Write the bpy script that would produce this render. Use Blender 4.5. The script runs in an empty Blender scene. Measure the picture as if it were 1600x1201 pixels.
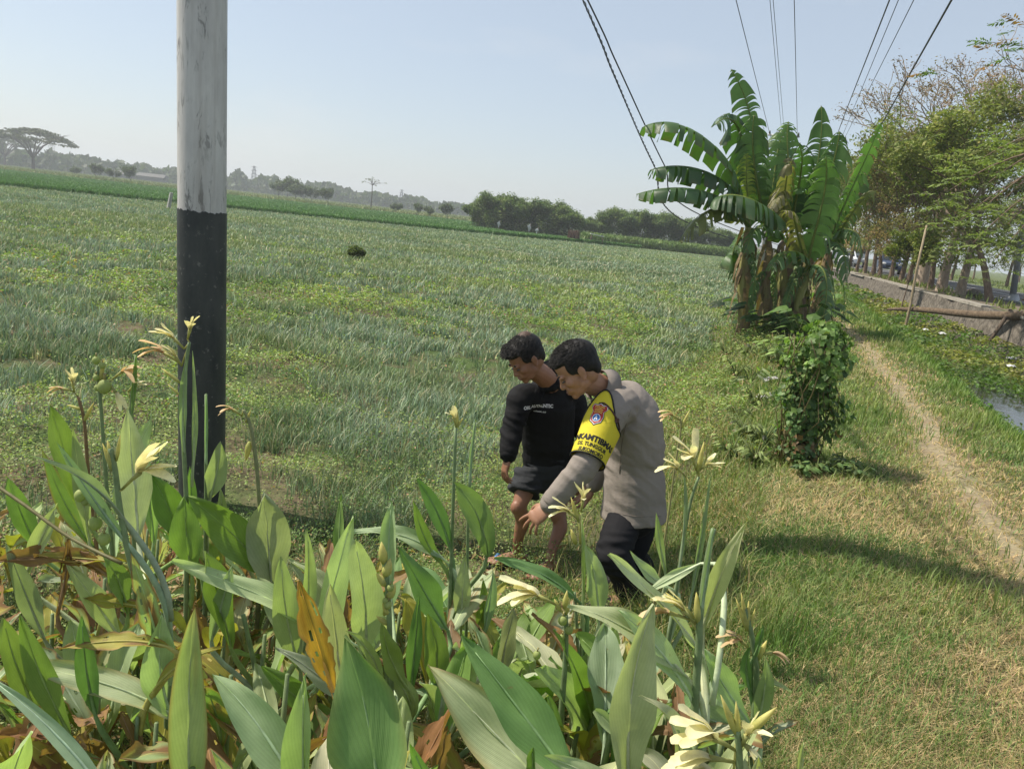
import bpy, bmesh, math, random
import numpy as np
from mathutils import Vector, Matrix, noise as mnoise
from math import sin, cos, pi, radians
RNG = np.random.default_rng(7)
random.seed(7)
S = bpy.context.scene
COL = S.collection
# ------------------------------------------------------------------ camera model
FPX = 1200.0; ROLL = radians(6.3); PITCH = radians(12.13); EYE = 2.25
_U0 = Vector((0, sin(PITCH), cos(PITCH))); CF = Vector((0, cos(PITCH), -sin(PITCH))); _R0 = Vector((1, 0, 0))
CR = cos(ROLL)*_R0 + sin(ROLL)*_U0
CU = cos(ROLL)*_U0 - sin(ROLL)*_R0
TH = radians(18.44)                      # heading of the foot path
def ray(x, y): return CF + ((x-800)/FPX)*CR - ((y-600.5)/FPX)*CU
def onz(x, y, z):
    d = ray(x, y); t = (z-EYE)/d.z
    return Vector((d.x*t, d.y*t, z))
def at(x, y, Y):
    d = ray(x, y); t = Y/d.y
    return Vector((d.x*t, Y, EYE+d.z*t))
def topx(P):
    q = Vector(P)-Vector((0, 0, EYE)); w = q.dot(CF)
    return (800+FPX*q.dot(CR)/w, 600.5-FPX*q.dot(CU)/w)
def uv_of(x, y): return (x*sin(TH)+y*cos(TH), x*cos(TH)-y*sin(TH))
def xy_of(u, v): return (u*sin(TH)+v*cos(TH), u*cos(TH)-v*sin(TH))
# wall / road frame
W0 = np.array([14.78, 25.2]); WA = radians(14.6)
WD = np.array([sin(WA), cos(WA)]); WN = np.array([cos(WA), -sin(WA)])
def wxy(s, w): return W0[0]+WD[0]*s+WN[0]*w, W0[1]+WD[1]*s+WN[1]*w
def sw_of(x, y):
    dx = x-W0[0]; dy = y-W0[1]
    return dx*WD[0]+dy*WD[1], dx*WN[0]+dy*WN[1]
ROADZ = 1.13
def sstep(a, b, x):
    t = np.clip((x-a)/(b-a), 0, 1); return t*t*(3-2*t)
# value noise (numpy, any shape)
_P = RNG.random((256, 256))
def vnoise(x, y, s=1.0, seed=0):
    x = np.asarray(x, float)/s+seed*17.3; y = np.asarray(y, float)/s+seed*9.1
    xi = np.floor(x).astype(int); yi = np.floor(y).astype(int); fx = x-xi; fy = y-yi
    fx = fx*fx*(3-2*fx); fy = fy*fy*(3-2*fy)
    a = _P[xi % 256, yi % 256]; b = _P[(xi+1) % 256, yi % 256]; c = _P[xi % 256, (yi+1) % 256]; d = _P[(xi+1) % 256, (yi+1) % 256]
    return (a*(1-fx)+b*fx)*(1-fy)+(c*(1-fx)+d*fx)*fy
def fbm(x, y, s=1.0, seed=0): return .5*vnoise(x, y, s, seed)+.3*vnoise(x, y, s*.45, seed+1)+.2*vnoise(x, y, s*.2, seed+2)
def canal_edge(u):
    return 2.72-0.012*np.clip(u-30, 0, 60)
def ground_h(x, y):
    x = np.asarray(x, float); y = np.asarray(y, float)
    u = x*sin(TH)+y*cos(TH); v = x*cos(TH)-y*sin(TH)
    near = np.interp(v, [-4.2, -2.6, -1.2, -.5, .25, .5], [0, .06, .22, .36, .62, .65])
    far = np.interp(v, [-1.7, -1.2, -.5, .1, .5], [0, .02, .40, .56, .65])
    k = sstep(6, 11, u); h = near*(1-k)+far*k
    ce = canal_edge(u)
    h = h-np.where(v > ce, 0, 0)
    c = sstep(ce-.35, ce+.45, v); h = h*(1-c)+(-.25)*c
    d = np.hypot(x, y)
    fade = np.clip(1-d/60, 0, 1)
    h = h+(fbm(x, y, .9, 3)-.5)*.07*fade
    # crop beds in the field
    bed = np.cos((u*1.0)*2*pi/1.6+fbm(x, y, 3, 8)*1.5)*.05*fade*(1-sstep(-2.6, -1.3, v))
    return h+bed
def gh(x, y): return float(ground_h(x, y))
def ground_at(x, y):
    d = ray(x, y); lo = .3
    t = lo
    for i in range(4000):
        P = (d.x*t, d.y*t, EYE+d.z*t)
        if P[2] <= gh(P[0], P[1]): return Vector(P)
        t += max(.02, (P[2]-gh(P[0], P[1]))*.2)
    return Vector(P)
# ------------------------------------------------------------------ linking helpers
def tag(o, label=None, cat=None, group=None, kind=None):
    if label: o['label'] = label
    if cat: o['category'] = cat
    if group: o['group'] = group
    if kind: o['kind'] = kind
    return o
def empty(name, loc=(0, 0, 0), label=None, cat=None, group=None, rz=0):
    o = bpy.data.objects.new(name, None); COL.objects.link(o); o.location = loc; o.rotation_euler = (0, 0, rz)
    o.empty_display_size = .1
    return tag(o, label, cat, group)
def link_mesh(name, me, mat=None, parent=None, world=True):
    o = bpy.data.objects.new(name, me); COL.objects.link(o)
    if mat is not None:
        me.materials.clear()
        for m in (mat if isinstance(mat, (list, tuple)) else [mat]): me.materials.append(m)
    if parent is not None:
        o.parent = parent
        if world:     # mesh data are in world space: shift into the parent's frame
            M = Matrix.Translation(parent_world(parent))
            me.transform(M.inverted())
    return o
def parent_world(p):
    t = Vector((0, 0, 0))
    while p is not None:
        t = t+Vector(p.location); p = p.parent
    return t
class MB:
    """collects verts/faces (+uv, +colour)"""
    def __init__(s): s.v = []; s.f = []; s.uv = []; s.c = []; s.m = []
    def add(s, verts, faces, uv=None, col=None, mi=0):
        n = len(s.v); s.v += [tuple(p) for p in verts]
        s.f += [tuple(i+n for i in f) for f in faces]
        s.uv += (uv if uv is not None else [(0, 0)]*len(verts))
        if col is None: col = (1, 1, 1)
        s.c += (col if isinstance(col, list) else [tuple(col)]*len(verts)); s.m += [mi]*len(faces)
        return s
    def tube(s, pts, rad, n=8, col=None, cap=True, flat=1.0, upv=None, mi=0):
        pts = [Vector(p) for p in pts]; k = len(pts)
        if not isinstance(rad, (list, tuple)): rad = [rad]*k
        vs = []; uvs = []; U = None; L = 0
        for i, p in enumerate(pts):
            t = (pts[min(i+1, k-1)]-pts[max(i-1, 0)])
            t = t.normalized() if t.length > 1e-9 else Vector((0, 0, 1))
            if U is None:
                a = Vector(upv) if upv is not None else (Vector((1, 0, 0)) if abs(t.x) < .8 else Vector((0, 1, 0)))
            else: a = U
            U = (a-t*a.dot(t)).normalized(); V = t.cross(U)
            if i: L += (pts[i]-pts[i-1]).length
            ra = rad[i]; ra, rb = ra if isinstance(ra, tuple) else (ra, ra*flat)
            for j in range(n):
                w = 2*pi*j/n; vs.append(p+U*(cos(w)*ra)+V*(sin(w)*rb)); uvs.append((j/n, L))
        fs = [(i*n+j, i*n+(j+1) % n, (i+1)*n+(j+1) % n, (i+1)*n+j) for i in range(k-1) for j in range(n)]
        if cap: fs += [tuple(range(n-1, -1, -1)), tuple(range((k-1)*n, k*n))]
        return s.add(vs, fs, uvs, col, mi)
    def box(s, c, size, col=None, rot=None, mi=0, taper=1.0):
        hx, hy, hz = size[0]/2, size[1]/2, size[2]/2; c = Vector(c)
        vs = []
        for z in (-1, 1):
            k = taper if z > 0 else 1
            for x, y in ((-1, -1), (1, -1), (1, 1), (-1, 1)):
                q = Vector((x*hx*k, y*hy*k, z*hz))
                if rot is not None: q = rot @ q
                vs.append(c+q)
        return s.add(vs, [(3, 2, 1, 0), (4, 5, 6, 7), (0, 1, 5, 4), (1, 2, 6, 5), (2, 3, 7, 6), (3, 0, 4, 7)], None, col, mi)
    def ball(s, c, r, rot=None, n=12, m=8, col=None, mi=0):
        r = r if isinstance(r, (tuple, list)) else (r, r, r); c = Vector(c); vs = []
        for i in range(m+1):
            a = pi*i/m
            for j in range(n):
                b = 2*pi*j/n; q = Vector((sin(a)*cos(b)*r[0], sin(a)*sin(b)*r[1], cos(a)*r[2]))
                if rot is not None: q = rot @ q
                vs.append(c+q)
        fs = [(i*n+j, (i+1)*n+j, (i+1)*n+(j+1) % n, i*n+(j+1) % n) for i in range(m) for j in range(n)]
        return s.add(vs, fs, None, col, mi)
    def mesh(s, name, smooth=True):
        me = bpy.data.meshes.new(name); me.from_pydata(s.v, [], s.f)
        uvl = me.uv_layers.new(name='UVMap'); n = len(me.loops)
        li = np.empty(n, np.int32); me.loops.foreach_get('vertex_index', li)
        uvl.data.foreach_set('uv', np.array(s.uv, np.float32)[li].ravel())
        ca = me.color_attributes.new('Col', 'FLOAT_COLOR', 'POINT')
        c = np.ones((len(s.v), 4), np.float32); c[:, :3] = np.array(s.c, np.float32)[:, :3]; ca.data.foreach_set('color', c.ravel())
        me.polygons.foreach_set('material_index', np.array(s.m, np.int32))
        me.polygons.foreach_set('use_smooth', np.full(len(me.polygons), smooth))
        me.update(); return me
    def build(s, name, mat, parent=None, smooth=True):
        return link_mesh(name, s.mesh(name, smooth), mat, parent)
def np_mesh(name, V, F, C=None, smooth=False):
    """V (n,3), F (m,k) constant k, C (n,3)"""
    me = bpy.data.meshes.new(name); V = np.asarray(V, np.float32); F = np.asarray(F, np.int32); m, k = F.shape
    me.vertices.add(len(V)); me.vertices.foreach_set('co', V.ravel())
    me.loops.add(m*k); me.loops.foreach_set('vertex_index', F.ravel())
    me.polygons.add(m); me.polygons.foreach_set('loop_start', np.arange(0, m*k, k, dtype=np.int32))
    if smooth: me.polygons.foreach_set('use_smooth', np.ones(m, bool))
    if C is not None:
        ca = me.color_attributes.new('Col', 'FLOAT_COLOR', 'POINT')
        c = np.ones((len(V), 4), np.float32); c[:, :3] = C; ca.data.foreach_set('color', c.ravel())
    me.update(calc_edges=True); return me
def blades(P, hgt, wid, lean, col, tipcol=None, rng=RNG):
    """grass blades: P (n,3); hgt,wid (n,); lean (n,) horizontal reach; 5 verts, 3 tris each"""
    n = len(P); a = rng.random(n)*2*pi; b = a+pi/2+rng.normal(0, .5, n)
    W = np.stack([np.cos(a), np.sin(a), np.zeros(n)], 1)*(wid/2)[:, None]
    L = np.stack([np.cos(b), np.sin(b), np.zeros(n)], 1)*lean[:, None]
    Z = np.zeros((n, 3)); Z[:, 2] = hgt
    v = np.empty((n, 5, 3)); v[:, 0] = P-W; v[:, 1] = P+W; M = P+L*.3+Z*.6
    v[:, 2] = M-W*.8; v[:, 3] = M+W*.8; v[:, 4] = P+L+Z
    i = np.arange(n)[:, None, None]*5; F = np.array([[0, 1, 3], [0, 3, 2], [2, 3, 4]])[None]+i
    c = np.repeat(col[:, None, :], 5, 1)
    if tipcol is not None: c[:, 4] = tipcol; c[:, 2:4] = .6*c[:, 2:4]+.4*tipcol[:, None]
    return v.reshape(-1, 3), F.reshape(-1, 3), c.reshape(-1, 3)
def cards(P, size, nrm, col, asp=.6, rng=RNG, fold=.25):
    """small leaves: rhombic, folded on the midrib: 4 verts, 2 tris"""
    n = len(P); nrm = nrm/np.linalg.norm(nrm, axis=1, keepdims=True)
    r = rng.normal(size=(n, 3)); T = np.cross(nrm, r); T /= np.linalg.norm(T, axis=1, keepdims=True)+1e-9; B = np.cross(nrm, T)
    s = size[:, None]; v = np.empty((n, 4, 3))
    v[:, 0] = P-T*s*.5; v[:, 2] = P+T*s*.5
    v[:, 1] = P+B*s*.5*asp+nrm*s*fold*.3-T*s*.08; v[:, 3] = P-B*s*.5*asp+nrm*s*fold*.3-T*s*.08
    i = np.arange(n)[:, None, None]*4; F = np.array([[0, 1, 2], [0, 2, 3]])[None]+i
    return v.reshape(-1, 3), F.reshape(-1, 3), np.repeat(col[:, None, :], 4, 1).reshape(-1, 3)
def merge(parts):
    V = []; F = []; C = []; n = 0
    for v, f, c in parts: V.append(v); F.append(f+n); C.append(c); n += len(v)
    return np.concatenate(V), np.concatenate(F), np.concatenate(C)
def mixc(a, b, t): t = np.asarray(t)[:, None]; return np.asarray(a)*(1-t)+np.asarray(b)*t
# ------------------------------------------------------------------ materials
class NT:
    def __init__(s, name):
        s.mat = bpy.data.materials.new(name); s.mat.use_nodes = True; s.t = s.mat.node_tree; s.t.nodes.clear()
        s.out = s.n('ShaderNodeOutputMaterial')
    def n(s, ty, **kw):
        x = s.t.nodes.new(ty)
        for k, v in kw.items():
            if k.startswith('_'): x.inputs[k[1:].replace('_', ' ')].default_value = v
            else: setattr(x, k, v)
        return x
    def l(s, a, b): s.t.links.new(a, b)
    def ramp(s, src, stops):
        r = s.n('ShaderNodeValToRGB'); e = r.color_ramp.elements
        while len(e) < len(stops): e.new(.5)
        for k, (p, c) in enumerate(stops): e[k].position = p; e[k].color = (*c, 1) if len(c) == 3 else c
        s.l(src, r.inputs[0]); return r.outputs[0]
    def noise(s, scale, detail=4, rough=.6, vec=None, dist=0):
        x = s.n('ShaderNodeTexNoise'); x.inputs['Scale'].default_value = scale; x.inputs['Detail'].default_value = detail
        x.inputs['Roughness'].default_value = rough; x.inputs['Distortion'].default_value = dist
        if vec is not None: s.l(vec, x.inputs['Vector'])
        return x.outputs['Fac']
    def mix(s, f, a, b, mode='MIX'):
        m = s.n('ShaderNodeMix', data_type='RGBA', blend_type=mode)
        for sock, val in ((m.inputs[0], f), (m.inputs[6], a), (m.inputs[7], b)):
            if isinstance(val, (int, float)): sock.default_value = val
            elif isinstance(val, tuple): sock.default_value = (*val, 1) if len(val) == 3 else val
            else: s.l(val, sock)
        return m.outputs[2]
    def math(s, op, a, b=0):
        m = s.n('ShaderNodeMath', operation=op)
        for sock, val in ((m.inputs[0], a), (m.inputs[1], b)):
            if isinstance(val, (int, float)): sock.default_value = val
            else: s.l(val, sock)
        return m.outputs[0]
    def coords(s, kind='Object'): return s.n('ShaderNodeTexCoord').outputs[kind]
    def geo(s): return s.n('ShaderNodeNewGeometry').outputs['Position']
    def map(s, vec, scale=(1, 1, 1), rot=(0, 0, 0)):
        m = s.n('ShaderNodeMapping'); m.inputs['Scale'].default_value = scale; m.inputs['Rotation'].default_value = rot
        s.l(vec, m.inputs['Vector']); return m.outputs[0]
    def pr(s, col, rough=.6, spec=.4, metal=0, bump=None, bs=.3, bd=.01, sheen=0):
        p = s.n('ShaderNodeBsdfPrincipled')
        if isinstance(col, tuple): p.inputs['Base Color'].default_value = (*col, 1)
        else: s.l(col, p.inputs['Base Color'])
        if isinstance(rough, (int, float)): p.inputs['Roughness'].default_value = rough
        else: s.l(rough, p.inputs['Roughness'])
        p.inputs['Specular IOR Level'].default_value = spec; p.inputs['Metallic'].default_value = metal
        if sheen: p.inputs['Sheen Weight'].default_value = sheen
        if bump is not None:
            b = s.n('ShaderNodeBump'); b.inputs['Strength'].default_value = bs; b.inputs['Distance'].default_value = bd
            s.l(bump, b.inputs['Height']); s.l(b.outputs[0], p.inputs['Normal'])
        return p.outputs[0]
    def done(s, sh): s.l(sh, s.out.inputs['Surface']); return s.mat
    def trans(s, sh, col, f):
        t = s.n('ShaderNodeBsdfTranslucent')
        if isinstance(col, tuple): t.inputs[0].default_value = (*col, 1)
        else: s.l(col, t.inputs[0])
        m = s.n('ShaderNodeMixShader'); m.inputs[0].default_value = f
        s.l(sh, m.inputs[1]); s.l(t.outputs[0], m.inputs[2]); return m.outputs[0]
def m_noise(name, c1, c2, scale=8, rough=.7, spec=.3, bs=.3, bd=.01, stops=None, aniso=(1, 1, 1), detail=5, metal=0, sheen=0):
    t = NT(name); v = t.map(t.coords(), aniso); f = t.noise(scale, detail, .6, v)
    c = t.ramp(f, stops or [(.3, c1), (.7, c2)])
    return t.done(t.pr(c, rough, spec, metal, f, bs, bd, sheen))
def m_leafcol(name, rough=.5, spec=.35, tr=.3, trgain=(1.5, 1.7, .7), tint=(1.06, 1.03, .92)):
    """leaf material: colour from the leaf's own attribute"""
    t = NT(name); a = t.n('ShaderNodeAttribute', attribute_name='Col').outputs['Color']
    n = t.noise(30, 3, .6, t.coords()); v = t.ramp(n, [(.3, tuple(.78*k for k in tint)), (.7, tuple(1.22*k for k in tint))])
    c = t.mix(1.0, a, v, 'MULTIPLY'); tc = t.mix(1.0, c, trgain, 'MULTIPLY')
    return t.done(t.trans(t.pr(c, rough, spec), tc, tr))
M = {}
M['leaf'] = m_leafcol('leaf_small', .5, .3, .3)
M['grass'] = m_leafcol('grass_blade', .55, .3, .25)
M['crop'] = m_leafcol('crop_blade', .5, .35, .15, (1.2, 1.3, 1.0))
M['farleaf'] = m_leafcol('tree_leaf', .6, .2, .25, (1.3, 1.5, .6))
M['bark_pale'] = m_noise('bark_pale', (.22, .17, .13), (.42, .34, .26), 6, .9, .1, .8, .03, aniso=(3, 3, .6))
M['bark'] = m_noise('bark', (.10, .07, .05), (.24, .18, .13), 6, .9, .1, .8, .03, aniso=(3, 3, .6))
M['bark_dark'] = m_noise('bark_dark', (.05, .04, .03), (.13, .10, .075), 6, .9, .1, .8, .03, aniso=(3, 3, .6))
M['wire'] = m_noise('wire_black', (.01, .01, .011), (.02, .02, .022), 30, .5, .4)
def dense(pts, rad, n=4):
    """smooth interpolation of joints"""
    P, R = [], []; R0 = [(r if isinstance(r, tuple) else (r, r)) for r in rad]; pts = [Vector(p) for p in pts]; k = len(pts)
    for i in range(k-1):
        p0, p1, p2, p3 = pts[max(i-1, 0)], pts[i], pts[i+1], pts[min(i+2, k-1)]
        for j in range(n):
            t = j/n; P.append(.5*((2*p1)+(p2-p0)*t+(2*p0-5*p1+4*p2-p3)*t*t+(3*p1-p0-3*p2+p3)*t**3))
            s = t*t*(3-2*t); R.append((R0[i][0]*(1-s)+R0[i+1][0]*s, R0[i][1]*(1-s)+R0[i+1][1]*s))
    P.append(pts[-1]); R.append(R0[-1]); return P, R
# ================================================================== SETTING
def m_ground():
    t = NT('ground_soil_grass'); p = t.geo()
    n1 = t.noise(.8, 6, .65, p); n2 = t.noise(9, 5, .7, p); n3 = t.noise(.05, 4, .6, p)
    soil = t.ramp(n2, [(.25, (.055, .042, .028)), (.5, (.12, .095, .06)), (.8, (.2, .16, .10))])
    grn = t.ramp(n2, [(.25, (.035, .055, .02)), (.6, (.08, .12, .04)), (.85, (.13, .16, .06))])
    c = t.mix(t.ramp(n1, [(.38, (0, 0, 0)), (.58, (1, 1, 1))]), soil, grn)
    far = t.ramp(n3, [(.3, (.085, .13, .045)), (.7, (.12, .16, .07))])
    rv = t.n('ShaderNodeVectorRotate', rotation_type='Z_AXIS'); rv.inputs['Angle'].default_value = TH; t.l(p, rv.inputs['Vector']); sx = t.n('ShaderNodeSeparateXYZ'); t.l(rv.outputs[0], sx.inputs[0])
    fr = t.n('ShaderNodeFloatCurve'); cu = fr.mapping.curves[0]; ks = [(0, 2.0), (3, 1.85), (5.8, 1.5), (9.5, 1.62), (15.6, 1.59), (24, 1.2), (40, 1.0)]
    cu.points[0].location = (0, .5); cu.points[1].location = (1, .25)
    for a_, b_ in ks[1:-1]: cu.points.new(a_/40, b_/4)
    fr.mapping.update(); t.l(t.math('DIVIDE', sx.outputs[1], 40.0), fr.inputs['Value'])
    dv = t.math('ABSOLUTE', t.math('SUBTRACT', t.math('SUBTRACT', sx.outputs[0], t.math('MULTIPLY', fr.outputs[0], 4.0)), t.math('MULTIPLY', t.math('SUBTRACT', n2, .5), .5)))
    c = t.mix(t.ramp(dv, [(.0, (.62, .62, .62)), (.20, (.3, .3, .3)), (.42, (0, 0, 0))]), c, t.ramp(n2, [(.3, (.30, .235, .15)), (.7, (.50, .41, .28))]))
    d = t.n('ShaderNodeVectorMath', operation='LENGTH'); t.l(p, d.inputs[0])
    k = t.n('ShaderNodeMapRange'); k.inputs[1].default_value = 15; k.inputs[2].default_value = 70; t.l(d.outputs['Value'], k.inputs[0])
    c = t.mix(k.outputs[0], c, far)
    return t.done(t.pr(c, .95, .1, bump=n2, bs=.6, bd=.03))
M['ground'] = m_ground()
def ground():
    us = np.concatenate([np.arange(-6, 30, .16), np.geomspace(30, 3000, 90)])
    vs = np.concatenate([-np.geomspace(3000, 8, 70), np.arange(-7.9, 6.2, .12), np.geomspace(6.3, 40, 12)])
    U, Vv = np.meshgrid(us, vs, indexing='ij'); X = U*sin(TH)+Vv*cos(TH); Y = U*cos(TH)-Vv*sin(TH); Z = ground_h(X, Y)
    # land far to the right of the wall lies under the road embankment
    n, m = U.shape; V = np.stack([X, Y, Z], -1).reshape(-1, 3)
    i = np.arange(n-1)[:, None]*m+np.arange(m-1)[None]; F = np.stack([i, i+m, i+m+1, i+1], -1).reshape(-1, 4)[:, ::-1]
    o = link_mesh('ground', np_mesh('ground', V, F, None, True), M['ground']); tag(o, kind='structure')
ground()
def strip(name, mat, s0, s1, w0, w1, z, ns=60, kind='structure', seed=1, rag=0.0):
    mb = MB(); vs = []
    for i in range(ns+1):
        s = s0+(s1-s0)*(i/ns)**1.6
        for w in (w0, w1):
            ww = w+rag*(mnoise.noise(Vector((s*.7, w, seed))))
            x, y = wxy(s, ww); vs.append((x, y, z))
    mb.add(vs, [(2*i, 2*i+1, 2*i+3, 2*i+2) for i in range(ns)])
    o = mb.build(name, mat, None, False); tag(o, kind=kind); return o
M['verge'] = m_noise('verge_soil', (.10, .085, .06), (.22, .18, .13), 1.5, .95, .1, .5, .03)
M['land'] = m_noise('far_land', (.08, .11, .045), (.15, .17, .08), .4, .95, .1)
def m_asphalt():
    t = NT('asphalt'); p = t.geo(); n = t.noise(60, 4, .7, p); b = t.noise(.5, 4, .6, p)
    c = t.mix(t.ramp(b, [(.35, (0, 0, 0)), (.7, (1, 1, 1))]), t.ramp(n, [(.3, (.04, .04, .042)), (.8, (.075, .075, .077))]), (.095, .092, .085))
    return t.done(t.pr(c, .8, .3, bump=n, bs=.3, bd=.004))
M['asphalt'] = m_asphalt()
M['paint'] = m_noise('road_paint', (.55, .55, .52), (.75, .75, .72), 12, .7)
# road embankment (a solid block behind the retaining wall)
mb = MB(); S0, S1 = -40, 900
q = [wxy(S0, .3), wxy(S1, .3), wxy(S1, 900), wxy(S0, 900)]
mb.add([(*a, -.6) for a in q]+[(*a, ROADZ) for a in q], [(3, 2, 1, 0), (4, 5, 6, 7), (0, 1, 5, 4), (1, 2, 6, 5), (2, 3, 7, 6), (3, 0, 4, 7)])
tag(mb.build('roadside_land', M['land'], None, False), kind='structure')
strip('road_verge', M['verge'], -40, 500, .35, 3.6, ROADZ+.004)
strip('road', M['asphalt'], -40, 700, 3.0, 9.6, ROADZ+.010, rag=.25)
strip('road_edge_line', M['paint'], -40, 500, 3.7, 3.82, ROADZ+.014)
strip('road_far_edge_line', M['paint'], -40, 500, 8.9, 9.02, ROADZ+.014)
mb = MB()
for i in range(40):
    s = -30+i*6; a = wxy(s, 6.3); b = wxy(s, 6.42); c = wxy(s+3, 6.42); d = wxy(s+3, 6.3)
    mb.add([(*k, ROADZ+.014) for k in (a, b, c, d)], [(3, 2, 1, 0)])
tag(mb.build('road_centre_line', M['paint'], None, False), kind='structure')
# canal water
def m_water():
    t = NT('canal_water'); p = t.geo(); n = t.noise(7, 4, .6, t.map(p, (1, .5, 1)))
    return t.done(t.pr((.035, .035, .028), .07, .5, bump=n, bs=.25, bd=.02))
mb = MB(); a, b = wxy(-40, .1), wxy(300, .1); c, d = xy_of(300, -1.0), xy_of(-12, 2.4)
mb.add([(*a, .06), (*b, .06), (*c, .06), (*d, .06)], [(0, 1, 2, 3)])
tag(mb.build('canal_water', m_water(), None, False), kind='structure')
# retaining wall of mortared stone
def m_stone():
    t = NT('mortared_stone'); p = t.geo(); w = t.n('ShaderNodeTexVoronoi', feature='DISTANCE_TO_EDGE'); w.inputs['Scale'].default_value = 3.2
    nn = t.noise(6, 5, .7, p); wv = t.n('ShaderNodeVectorMath', operation='ADD'); t.l(p, wv.inputs[0])
    sc = t.n('ShaderNodeVectorMath', operation='SCALE'); sc.inputs['Scale'].default_value = .25
    nc = t.n('ShaderNodeTexNoise'); nc.inputs['Scale'].default_value = 3; t.l(p, nc.inputs['Vector']); t.l(nc.outputs['Color'], sc.inputs[0]); t.l(sc.outputs[0], wv.inputs[1])
    t.l(wv.outputs[0], w.inputs['Vector'])
    e = t.ramp(w.outputs['Distance'], [(.0, (.55, .55, .55)), (.12, (1, 1, 1))])
    base = t.ramp(nn, [(.25, (.09, .08, .062)), (.5, (.16, .14, .115)), (.8, (.25, .22, .18))])
    c = t.mix(1.0, base, e, 'MULTIPLY')
    return t.done(t.pr(c, .9, .2, bump=t.math('ADD', w.outputs['Distance'], t.math('MULTIPLY', nn, .3)), bs=.8, bd=.06))
M['stone'] = m_stone()
M['capping'] = m_noise('cement_capping', (.21, .19, .155), (.36, .33, .28), 5, .85, .2, .4, .01)
wall = empty('retaining_wall', (*wxy(10, .2), 0), 'long low rubble stone wall holding the roadside above the canal', 'wall')
mb = MB(); vs = []; ns = 160
for i in range(ns+1):
    s = -30+(i/ns)**1.5*250
    for w, z in ((.35, ROADZ-.02), (.02, ROADZ-.04), (-.02, .7), (-.22, -.6), (.35, -.6)):
        k = mnoise.noise(Vector((s*1.3, z*3, 2)))*.05
        zz = z+(mnoise.noise(Vector((s*.9, 7, 3)))*.05-(.10 if 3 < s % 17 < 4.2 else 0) if z > 1 else 0)
        x, y = wxy(s, w+k); vs.append((x, y, zz))
mb.add(vs, [(5*i+j, 5*i+j+1, 5*i+5+j+1, 5*i+5+j) for i in range(ns) for j in range(4)])
mb.build('wall_body', M['stone'], wall, False)
mb = MB(); s = -30
while s < 200:
    L = random.uniform(2.2, 5)
    if random.random() > .16:
        o_ = random.uniform(-.09, .05); a = [wxy(s+.02, o_), wxy(s+L-.03, o_+random.uniform(-.05, .05)), wxy(s+L-.05, .45), wxy(s+.05, .45)]
        z0 = ROADZ-.05+random.uniform(-.02, .0); z1 = ROADZ+.02+random.uniform(-.03, .03)
        mb.add([(*k, z0) for k in a]+[(*k, z1) for k in a], [(3, 2, 1, 0), (4, 5, 6, 7), (0, 1, 5, 4), (1, 2, 6, 5), (2, 3, 7, 6), (3, 0, 4, 7)])
    s += L
mb.build('capping', M['capping'], wall, False)
# ------------------------------------------------------------------ crops and grasses (stuff)
def polar(n, d0, d1, a0, a1, rng=RNG, power=0.0):
    t = rng.random(n); d = d0*(d1/d0)**t
    a = radians(a0)+(radians(a1)-radians(a0))*rng.random(n)
    return d*np.sin(a), d*np.cos(a), d
def with_z(x, y): return np.stack([x, y, ground_h(x, y)], 1)
def hcol(n, base, sd=.18, rng=RNG): return np.array(base)[None]*(1+rng.normal(0, sd, (n, 1)))*(1+rng.normal(0, .06, (n, 3)))
def cl(c): return np.clip(c, .005, .9)
# onion field: tufts of upright tubular leaves
def field_end(x): return np.interp(x, [-130, -51.5, -9.7, 9.5, 34.], [40, 75.7, 94.2, 108., 119.])
def bank_edge(u): return np.interp(u, [0, 4, 7, 12, 40], [-2.3, -1.75, -1.35, -1.2, -1.25])+.25*np.sin(u*.9)
def weediness(x, y, u, d):
    bedph = np.cos(u*2*pi/1.6+fbm(x, y, 3, 8)*1.5)
    return fbm(x, y, 2.6, 21)+.13*sstep(13, 6, d)-.03*bedph
NT_ = 78000
x, y, d = polar(NT_, 3.0, 112, -44, 30); u, v = uv_of(x, y)
lineY = np.interp(x, [-40, -7.4, 11.7, 20], [68.5, 58.3, 43, 37]); onl = (np.abs(y-lineY) < .45) & (x > -14)
wd = weediness(x, y, u, d); wm = sstep(.47, .56, wd)*sstep(34, 16, d)
bare = fbm(x, y, 1.1, 33)
keep = (v < bank_edge(u)-.1) & (y < field_end(x)-1) & ~onl & (RNG.random(NT_) < (1-.93*wm)*np.where((d < 16) & (bare < .40), .12, 1)*(1-.45*sstep(11, 6, d)))
x, y, d = x[keep], y[keep], d[keep]
row = np.round(x*sin(TH)*0+y/.17)  # loose rows
nb = 7; X = np.repeat(x, nb); Y = np.repeat(y, nb); Dd = np.repeat(d, nb); n = len(X)
spr = np.clip(.02+Dd*.0016, .02, .12)
X = X+RNG.normal(0, 1, n)*spr; Y = Y+RNG.normal(0, 1, n)*spr; P = with_z(X, Y)
th = np.repeat(RNG.uniform(.75, 1.15, len(x)), nb)
h = (.10+.13*RNG.random(n))*th*(1-.22*sstep(12, 5, Dd)); w = np.clip(Dd*.0012, .0045, .05)
g = hcol(n, (.155, .235, .125), .2); bl = hcol(n, (.235, .325, .235), .2); yl = hcol(n, (.27, .34, .10), .2); dry = hcol(n, (.46, .42, .27), .2)
k = sstep(.32, .54, fbm(X, Y, 2.3, 50)); c = mixc(g, bl, k); yk = sstep(.50, .68, fbm(X, Y, 5, 61)); c = mixc(c, yl, yk*.55*sstep(7, 15, Dd))
dm = RNG.random(n) < .08; c[dm] = dry[dm]; tip = mixc(c, hcol(n, (.44, .44, .28), .2), (RNG.random(n) < .35)*.6)
V, F, C = blades(P, h, w, h*RNG.uniform(.05, .9, n), cl(c), cl(tip))
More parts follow.
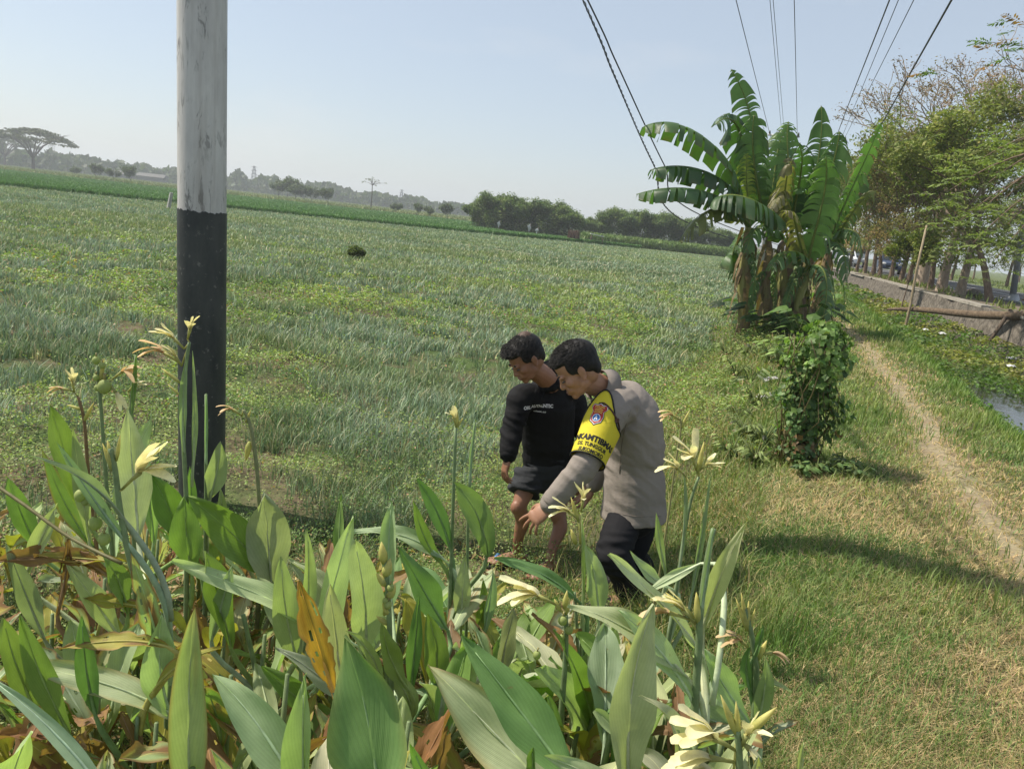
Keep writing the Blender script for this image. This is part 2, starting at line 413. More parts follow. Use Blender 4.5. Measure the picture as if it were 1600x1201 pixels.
tag(link_mesh('onion_crop', np_mesh('onion_crop', V, F, C), M['crop']), 'dense blue green onion crop covering the field to the left', 'crop', kind='stuff')
# leafy weeds amongst the onions and down the bank foot
N = 420000; x, y, d = polar(N, 2.8, 40, -44, 27); u, v = uv_of(x, y); wd = weediness(x, y, u, d); wm = sstep(.46, .55, wd)
clump = fbm(x, y, .55, 72)
keep = (v < bank_edge(u)+.9) & (RNG.random(N) < (.10+.9*np.maximum(wm,   .62*sstep(9, 5, d)))*(.25+.75*sstep(.40, .47, clump)))
x, y, d, clump = x[keep], y[keep], d[keep], clump[keep]; n = len(x); P = with_z(x, y)
P[:, 2] += .01+RNG.random(n)**.7*(.04+.62*np.clip(clump-.36, 0, 1))*(1-.3*sstep(14, 22, d))
nr = RNG.normal(0, .6, (n, 3)); nr[:, 2] = 1
c = mixc(hcol(n, (.125, .205, .06), .25), hcol(n, (.25, .33, .11), .22), sstep(.36, .6, fbm(x, y, .9, 77)))
br = RNG.random(n) < .07; c[br] = hcol(n, (.28, .18, .10), .25)[br]
V, F, C = cards(P, np.clip(d*.0036, .014, .09)*RNG.uniform(.6, 1.4, n), nr, cl(c), .55)
tag(link_mesh('field_weeds', np_mesh('field_weeds', V, F, C), M['leaf']), 'low bright green weeds growing in patches amongst the onions', 'weeds', kind='stuff')
# rice field: dense short green blades on a raised bed
N = 190000
yy = RNG.random(N); x = RNG.uniform(-190, 16, N); f0 = field_end(x)
depth = np.where(x < -4, 205-f0, 16)
y = f0+depth*RNG.random(N)**1.9
keep = (np.abs(np.arctan2(x, y)) < .85)
x, y = x[keep], y[keep]; n = len(x); P = with_z(x, y); d = np.hypot(x, y)
c = mixc(hcol(n, (.085, .20, .04), .10), hcol(n, (.115, .245, .055), .10), fbm(x, y, 9, 80))
V, F, C = blades(P, RNG.uniform(.4, .55, n), np.clip(d*.0021, .15, .5), RNG.uniform(.05, .3, n), cl(c))
tag(link_mesh('rice_crop', np_mesh('rice_crop', V, F, C), M['crop']), 'even band of deep green rice beyond the onion field', 'rice', kind='stuff')
# pale rough grass beyond the rice (left)
N = 70000; x = RNG.uniform(-380, -8, N); y = 205+RNG.random(N)**1.4*230; keep = np.abs(np.arctan2(x, y)) < .85; x, y = x[keep], y[keep]
n = len(x); P = with_z(x, y); c = mixc(hcol(n, (.16, .22, .06), .15), hcol(n, (.24, .26, .09), .15), fbm(x, y, 12, 90))
V, F, C = blades(P, RNG.uniform(.3, 1.1, n), np.full(n, .6), RNG.uniform(.1, .6, n), cl(c))
tag(link_mesh('rough_grass', np_mesh('rough_grass', V, F, C), M['crop']), 'pale yellow green rough grass strip behind the rice', 'grass', kind='stuff')
# bare boundary line across the crop
mb = MB(); V = []
for i in range(60):
    X_ = -7.4+i*19.1/59; Y_ = float(np.interp(X_, [-7.4, 11.7], [58.3, 43])); o_ = .28+.12*mnoise.noise(Vector((i*.7, 0, 0)))
    V += [(X_, Y_-o_, gh(X_, Y_)+.05), (X_, Y_+o_, gh(X_, Y_)+.05)]
mb.add(V, [(2*i, 2*i+2, 2*i+3, 2*i+1) for i in range(59)]); tag(mb.build('field_path', m_noise('dry_field_path', (.34, .29, .18), (.5, .43, .29), 3, .9), None, False), kind='structure')
# corn
N = 26000; t = RNG.random(N); x = 8+t*28; y = np.interp(x, [9, 34], [112.5, 120.5])+RNG.random(N)*9; n = N; P = with_z(x, y)
P[:, 2] += RNG.random(n)*1.1
c = mixc(hcol(n, (.09, .17, .035), .2), hcol(n, (.17, .25, .06), .2), RNG.random(n))
V, F, C = blades(P, RNG.uniform(.2, .6, n), np.full(n, .1), RNG.uniform(.3, .8, n), cl(c))
tag(link_mesh('corn_crop', np_mesh('corn_crop', V, F, C), M['crop']), 'tall bright green corn rows in front of the right hand grove', 'corn', kind='stuff')
# foot path and verge grass
def straw_mask(x, y):
    u, v = uv_of(x, y)
    tr = np.interp(u, [0, 3, 5.8, 9.5, 15.6, 24, 40], [2.0, 1.85, 1.5, 1.62, 1.59, 1.2, 1.0])
    a = .95*np.exp(-((v-tr)/(.30+.50*sstep(9, 4, u)))**2)
    b = sstep(.52, .68, fbm(x, y, 1.0, 101))*.55
    hay = np.exp(-(((u-5.2)/.6)**2+((v-.40)/.55)**2))
    return np.clip(a*1.0+b+hay*1.1, 0, 1)
N = 430000; x, y, d = polar(N, 1.9, 70, 2, 58); u, v = uv_of(x, y)
keep = (v > -.45+.2*np.sin(u)) & (v < canal_edge(u)-.02); sm = straw_mask(x, y)
track = np.interp(u, [0, 3, 5.8, 9.5, 15.6, 24, 40], [2.0, 1.85, 1.5, 1.62, 1.59, 1.2, 1.0])
keep &= RNG.random(N) < np.clip(1-np.exp(-((v-track-.06*np.sin(u*2.3))/.12)**2)*.8, .12, 1)
x, y, d, sm, v, u = [q[keep] for q in (x, y, d, sm, v, u)]; n = len(x); P = with_z(x, y)
isS = RNG.random(n) < .11+.72*sm
lush = sstep(2.1, 2.7, v)
h = np.where(isS, RNG.uniform(.01, .045, n), RNG.uniform(.025, .075, n)*(1+1.6*lush+.8*sstep(.5, .7, fbm(x, y, .6, 120))))
lean = np.where(isS, RNG.uniform(.04, .12, n), RNG.uniform(.01, .07, n))
c = mixc(hcol(n, (.115, .195, .055), .22), hcol(n, (.23, .28, .105), .2), sstep(.3, .7, fbm(x, y, .7, 130))); c = mixc(c, hcol(n, (.13, .24, .04), .15), lush*.8)
st = mixc(hcol(n, (.52, .43, .26), .22), hcol(n, (.36, .27, .15), .25), RNG.random(n)); c[isS] = st[isS]
w = np.clip(d*.00095, .0022, .03)*np.where(isS, .9, 1.1)
V, F, C = blades(P, h*np.clip(.7+d*.03, 1, 2.2), w, lean, cl(c))
tag(link_mesh('verge_grass', np_mesh('verge_grass', V, F, C), M['grass']), 'short mixed green and dry grass on the raised foot path', 'grass', kind='stuff')
# taller weeds on the bank between path and field
N = 150000; x, y, d = polar(N, 2.0, 24, -35, 34); u, v = uv_of(x, y)
vb = np.interp(u, [0, 4, 8, 24], [-3.3, -2.3, -1.75, -1.7]); keep = (v < .1) & (v > vb)
keep &= (RNG.random(N) < .35+.65*sstep(.35, .55, fbm(x, y, .7, 140))) & (RNG.random(N) < .25+.75*sstep(-1.5, -.8, v))
x, y, d = x[keep], y[keep], d[keep]; n = len(x); P = with_z(x, y); uu, vv = uv_of(x, y)
hh = .05+.15*fbm(x, y, .5, 150)+.45*sstep(.5, .66, fbm(x, y, .8, 155))*sstep(4.5, 6.5, uu)*sstep(-.1, -.5, vv); P1 = P.copy(); P1[:, 2] += RNG.random(n)*hh
nr = RNG.normal(0, .7, (n, 3)); nr[:, 2] = 1
c = mixc(hcol(n, (.12, .185, .045), .2), hcol(n, (.21, .25, .08), .2), fbm(x, y, .6, 160))
br = RNG.random(n) < .16+.25*sstep(.5, .65, fbm(x, y, .8, 170)); c[br] = hcol(n, (.30, .22, .11), .25)[br]
a = cards(P1, np.clip(d*.0036, .016, .05)*RNG.uniform(.6, 1.3, n), nr, cl(c), .5)
idx = RNG.random(n) < .8; Pb = P[idx]; n2 = len(Pb); c2 = cl(mixc(hcol(n2, (.14, .20, .06), .2), hcol(n2, (.33, .29, .15), .2), RNG.random(n2) < .35))
b = blades(Pb, RNG.uniform(.05, .2, n2), np.clip(d[idx]*.001, .003, .02), RNG.uniform(.04, .2, n2), c2)
tag(link_mesh('bank_weeds', np_mesh('bank_weeds', *merge([a, b])), M['grass']), 'tangled green and dry weeds on the bank beside the field', 'weeds', kind='stuff')
# floating canal weeds
N = 120000; x, y, d = polar(N, 6, 75, 15, 50); u, v = uv_of(x, y); s_, w_ = sw_of(x, y)
keep = (v > canal_edge(u)-.25) & (w_ < -.1); hole = ((u-14.3)/2.2)**2+((v-3.75)/.48)**2 < 1+.7*(fbm(x, y, .8, 180)-.5)*2
hole2 = (u < 11.5) & (v > 3.3)
keep &= ~hole & ~hole2
x, y, d, u, v = [q[keep] for q in (x, y, d, u, v)]; n = len(x)
z = np.maximum(ground_h(x, y), .06)+RNG.random(n)*(.05+.2*fbm(x, y, .7, 190))+.32*sstep(-1.6, -.2, sw_of(x, y)[1])*fbm(x, y, 1.3, 195)*1.4; P = np.stack([x, y, z], 1)
nr = RNG.normal(0, .6, (n, 3)); nr[:, 2] = 1
yk = sstep(.42, .62, fbm(x, y, 2.4, 200)); c = mixc(hcol(n, (.085, .155, .035), .2), hcol(n, (.24, .24, .06), .2), yk*.8*sstep(2.9, 4.2, v))
V, F, C = cards(P, np.clip(d*.0042, .05, .2)*RNG.uniform(.6, 1.3, n), nr, cl(c), .75)
tag(link_mesh('floating_canal_weeds', np_mesh('floating_canal_weeds', V, F, C), M['leaf']), 'mat of green and yellowing water plants covering the canal', 'water plants', kind='stuff')
# roadside grass tufts behind the wall
N = 16000; s_ = RNG.uniform(-12, 120, N); w_ = np.where(RNG.random(N) < .45, RNG.uniform(.5, 2.6, N), RNG.uniform(10, 22, N)); x, y = wxy(s_, w_)
keep = RNG.random(N) < sstep(.4, .6, fbm(x, y, 1.5, 210)); x, y = x[keep], y[keep]; n = len(x); P = np.stack([x, y, np.full(n, ROADZ)], 1)
V, F, C = blades(P, RNG.uniform(.08, .3, n), np.full(n, .05), RNG.uniform(.03, .2, n), cl(hcol(n, (.15, .19, .06), .25)))
tag(link_mesh('roadside_grass', np_mesh('roadside_grass', V, F, C), M['grass']), 'scattered grass tufts along the road verges', 'grass', kind='stuff')
# dry leaf litter under the cannas
N = 9000; x = RNG.uniform(-3.2, 1.5, N); y = RNG.uniform(1.2, 4.6, N); u, v = uv_of(x, y); keep = (v < -.1) & (RNG.random(N) < .25+.75*sstep(1.0, -1.5, x)); x, y = x[keep], y[keep]
n = len(x); P = with_z(x, y); P[:, 2] += RNG.random(n)*.07; nr = RNG.normal(0, .4, (n, 3)); nr[:, 2] = 1
c = mixc(hcol(n, (.26, .17, .10), .25), hcol(n, (.40, .30, .17), .25), RNG.random(n))
V, F, C = cards(P, RNG.uniform(.02, .11, n), nr, cl(c), .22)
tag(link_mesh('leaf_litter', np_mesh('leaf_litter', V, F, C), M['leaf']), 'brown dry leaf litter under the canna plants', 'leaf litter', kind='stuff')
# ================================================================== TREES
def branch_tree(rng, H, trunk_h, r0, spread, lean=(0, 0), levels=4, fork=3, up=.55, wob=.12):
    """returns (list of tube polylines with radii, list of twig tips)"""
    segs = []; tips = []
    def grow(p, d, L, r, lv):
        pts = [p]; rad = [r]; k = 4
        for i in range(k):
            d = (d+Vector((rng.normal(0, wob), rng.normal(0, wob), rng.normal(0, wob*.5)))).normalized()
            p = p+d*(L/k); pts.append(p); rad.append(r*(1-.42*(i+1)/k))
            if lv >= levels-1: tips.append(p)
        segs.append((pts, rad, lv))
        if lv >= levels: tips.append(p); return
        nb = fork if lv else fork+1
        a0 = rng.random()*2*pi
        for b in range(nb):
            a = a0+2*pi*b/nb+rng.normal(0, .35); tilt = spread*rng.uniform(.6, 1.2)
            side = Vector((cos(a), sin(a), 0)); nd = (d*cos(tilt)+side*sin(tilt)+Vector((0, 0, up*.15))).normalized()
            start = pts[-1] if b % 2 == 0 or lv == 0 else pts[-2]
            grow(start, nd, L*rng.uniform(.6, .85), rad[-1]*rng.uniform(.62, .8), lv+1)
    d0 = Vector((lean[0], lean[1], 1)).normalized()
    pts = [Vector((0, 0, -.25)), Vector((0, 0, 0))]; rad = [r0*1.35, r0*1.15]; p = pts[-1]; d = d0
    for i in range(4):
        d = (d+Vector((rng.normal(0, .05), rng.normal(0, .05), 0))).normalized(); p = p+d*trunk_h/4; pts.append(p); rad.append(r0*(1-.08*(i+1)))
    segs.append((pts, rad, -1))
    a0 = rng.random()*6.28; nb = fork
    for b in range(nb):
        a = a0+2*pi*b/nb+rng.normal(0, .3); tilt = spread*rng.uniform(.5, 1.1); side = Vector((cos(a), sin(a), 0))
        grow(p, (d*cos(tilt)+side*sin(tilt)).normalized(), (H-trunk_h)*.42, rad[-1]*.72, 1)
    return segs, tips
def limb_mesh(name, segs, minlv=-1, maxlv=9):
    mb = MB()
    for pts, rad, lv in segs:
        if minlv <= lv <= maxlv: mb.tube(pts, [max(q, .016 if lv > 3 else .03 if lv > 1 else .02) for q in rad] if lv > 1 and len(segs) > 60 else rad, 8 if lv <= 1 else (5 if lv <= 2 else 3), cap=False)
    return mb.mesh(name)
def crown_mesh(name, tips, rng, per, rad, size, c1, c2, flat=.6, asp=.45, dead=0.0, droop=0.0, gap=.3):
    T = np.array([tuple(t) for t in tips]); n = len(T)*per
    idx = rng.integers(0, len(T), n)
    dens = rng.random(len(T)) > gap; keep = dens[idx]; idx = idx[keep]; n = len(idx)
    off = rng.normal(0, 1, (n, 3)); off *= (rad*rng.random(n)**.4/np.linalg.norm(off, axis=1))[:, None]; off[:, 2] *= flat
    P = T[idx]+off; nr = rng.normal(0, .6, (n, 3)); nr[:, 2] += 1
    tint = rng.random(len(T))[idx]; c = mixc(hcol(n, c1, .2, rng), hcol(n, c2, .2, rng), tint)
    if dead: dm = (rng.random(len(T)) < dead)[idx]; c[dm] = hcol(int(dm.sum()), (.20, .13, .07), .2, rng)
    V, F, C = cards(P, size*rng.uniform(.5, 1.3, n), nr, cl(c), asp, rng)
    return np_mesh(name, V, F, C)
def tree_proto(seed, H, th, r0, spread, per, rad, size, c1, c2, **k):
    rng = np.random.default_rng(seed); kw = {q: k.pop(q) for q in ('lean', 'levels', 'fork', 'up', 'wob') if q in k}
    low = k.pop('low', 0); lowtop = k.pop('lowtop', 0)
    segs, tips = branch_tree(rng, H, th, r0*.72, spread, **kw)
    for q in range(low):       # low shoots hanging round the trunk and the skirt of the crown
        a = rng.random()*6.28; R_ = H*.30*math.sqrt(rng.random()); z = rng.uniform(max(.25, th*.62), max(th+H*.25, H*lowtop)); tips.append(Vector((cos(a)*R_, sin(a)*R_, z)))
    return (limb_mesh('trunk', segs, -1, -1), limb_mesh('branches', segs, 0, 9), crown_mesh('crown', tips, rng, per, rad, size, c1, c2, **k))
def put_tree(name, proto, loc, label, group, cat='tree', sc=1.0, scz=None, rz=0.0, bark='bark', tilt=(0, 0)):
    t = empty(name, loc, label, cat, group, rz); t.scale = (sc, sc, scz or sc); t.rotation_euler = (tilt[0], tilt[1], rz)
    for nm, me, mt in zip(('trunk', 'branches', 'crown'), proto, (M[bark], M[bark], M['farleaf'])):
        if me is None: continue
        if not me.materials: me.materials.append(mt)
        o = bpy.data.objects.new(nm, me); COL.objects.link(o); o.parent = t
    return t
OLIVE = ((.11, .12, .045), (.24, .23, .085)); BROWNISH = ((.18, .14, .065), (.31, .235, .11)); FRESH = ((.13, .17, .055), (.25, .28, .09))
pr_a = tree_proto(11, 9.0, 2.9, .24, .62, 38, .62, .20, *OLIVE, levels=4, dead=.12, low=70)
pr_b = tree_proto(12, 10.5, 3.4, .26, .55, 36, .62, .20, *BROWNISH, levels=4, dead=.3, low=70)
pr_c = tree_proto(13, 7.5, 2.4, .2, .7, 38, .62, .20, *FRESH, levels=4, low=70)
pr_bare = tree_proto(25, 11.4, 4.6, .44, .60, 3, .5, .15, *BROWNISH, levels=5, dead=.5, wob=.16)
pr_fork = tree_proto(31, 8.6, 2.1, .30, .58, 34, .62, .20, (.12, .16, .05), (.24, .26, .08), levels=4, low=70)
GR = 'trees lining the road above the canal wall'
row = [ # px x, px y of the base, prototype, scale, turn, label
 (1500, 461, pr_fork, .95, .6, 'pale forked trunk tree nearest the lamp post, green crown, on the wall top'),
 (1453, 451, pr_a, .80, 2.2, 'straight grey trunk tree just left of the pale forked one'),
 (1438, 446, pr_bare, .95, 1.1, 'half bare brownish tree with exposed upper branches standing above the others'),
 (1418, 443, pr_b, .72, 4.0, 'leaning brown crowned tree directly right of the bamboo stake'),
 (1407, 440, pr_a, .80, 5.0, 'slim olive tree between the white car and the leaning brown tree'),
 (1392, 436, pr_b, .76, .3, 'dark trunk tree left of the white car with brownish crown'),
 (1375, 433, pr_c, .95, 3.0, 'thick stubby trunk tree with light green crown above the wall'),
 (1364, 430, pr_a, .85, 1.9, 'tree just left of the thick stubby trunk'),
 (1351, 427, pr_b, .78, .9, 'third from last olive brown tree down the road'),
 (1338, 424.5, pr_c, .95, 5.5, 'second from last green tree down the road'),
 (1325, 422, pr_a, .85, 4.4, 'farthest roadside tree, just right of the banana leaves'),
]
for x, y, pr, sc, rz, lb in row:
    P = onz(x, y, ROADZ); put_tree('roadside_tree', pr, (P.x, P.y, ROADZ-.03), lb, GR, sc=sc, rz=rz, bark='bark_pale' if pr in (pr_bare, pr_fork) else 'bark')
P = onz(1546, 471, ROADZ); put_tree('roadside_tree', pr_c, (P.x, P.y, ROADZ-.03), 'dark leaning trunk tree just left of the grey lamp post', GR, sc=.95, rz=2.6, bark='bark_dark', tilt=(0, .2))
P = onz(1470, 455, ROADZ); put_tree('roadside_tree', tree_proto(27, 10.6, 3.6, .36, .62, 2, .5, .16, *BROWNISH, levels=5, dead=.6, wob=.18), (P.x, P.y, ROADZ-.03), 'nearly leafless tree with pale twigs between the two nearest trunks', GR, sc=.92, rz=.7, bark='bark_pale')
# trees on the far side of the road
far_side = [(1487, 8, 'dark tree on the far side of the road right of the blue car', pr_a, .8), (1520, 16, 'small spreading tree across the road behind the forked trunk', pr_c, .75), (1572, 12, 'tree across the road behind the lamp post', pr_a, .8), (1350, 14, 'distant green tree across the road behind the white car', pr_c, 1.0), (1412, 18, 'distant tree across the road behind the stake', pr_a, .9), (1592, 30, 'pale distant tree across the road at the right edge', pr_c, .9)]
for px, w_, lb, pr, sc in far_side:
    # find point on road frame with that w at that column
    best = None
    for s in np.arange(5, 220, .5):
        X, Y = wxy(s, w_+2.5); q = topx((X, Y, ROADZ))
        if best is None or abs(q[0]-px) < best[0]: best = (abs(q[0]-px), X, Y)
    put_tree('roadside_tree', pr, (best[1], best[2], ROADZ-.03), lb, 'trees on the far side of the road', sc=sc, rz=px % 6)
# overhanging near tree at the right edge (outside the frame, its branches reach in)
def feather(mb_leaf, base, tip, rng, n=26, L=.28, droop=.25, col=(.13, .20, .04)):
    base = Vector(base); tip = Vector(tip); d = tip-base; pts = []
    for i in range(9):
        t = i/8; pts.append(base+d*t+Vector((0, 0, -droop*d.length*t*t)))
    ax = d.cross(Vector((0, 0, 1))).normalized()
    for i in range(n):
        t = .12+.88*i/n; k = t*8; a = int(min(k, 7)); p = pts[a].lerp(pts[a+1], k-a); l = L*(sin(pi*min(1, t*.9+.08))**.6)
        for s in (-1, 1):
            dd = (ax*s+d.normalized()*.45+Vector((0, 0, -.25+rng.normal(0, .3)))).normalized(); q = p+dd*l; wv = d.normalized()*l*.16
            c = tuple(np.clip(np.array(col)*(1+rng.normal(0, .18)), .01, .8))
            mb_leaf.add([p, p+dd*l*.5+wv, q, p+dd*l*.5-wv], [(0, 1, 2, 3)], None, c)
    return pts
rng = np.random.default_rng(5)
tb = wxy(-6.0, 1.3); ot = empty('overhanging_tree', (tb[0], tb[1], ROADZ-.03), 'near tree off the right edge whose feathery green branches hang into the picture', 'tree')
tr, br, lf = MB(), MB(), MB()
T0 = Vector((tb[0], tb[1], ROADZ-.2)); top = T0+Vector((-.3, .2, 4.2)); tr.tube([T0, T0+Vector((.1, 0, 2)), top], [.2, .17, .13], 10)
tr.build('trunk', M['bark'], ot)
tgt = []
for (x, y, Y) in [(1560, 240, 17), (1590, 290, 16), (1530, 330, 19), (1520, 380, 20), (1575, 350, 17), (1600, 395, 17), (1545, 285, 18), (1610, 330, 16), (1500, 345, 21), (1480, 300, 22), (1620, 250, 15), (1590, 215, 17), (1640, 300, 15), (1555, 405, 19), (1530, 250, 19), (1600, 260, 17), (1640, 380, 16), (1570, 310, 18)]: tgt.append((at(x, y, Y), .26, 1))
for (x, y, Y) in [(1545, 66, 13), (1592, 42, 12), (1468, 106, 13.5), (1585, 92, 12), (1600, 70, 12.5)]: tgt.append((at(x, y, Y), .16, 0))
for P, Lf, dens_ in tgt:
    mid = top.lerp(P, .55)+Vector((0, 0, .7)); pts = [top.lerp(mid, k/4)+Vector((0, 0, .2*sin(pi*k/4))) for k in range(5)]+[mid.lerp(P, k/4)+Vector((0, 0, .15*sin(pi*k/4))) for k in (1, 2, 3, 4)]
    r0 = .06 if dens_ else .014
    br.tube(pts, [r0*(1-.85*i/8) for i in range(9)], 5, cap=False)
    if dens_:
        for k in range(9):
            b = P+Vector(rng.normal(0, .55, 3)); b.z = P.z+rng.normal(0, .38); a = rng.random()*6.28
            feather(lf, b, b+Vector((cos(a), sin(a), .05))*rng.uniform(.5, .9), rng, 13, .17, .2, (.18, .24, .08))
    else:
        for k in range(3):
            a = Vector((-1, rng.normal(0, .4), rng.normal(0, .2))); b = P+Vector(rng.normal(0, .07, 3)); feather(lf, b, b+a.normalized()*rng.uniform(.3, .5), rng, 12, .11, .2, (.10, .17, .03) if k else (.28, .16, .05))
br.build('branches', M['bark'], ot); lf.build('leaves', M['leaf'], ot, False)
# thin sapling whose foliage shows behind the bamboo stake
pr_sap = tree_proto(44, 3.9, 1.6, .045, .5, 40, .35, .15, (.10, .16, .03), (.20, .22, .05), levels=3)
P = ground_at(1402, 502); put_tree('sapling', pr_sap, P, 'thin green sapling growing beside the bamboo stake on the canal edge', None, sc=1.0)
# ---- far groves: individual trees
GC1, GC2 = (.075, .13, .045), (.19, .25, .09)
gp = [tree_proto(60+k, 9.2, .5, .2, .5, 30, 1.15, .42, GC1, GC2, levels=4, flat=.95, asp=.7, low=110, lowtop=.62, gap=.12) for k in range(4)]
gpos = [(752, 353, 128, .72), (765, 352, 131, .95), (776, 355, 126, .98), (794, 357, 130, .93), (812, 359, 127, .92), (832, 361, 131, .90), (852, 363, 127, .95), (872, 365, 130, .90), (889, 367, 127, .80),
        (908, 370, 140, .52), (925, 372, 142, .55), (940, 374, 140, .5), (964, 375, 131, .80), (982, 377, 134, .82), (1001, 379, 131, .80), (1021, 382, 134, .80), (1041, 384, 131, .82), (1060, 386, 134, .78), (1082, 389, 131, .74), (1103, 391, 134, .66), (1124, 394, 130, .6), (1142, 396, 133, .55)]
for i, (x, y, Y, sc) in enumerate(gpos):
    P = at(x, y, Y)
    if i < 9: lb = ['left end tree of the bigger grove beyond the fields', 'second tree from the left end of the bigger grove', 'third tree from the left in the bigger far grove', 'tree left of the middle of the bigger far grove', 'middle tree of the bigger far grove', 'tree right of the middle of the bigger far grove', 'third tree from the right end of the bigger grove', 'second tree from the right end of the bigger grove', 'right end tree of the bigger grove behind the brown stack'][i]; g = 'trees of the bigger far grove'
    elif i < 12: lb = ['low tree in the gap between groves, nearest the bigger grove', 'low tree in the middle of the gap between the groves', 'low tree in the gap, nearest the right hand grove'][i-9]; g = 'low trees between the groves'
    else: lb = ['left end tree of the grove behind the corn', 'second tree from the left in the grove behind the corn', 'third tree from the left in the grove behind the corn', 'fourth tree from the left in the grove behind the corn', 'middle tree of the grove behind the corn', 'tree right of middle in the grove behind the corn', 'tree of the corn grove under the drooping banana frond', 'tree of the corn grove touching the banana leaves', 'second to last tree before the banana clump in the corn grove', 'last tree of the corn grove half hidden by banana leaves'][i-12]; g = 'trees of the grove behind the corn'
    put_tree('grove_tree', gp[i % 4], (P.x, P.y, -.1), lb, g, sc=sc*.80, scz=sc*(.60 if i < 9 else .72), rz=i*1.7, bark='bark_dark')
# ---- spreading rain tree far left
def rain_tree(seed, R, H):
    rng = np.random.default_rng(seed); segs = [([Vector((0, 0, -.5)), Vector((0, 0, H*.18)), Vector((.1, 0, H*.3))], [R*.05, R*.038, R*.036], -1)]; tips = []
    for b in range(9):
        a = b*.7+rng.normal(0, .15); R_ = R*rng.uniform(.55, 1.0)
        p0 = Vector((0, 0, H*.3)); p3 = Vector((cos(a)*R_, sin(a)*R_, H*rng.uniform(.72, .85))); p1 = p0.lerp(p3, .35)+Vector((0, 0, H*.12)); p2 = p0.lerp(p3, .7)+Vector((0, 0, H*.09))
        segs.append(([p0, p1, p2, p3], [R*.022, R*.016, R*.01, R*.004], 1))
        for k in range(6):
            q0 = p1.lerp(p3, k/6+.08)+Vector((0, 0, H*.05)); aa = a+rng.normal(0, .9); q1 = q0+Vector((cos(aa), sin(aa), .35))*R*rng.uniform(.15, .35)
            segs.append(([q0, q0.lerp(q1, .5)+Vector((0, 0, .3)), q1], [R*.008, R*.005, R*.002], 2))
    n = 240
    for k in range(n):
        a = rng.random()*2*pi; r = R*1.02*math.sqrt(rng.random()); z = H*(.97-.26*(r/R)**2)*rng.uniform(.93, 1.02)
        tips.append(Vector((cos(a)*r, sin(a)*r, z)))
    return (limb_mesh('trunk', segs, -1, -1), limb_mesh('branches', segs, 0, 9), crown_mesh('crown', tips, rng, 38, R*.13, R*.06, (.05, .065, .025), (.08, .095, .04), flat=.25, asp=.7))
P = at(52, 268, 330); put_tree('rain_tree', rain_tree(3, 15.5, 17.5), (P.x, P.y, -.2), 'lone broad umbrella shaped rain tree on the far left horizon', None, sc=1.0, bark='bark_dark', rz=.4)
P = at(8, 262, 420); put_tree('rain_tree', rain_tree(4, 15, 17), (P.x, P.y, -.2), 'second spreading rain tree cut by the left edge', None, sc=1.0, bark='bark_dark')
# ---- far treeline: one mass, plus small trees and bananas before it
def treeline():
    parts = []; rng = np.random.default_rng(9); n = 46000
    az = rng.uniform(-46, 8, n); dd = rng.uniform(520, 900, n)
    x = dd*np.sin(np.radians(az)); y = dd*np.cos(np.radians(az))
    hmax = np.interp(az, [-46, -34, -30, -20, -12, -5, 2, 8], [12, 10, 10, 12, 10, 8, 6, 5])*(.45+.9*fbm(az*30, dd*0+3, 22, 3))
    z = rng.random(n)**.7*hmax; P = np.stack([x, y, z], 1); nr = rng.normal(0, 1, (n, 3)); nr[:, 1] -= 1
    c = mixc(hcol(n, (.045, .07, .03), .2, rng), hcol(n, (.08, .11, .05), .2, rng), vnoise(az*30, dd, 9, 5))
    return cards(P, rng.uniform(2, 5.5, n), nr, cl(c), .8, rng)
tag(link_mesh('distant_treeline', np_mesh('distant_treeline', *treeline()), M['farleaf']), 'hazy dark line of trees along the horizon', 'trees', kind='stuff')
sp = [tree_proto(80+k, 6, 1.2, .12, .55, 20, 1.0, .5, (.06, .09, .035), (.11, .15, .06), levels=3, flat=.9, asp=.7) for k in range(2)]
smalls = [(118, 271, 250, .5), (150, 274, 240, .7), (178, 280, 235, .6), (205, 283, 230, .75), (435, 308, 260, 1.0), (448, 311, 255, 1.1), (462, 314, 250, .85), (475, 315, 250, .8), (487, 317, 250, .8), (512, 322, 230, .75), (618, 331, 200, .45), (650, 335, 200, .5), (672, 338, 190, .45), (700, 341, 190, .6)]
wd = ['far left', 'left of the white and black pole', 'midway between the pole and the rain tree', 'just left of the white pole', 'tallest of the small cluster right of the pole', 'second of the small cluster right of the pole', 'third of the small cluster right of the pole', 'fourth of the small cluster right of the pole', 'last of the small cluster right of the pole', 'standing alone past the small cluster', 'under the right hand pylon', 'just right of the right hand pylon', 'between the right pylon and the grove', 'beside the left end of the bigger grove']
for i, (x, y, Y, sc) in enumerate(smalls):
    P = at(x, y, Y); put_tree('small_tree', sp[i % 2], (P.x, P.y, -.1), 'small dark field tree on the horizon, '+wd[i], 'small trees along the horizon', sc=sc*1.15, rz=i*1.1, bark='bark_dark')
# tall thin lollipop tree
P = at(579, 330, 260); rngq = np.random.default_rng(3)
tips = [Vector((rngq.normal(0, 1.3), rngq.normal(0, 1.3), 9.3+rngq.normal(0, .6))) for _ in range(26)]
segs = [([Vector((0, 0, -.2)), Vector((.1, 0, 5)), Vector((0, 0, 8.2))], [.2, .16, .12], -1)]+[([Vector((0, 0, 8.0)), t.lerp(Vector((0, 0, 8.6)), .5), t], [.09, .05, .02], 1) for t in tips[:10]]
put_tree('slender_tree', (limb_mesh('trunk', segs, -1, -1), limb_mesh('branches', segs, 0, 9), crown_mesh('crown', tips, rngq, 12, .6, .4, (.08, .1, .04), (.12, .14, .06), flat=.5)), (P.x, P.y, -.1), 'tall bare stemmed tree with a small round tuft on the horizon', None, bark='bark_dark')
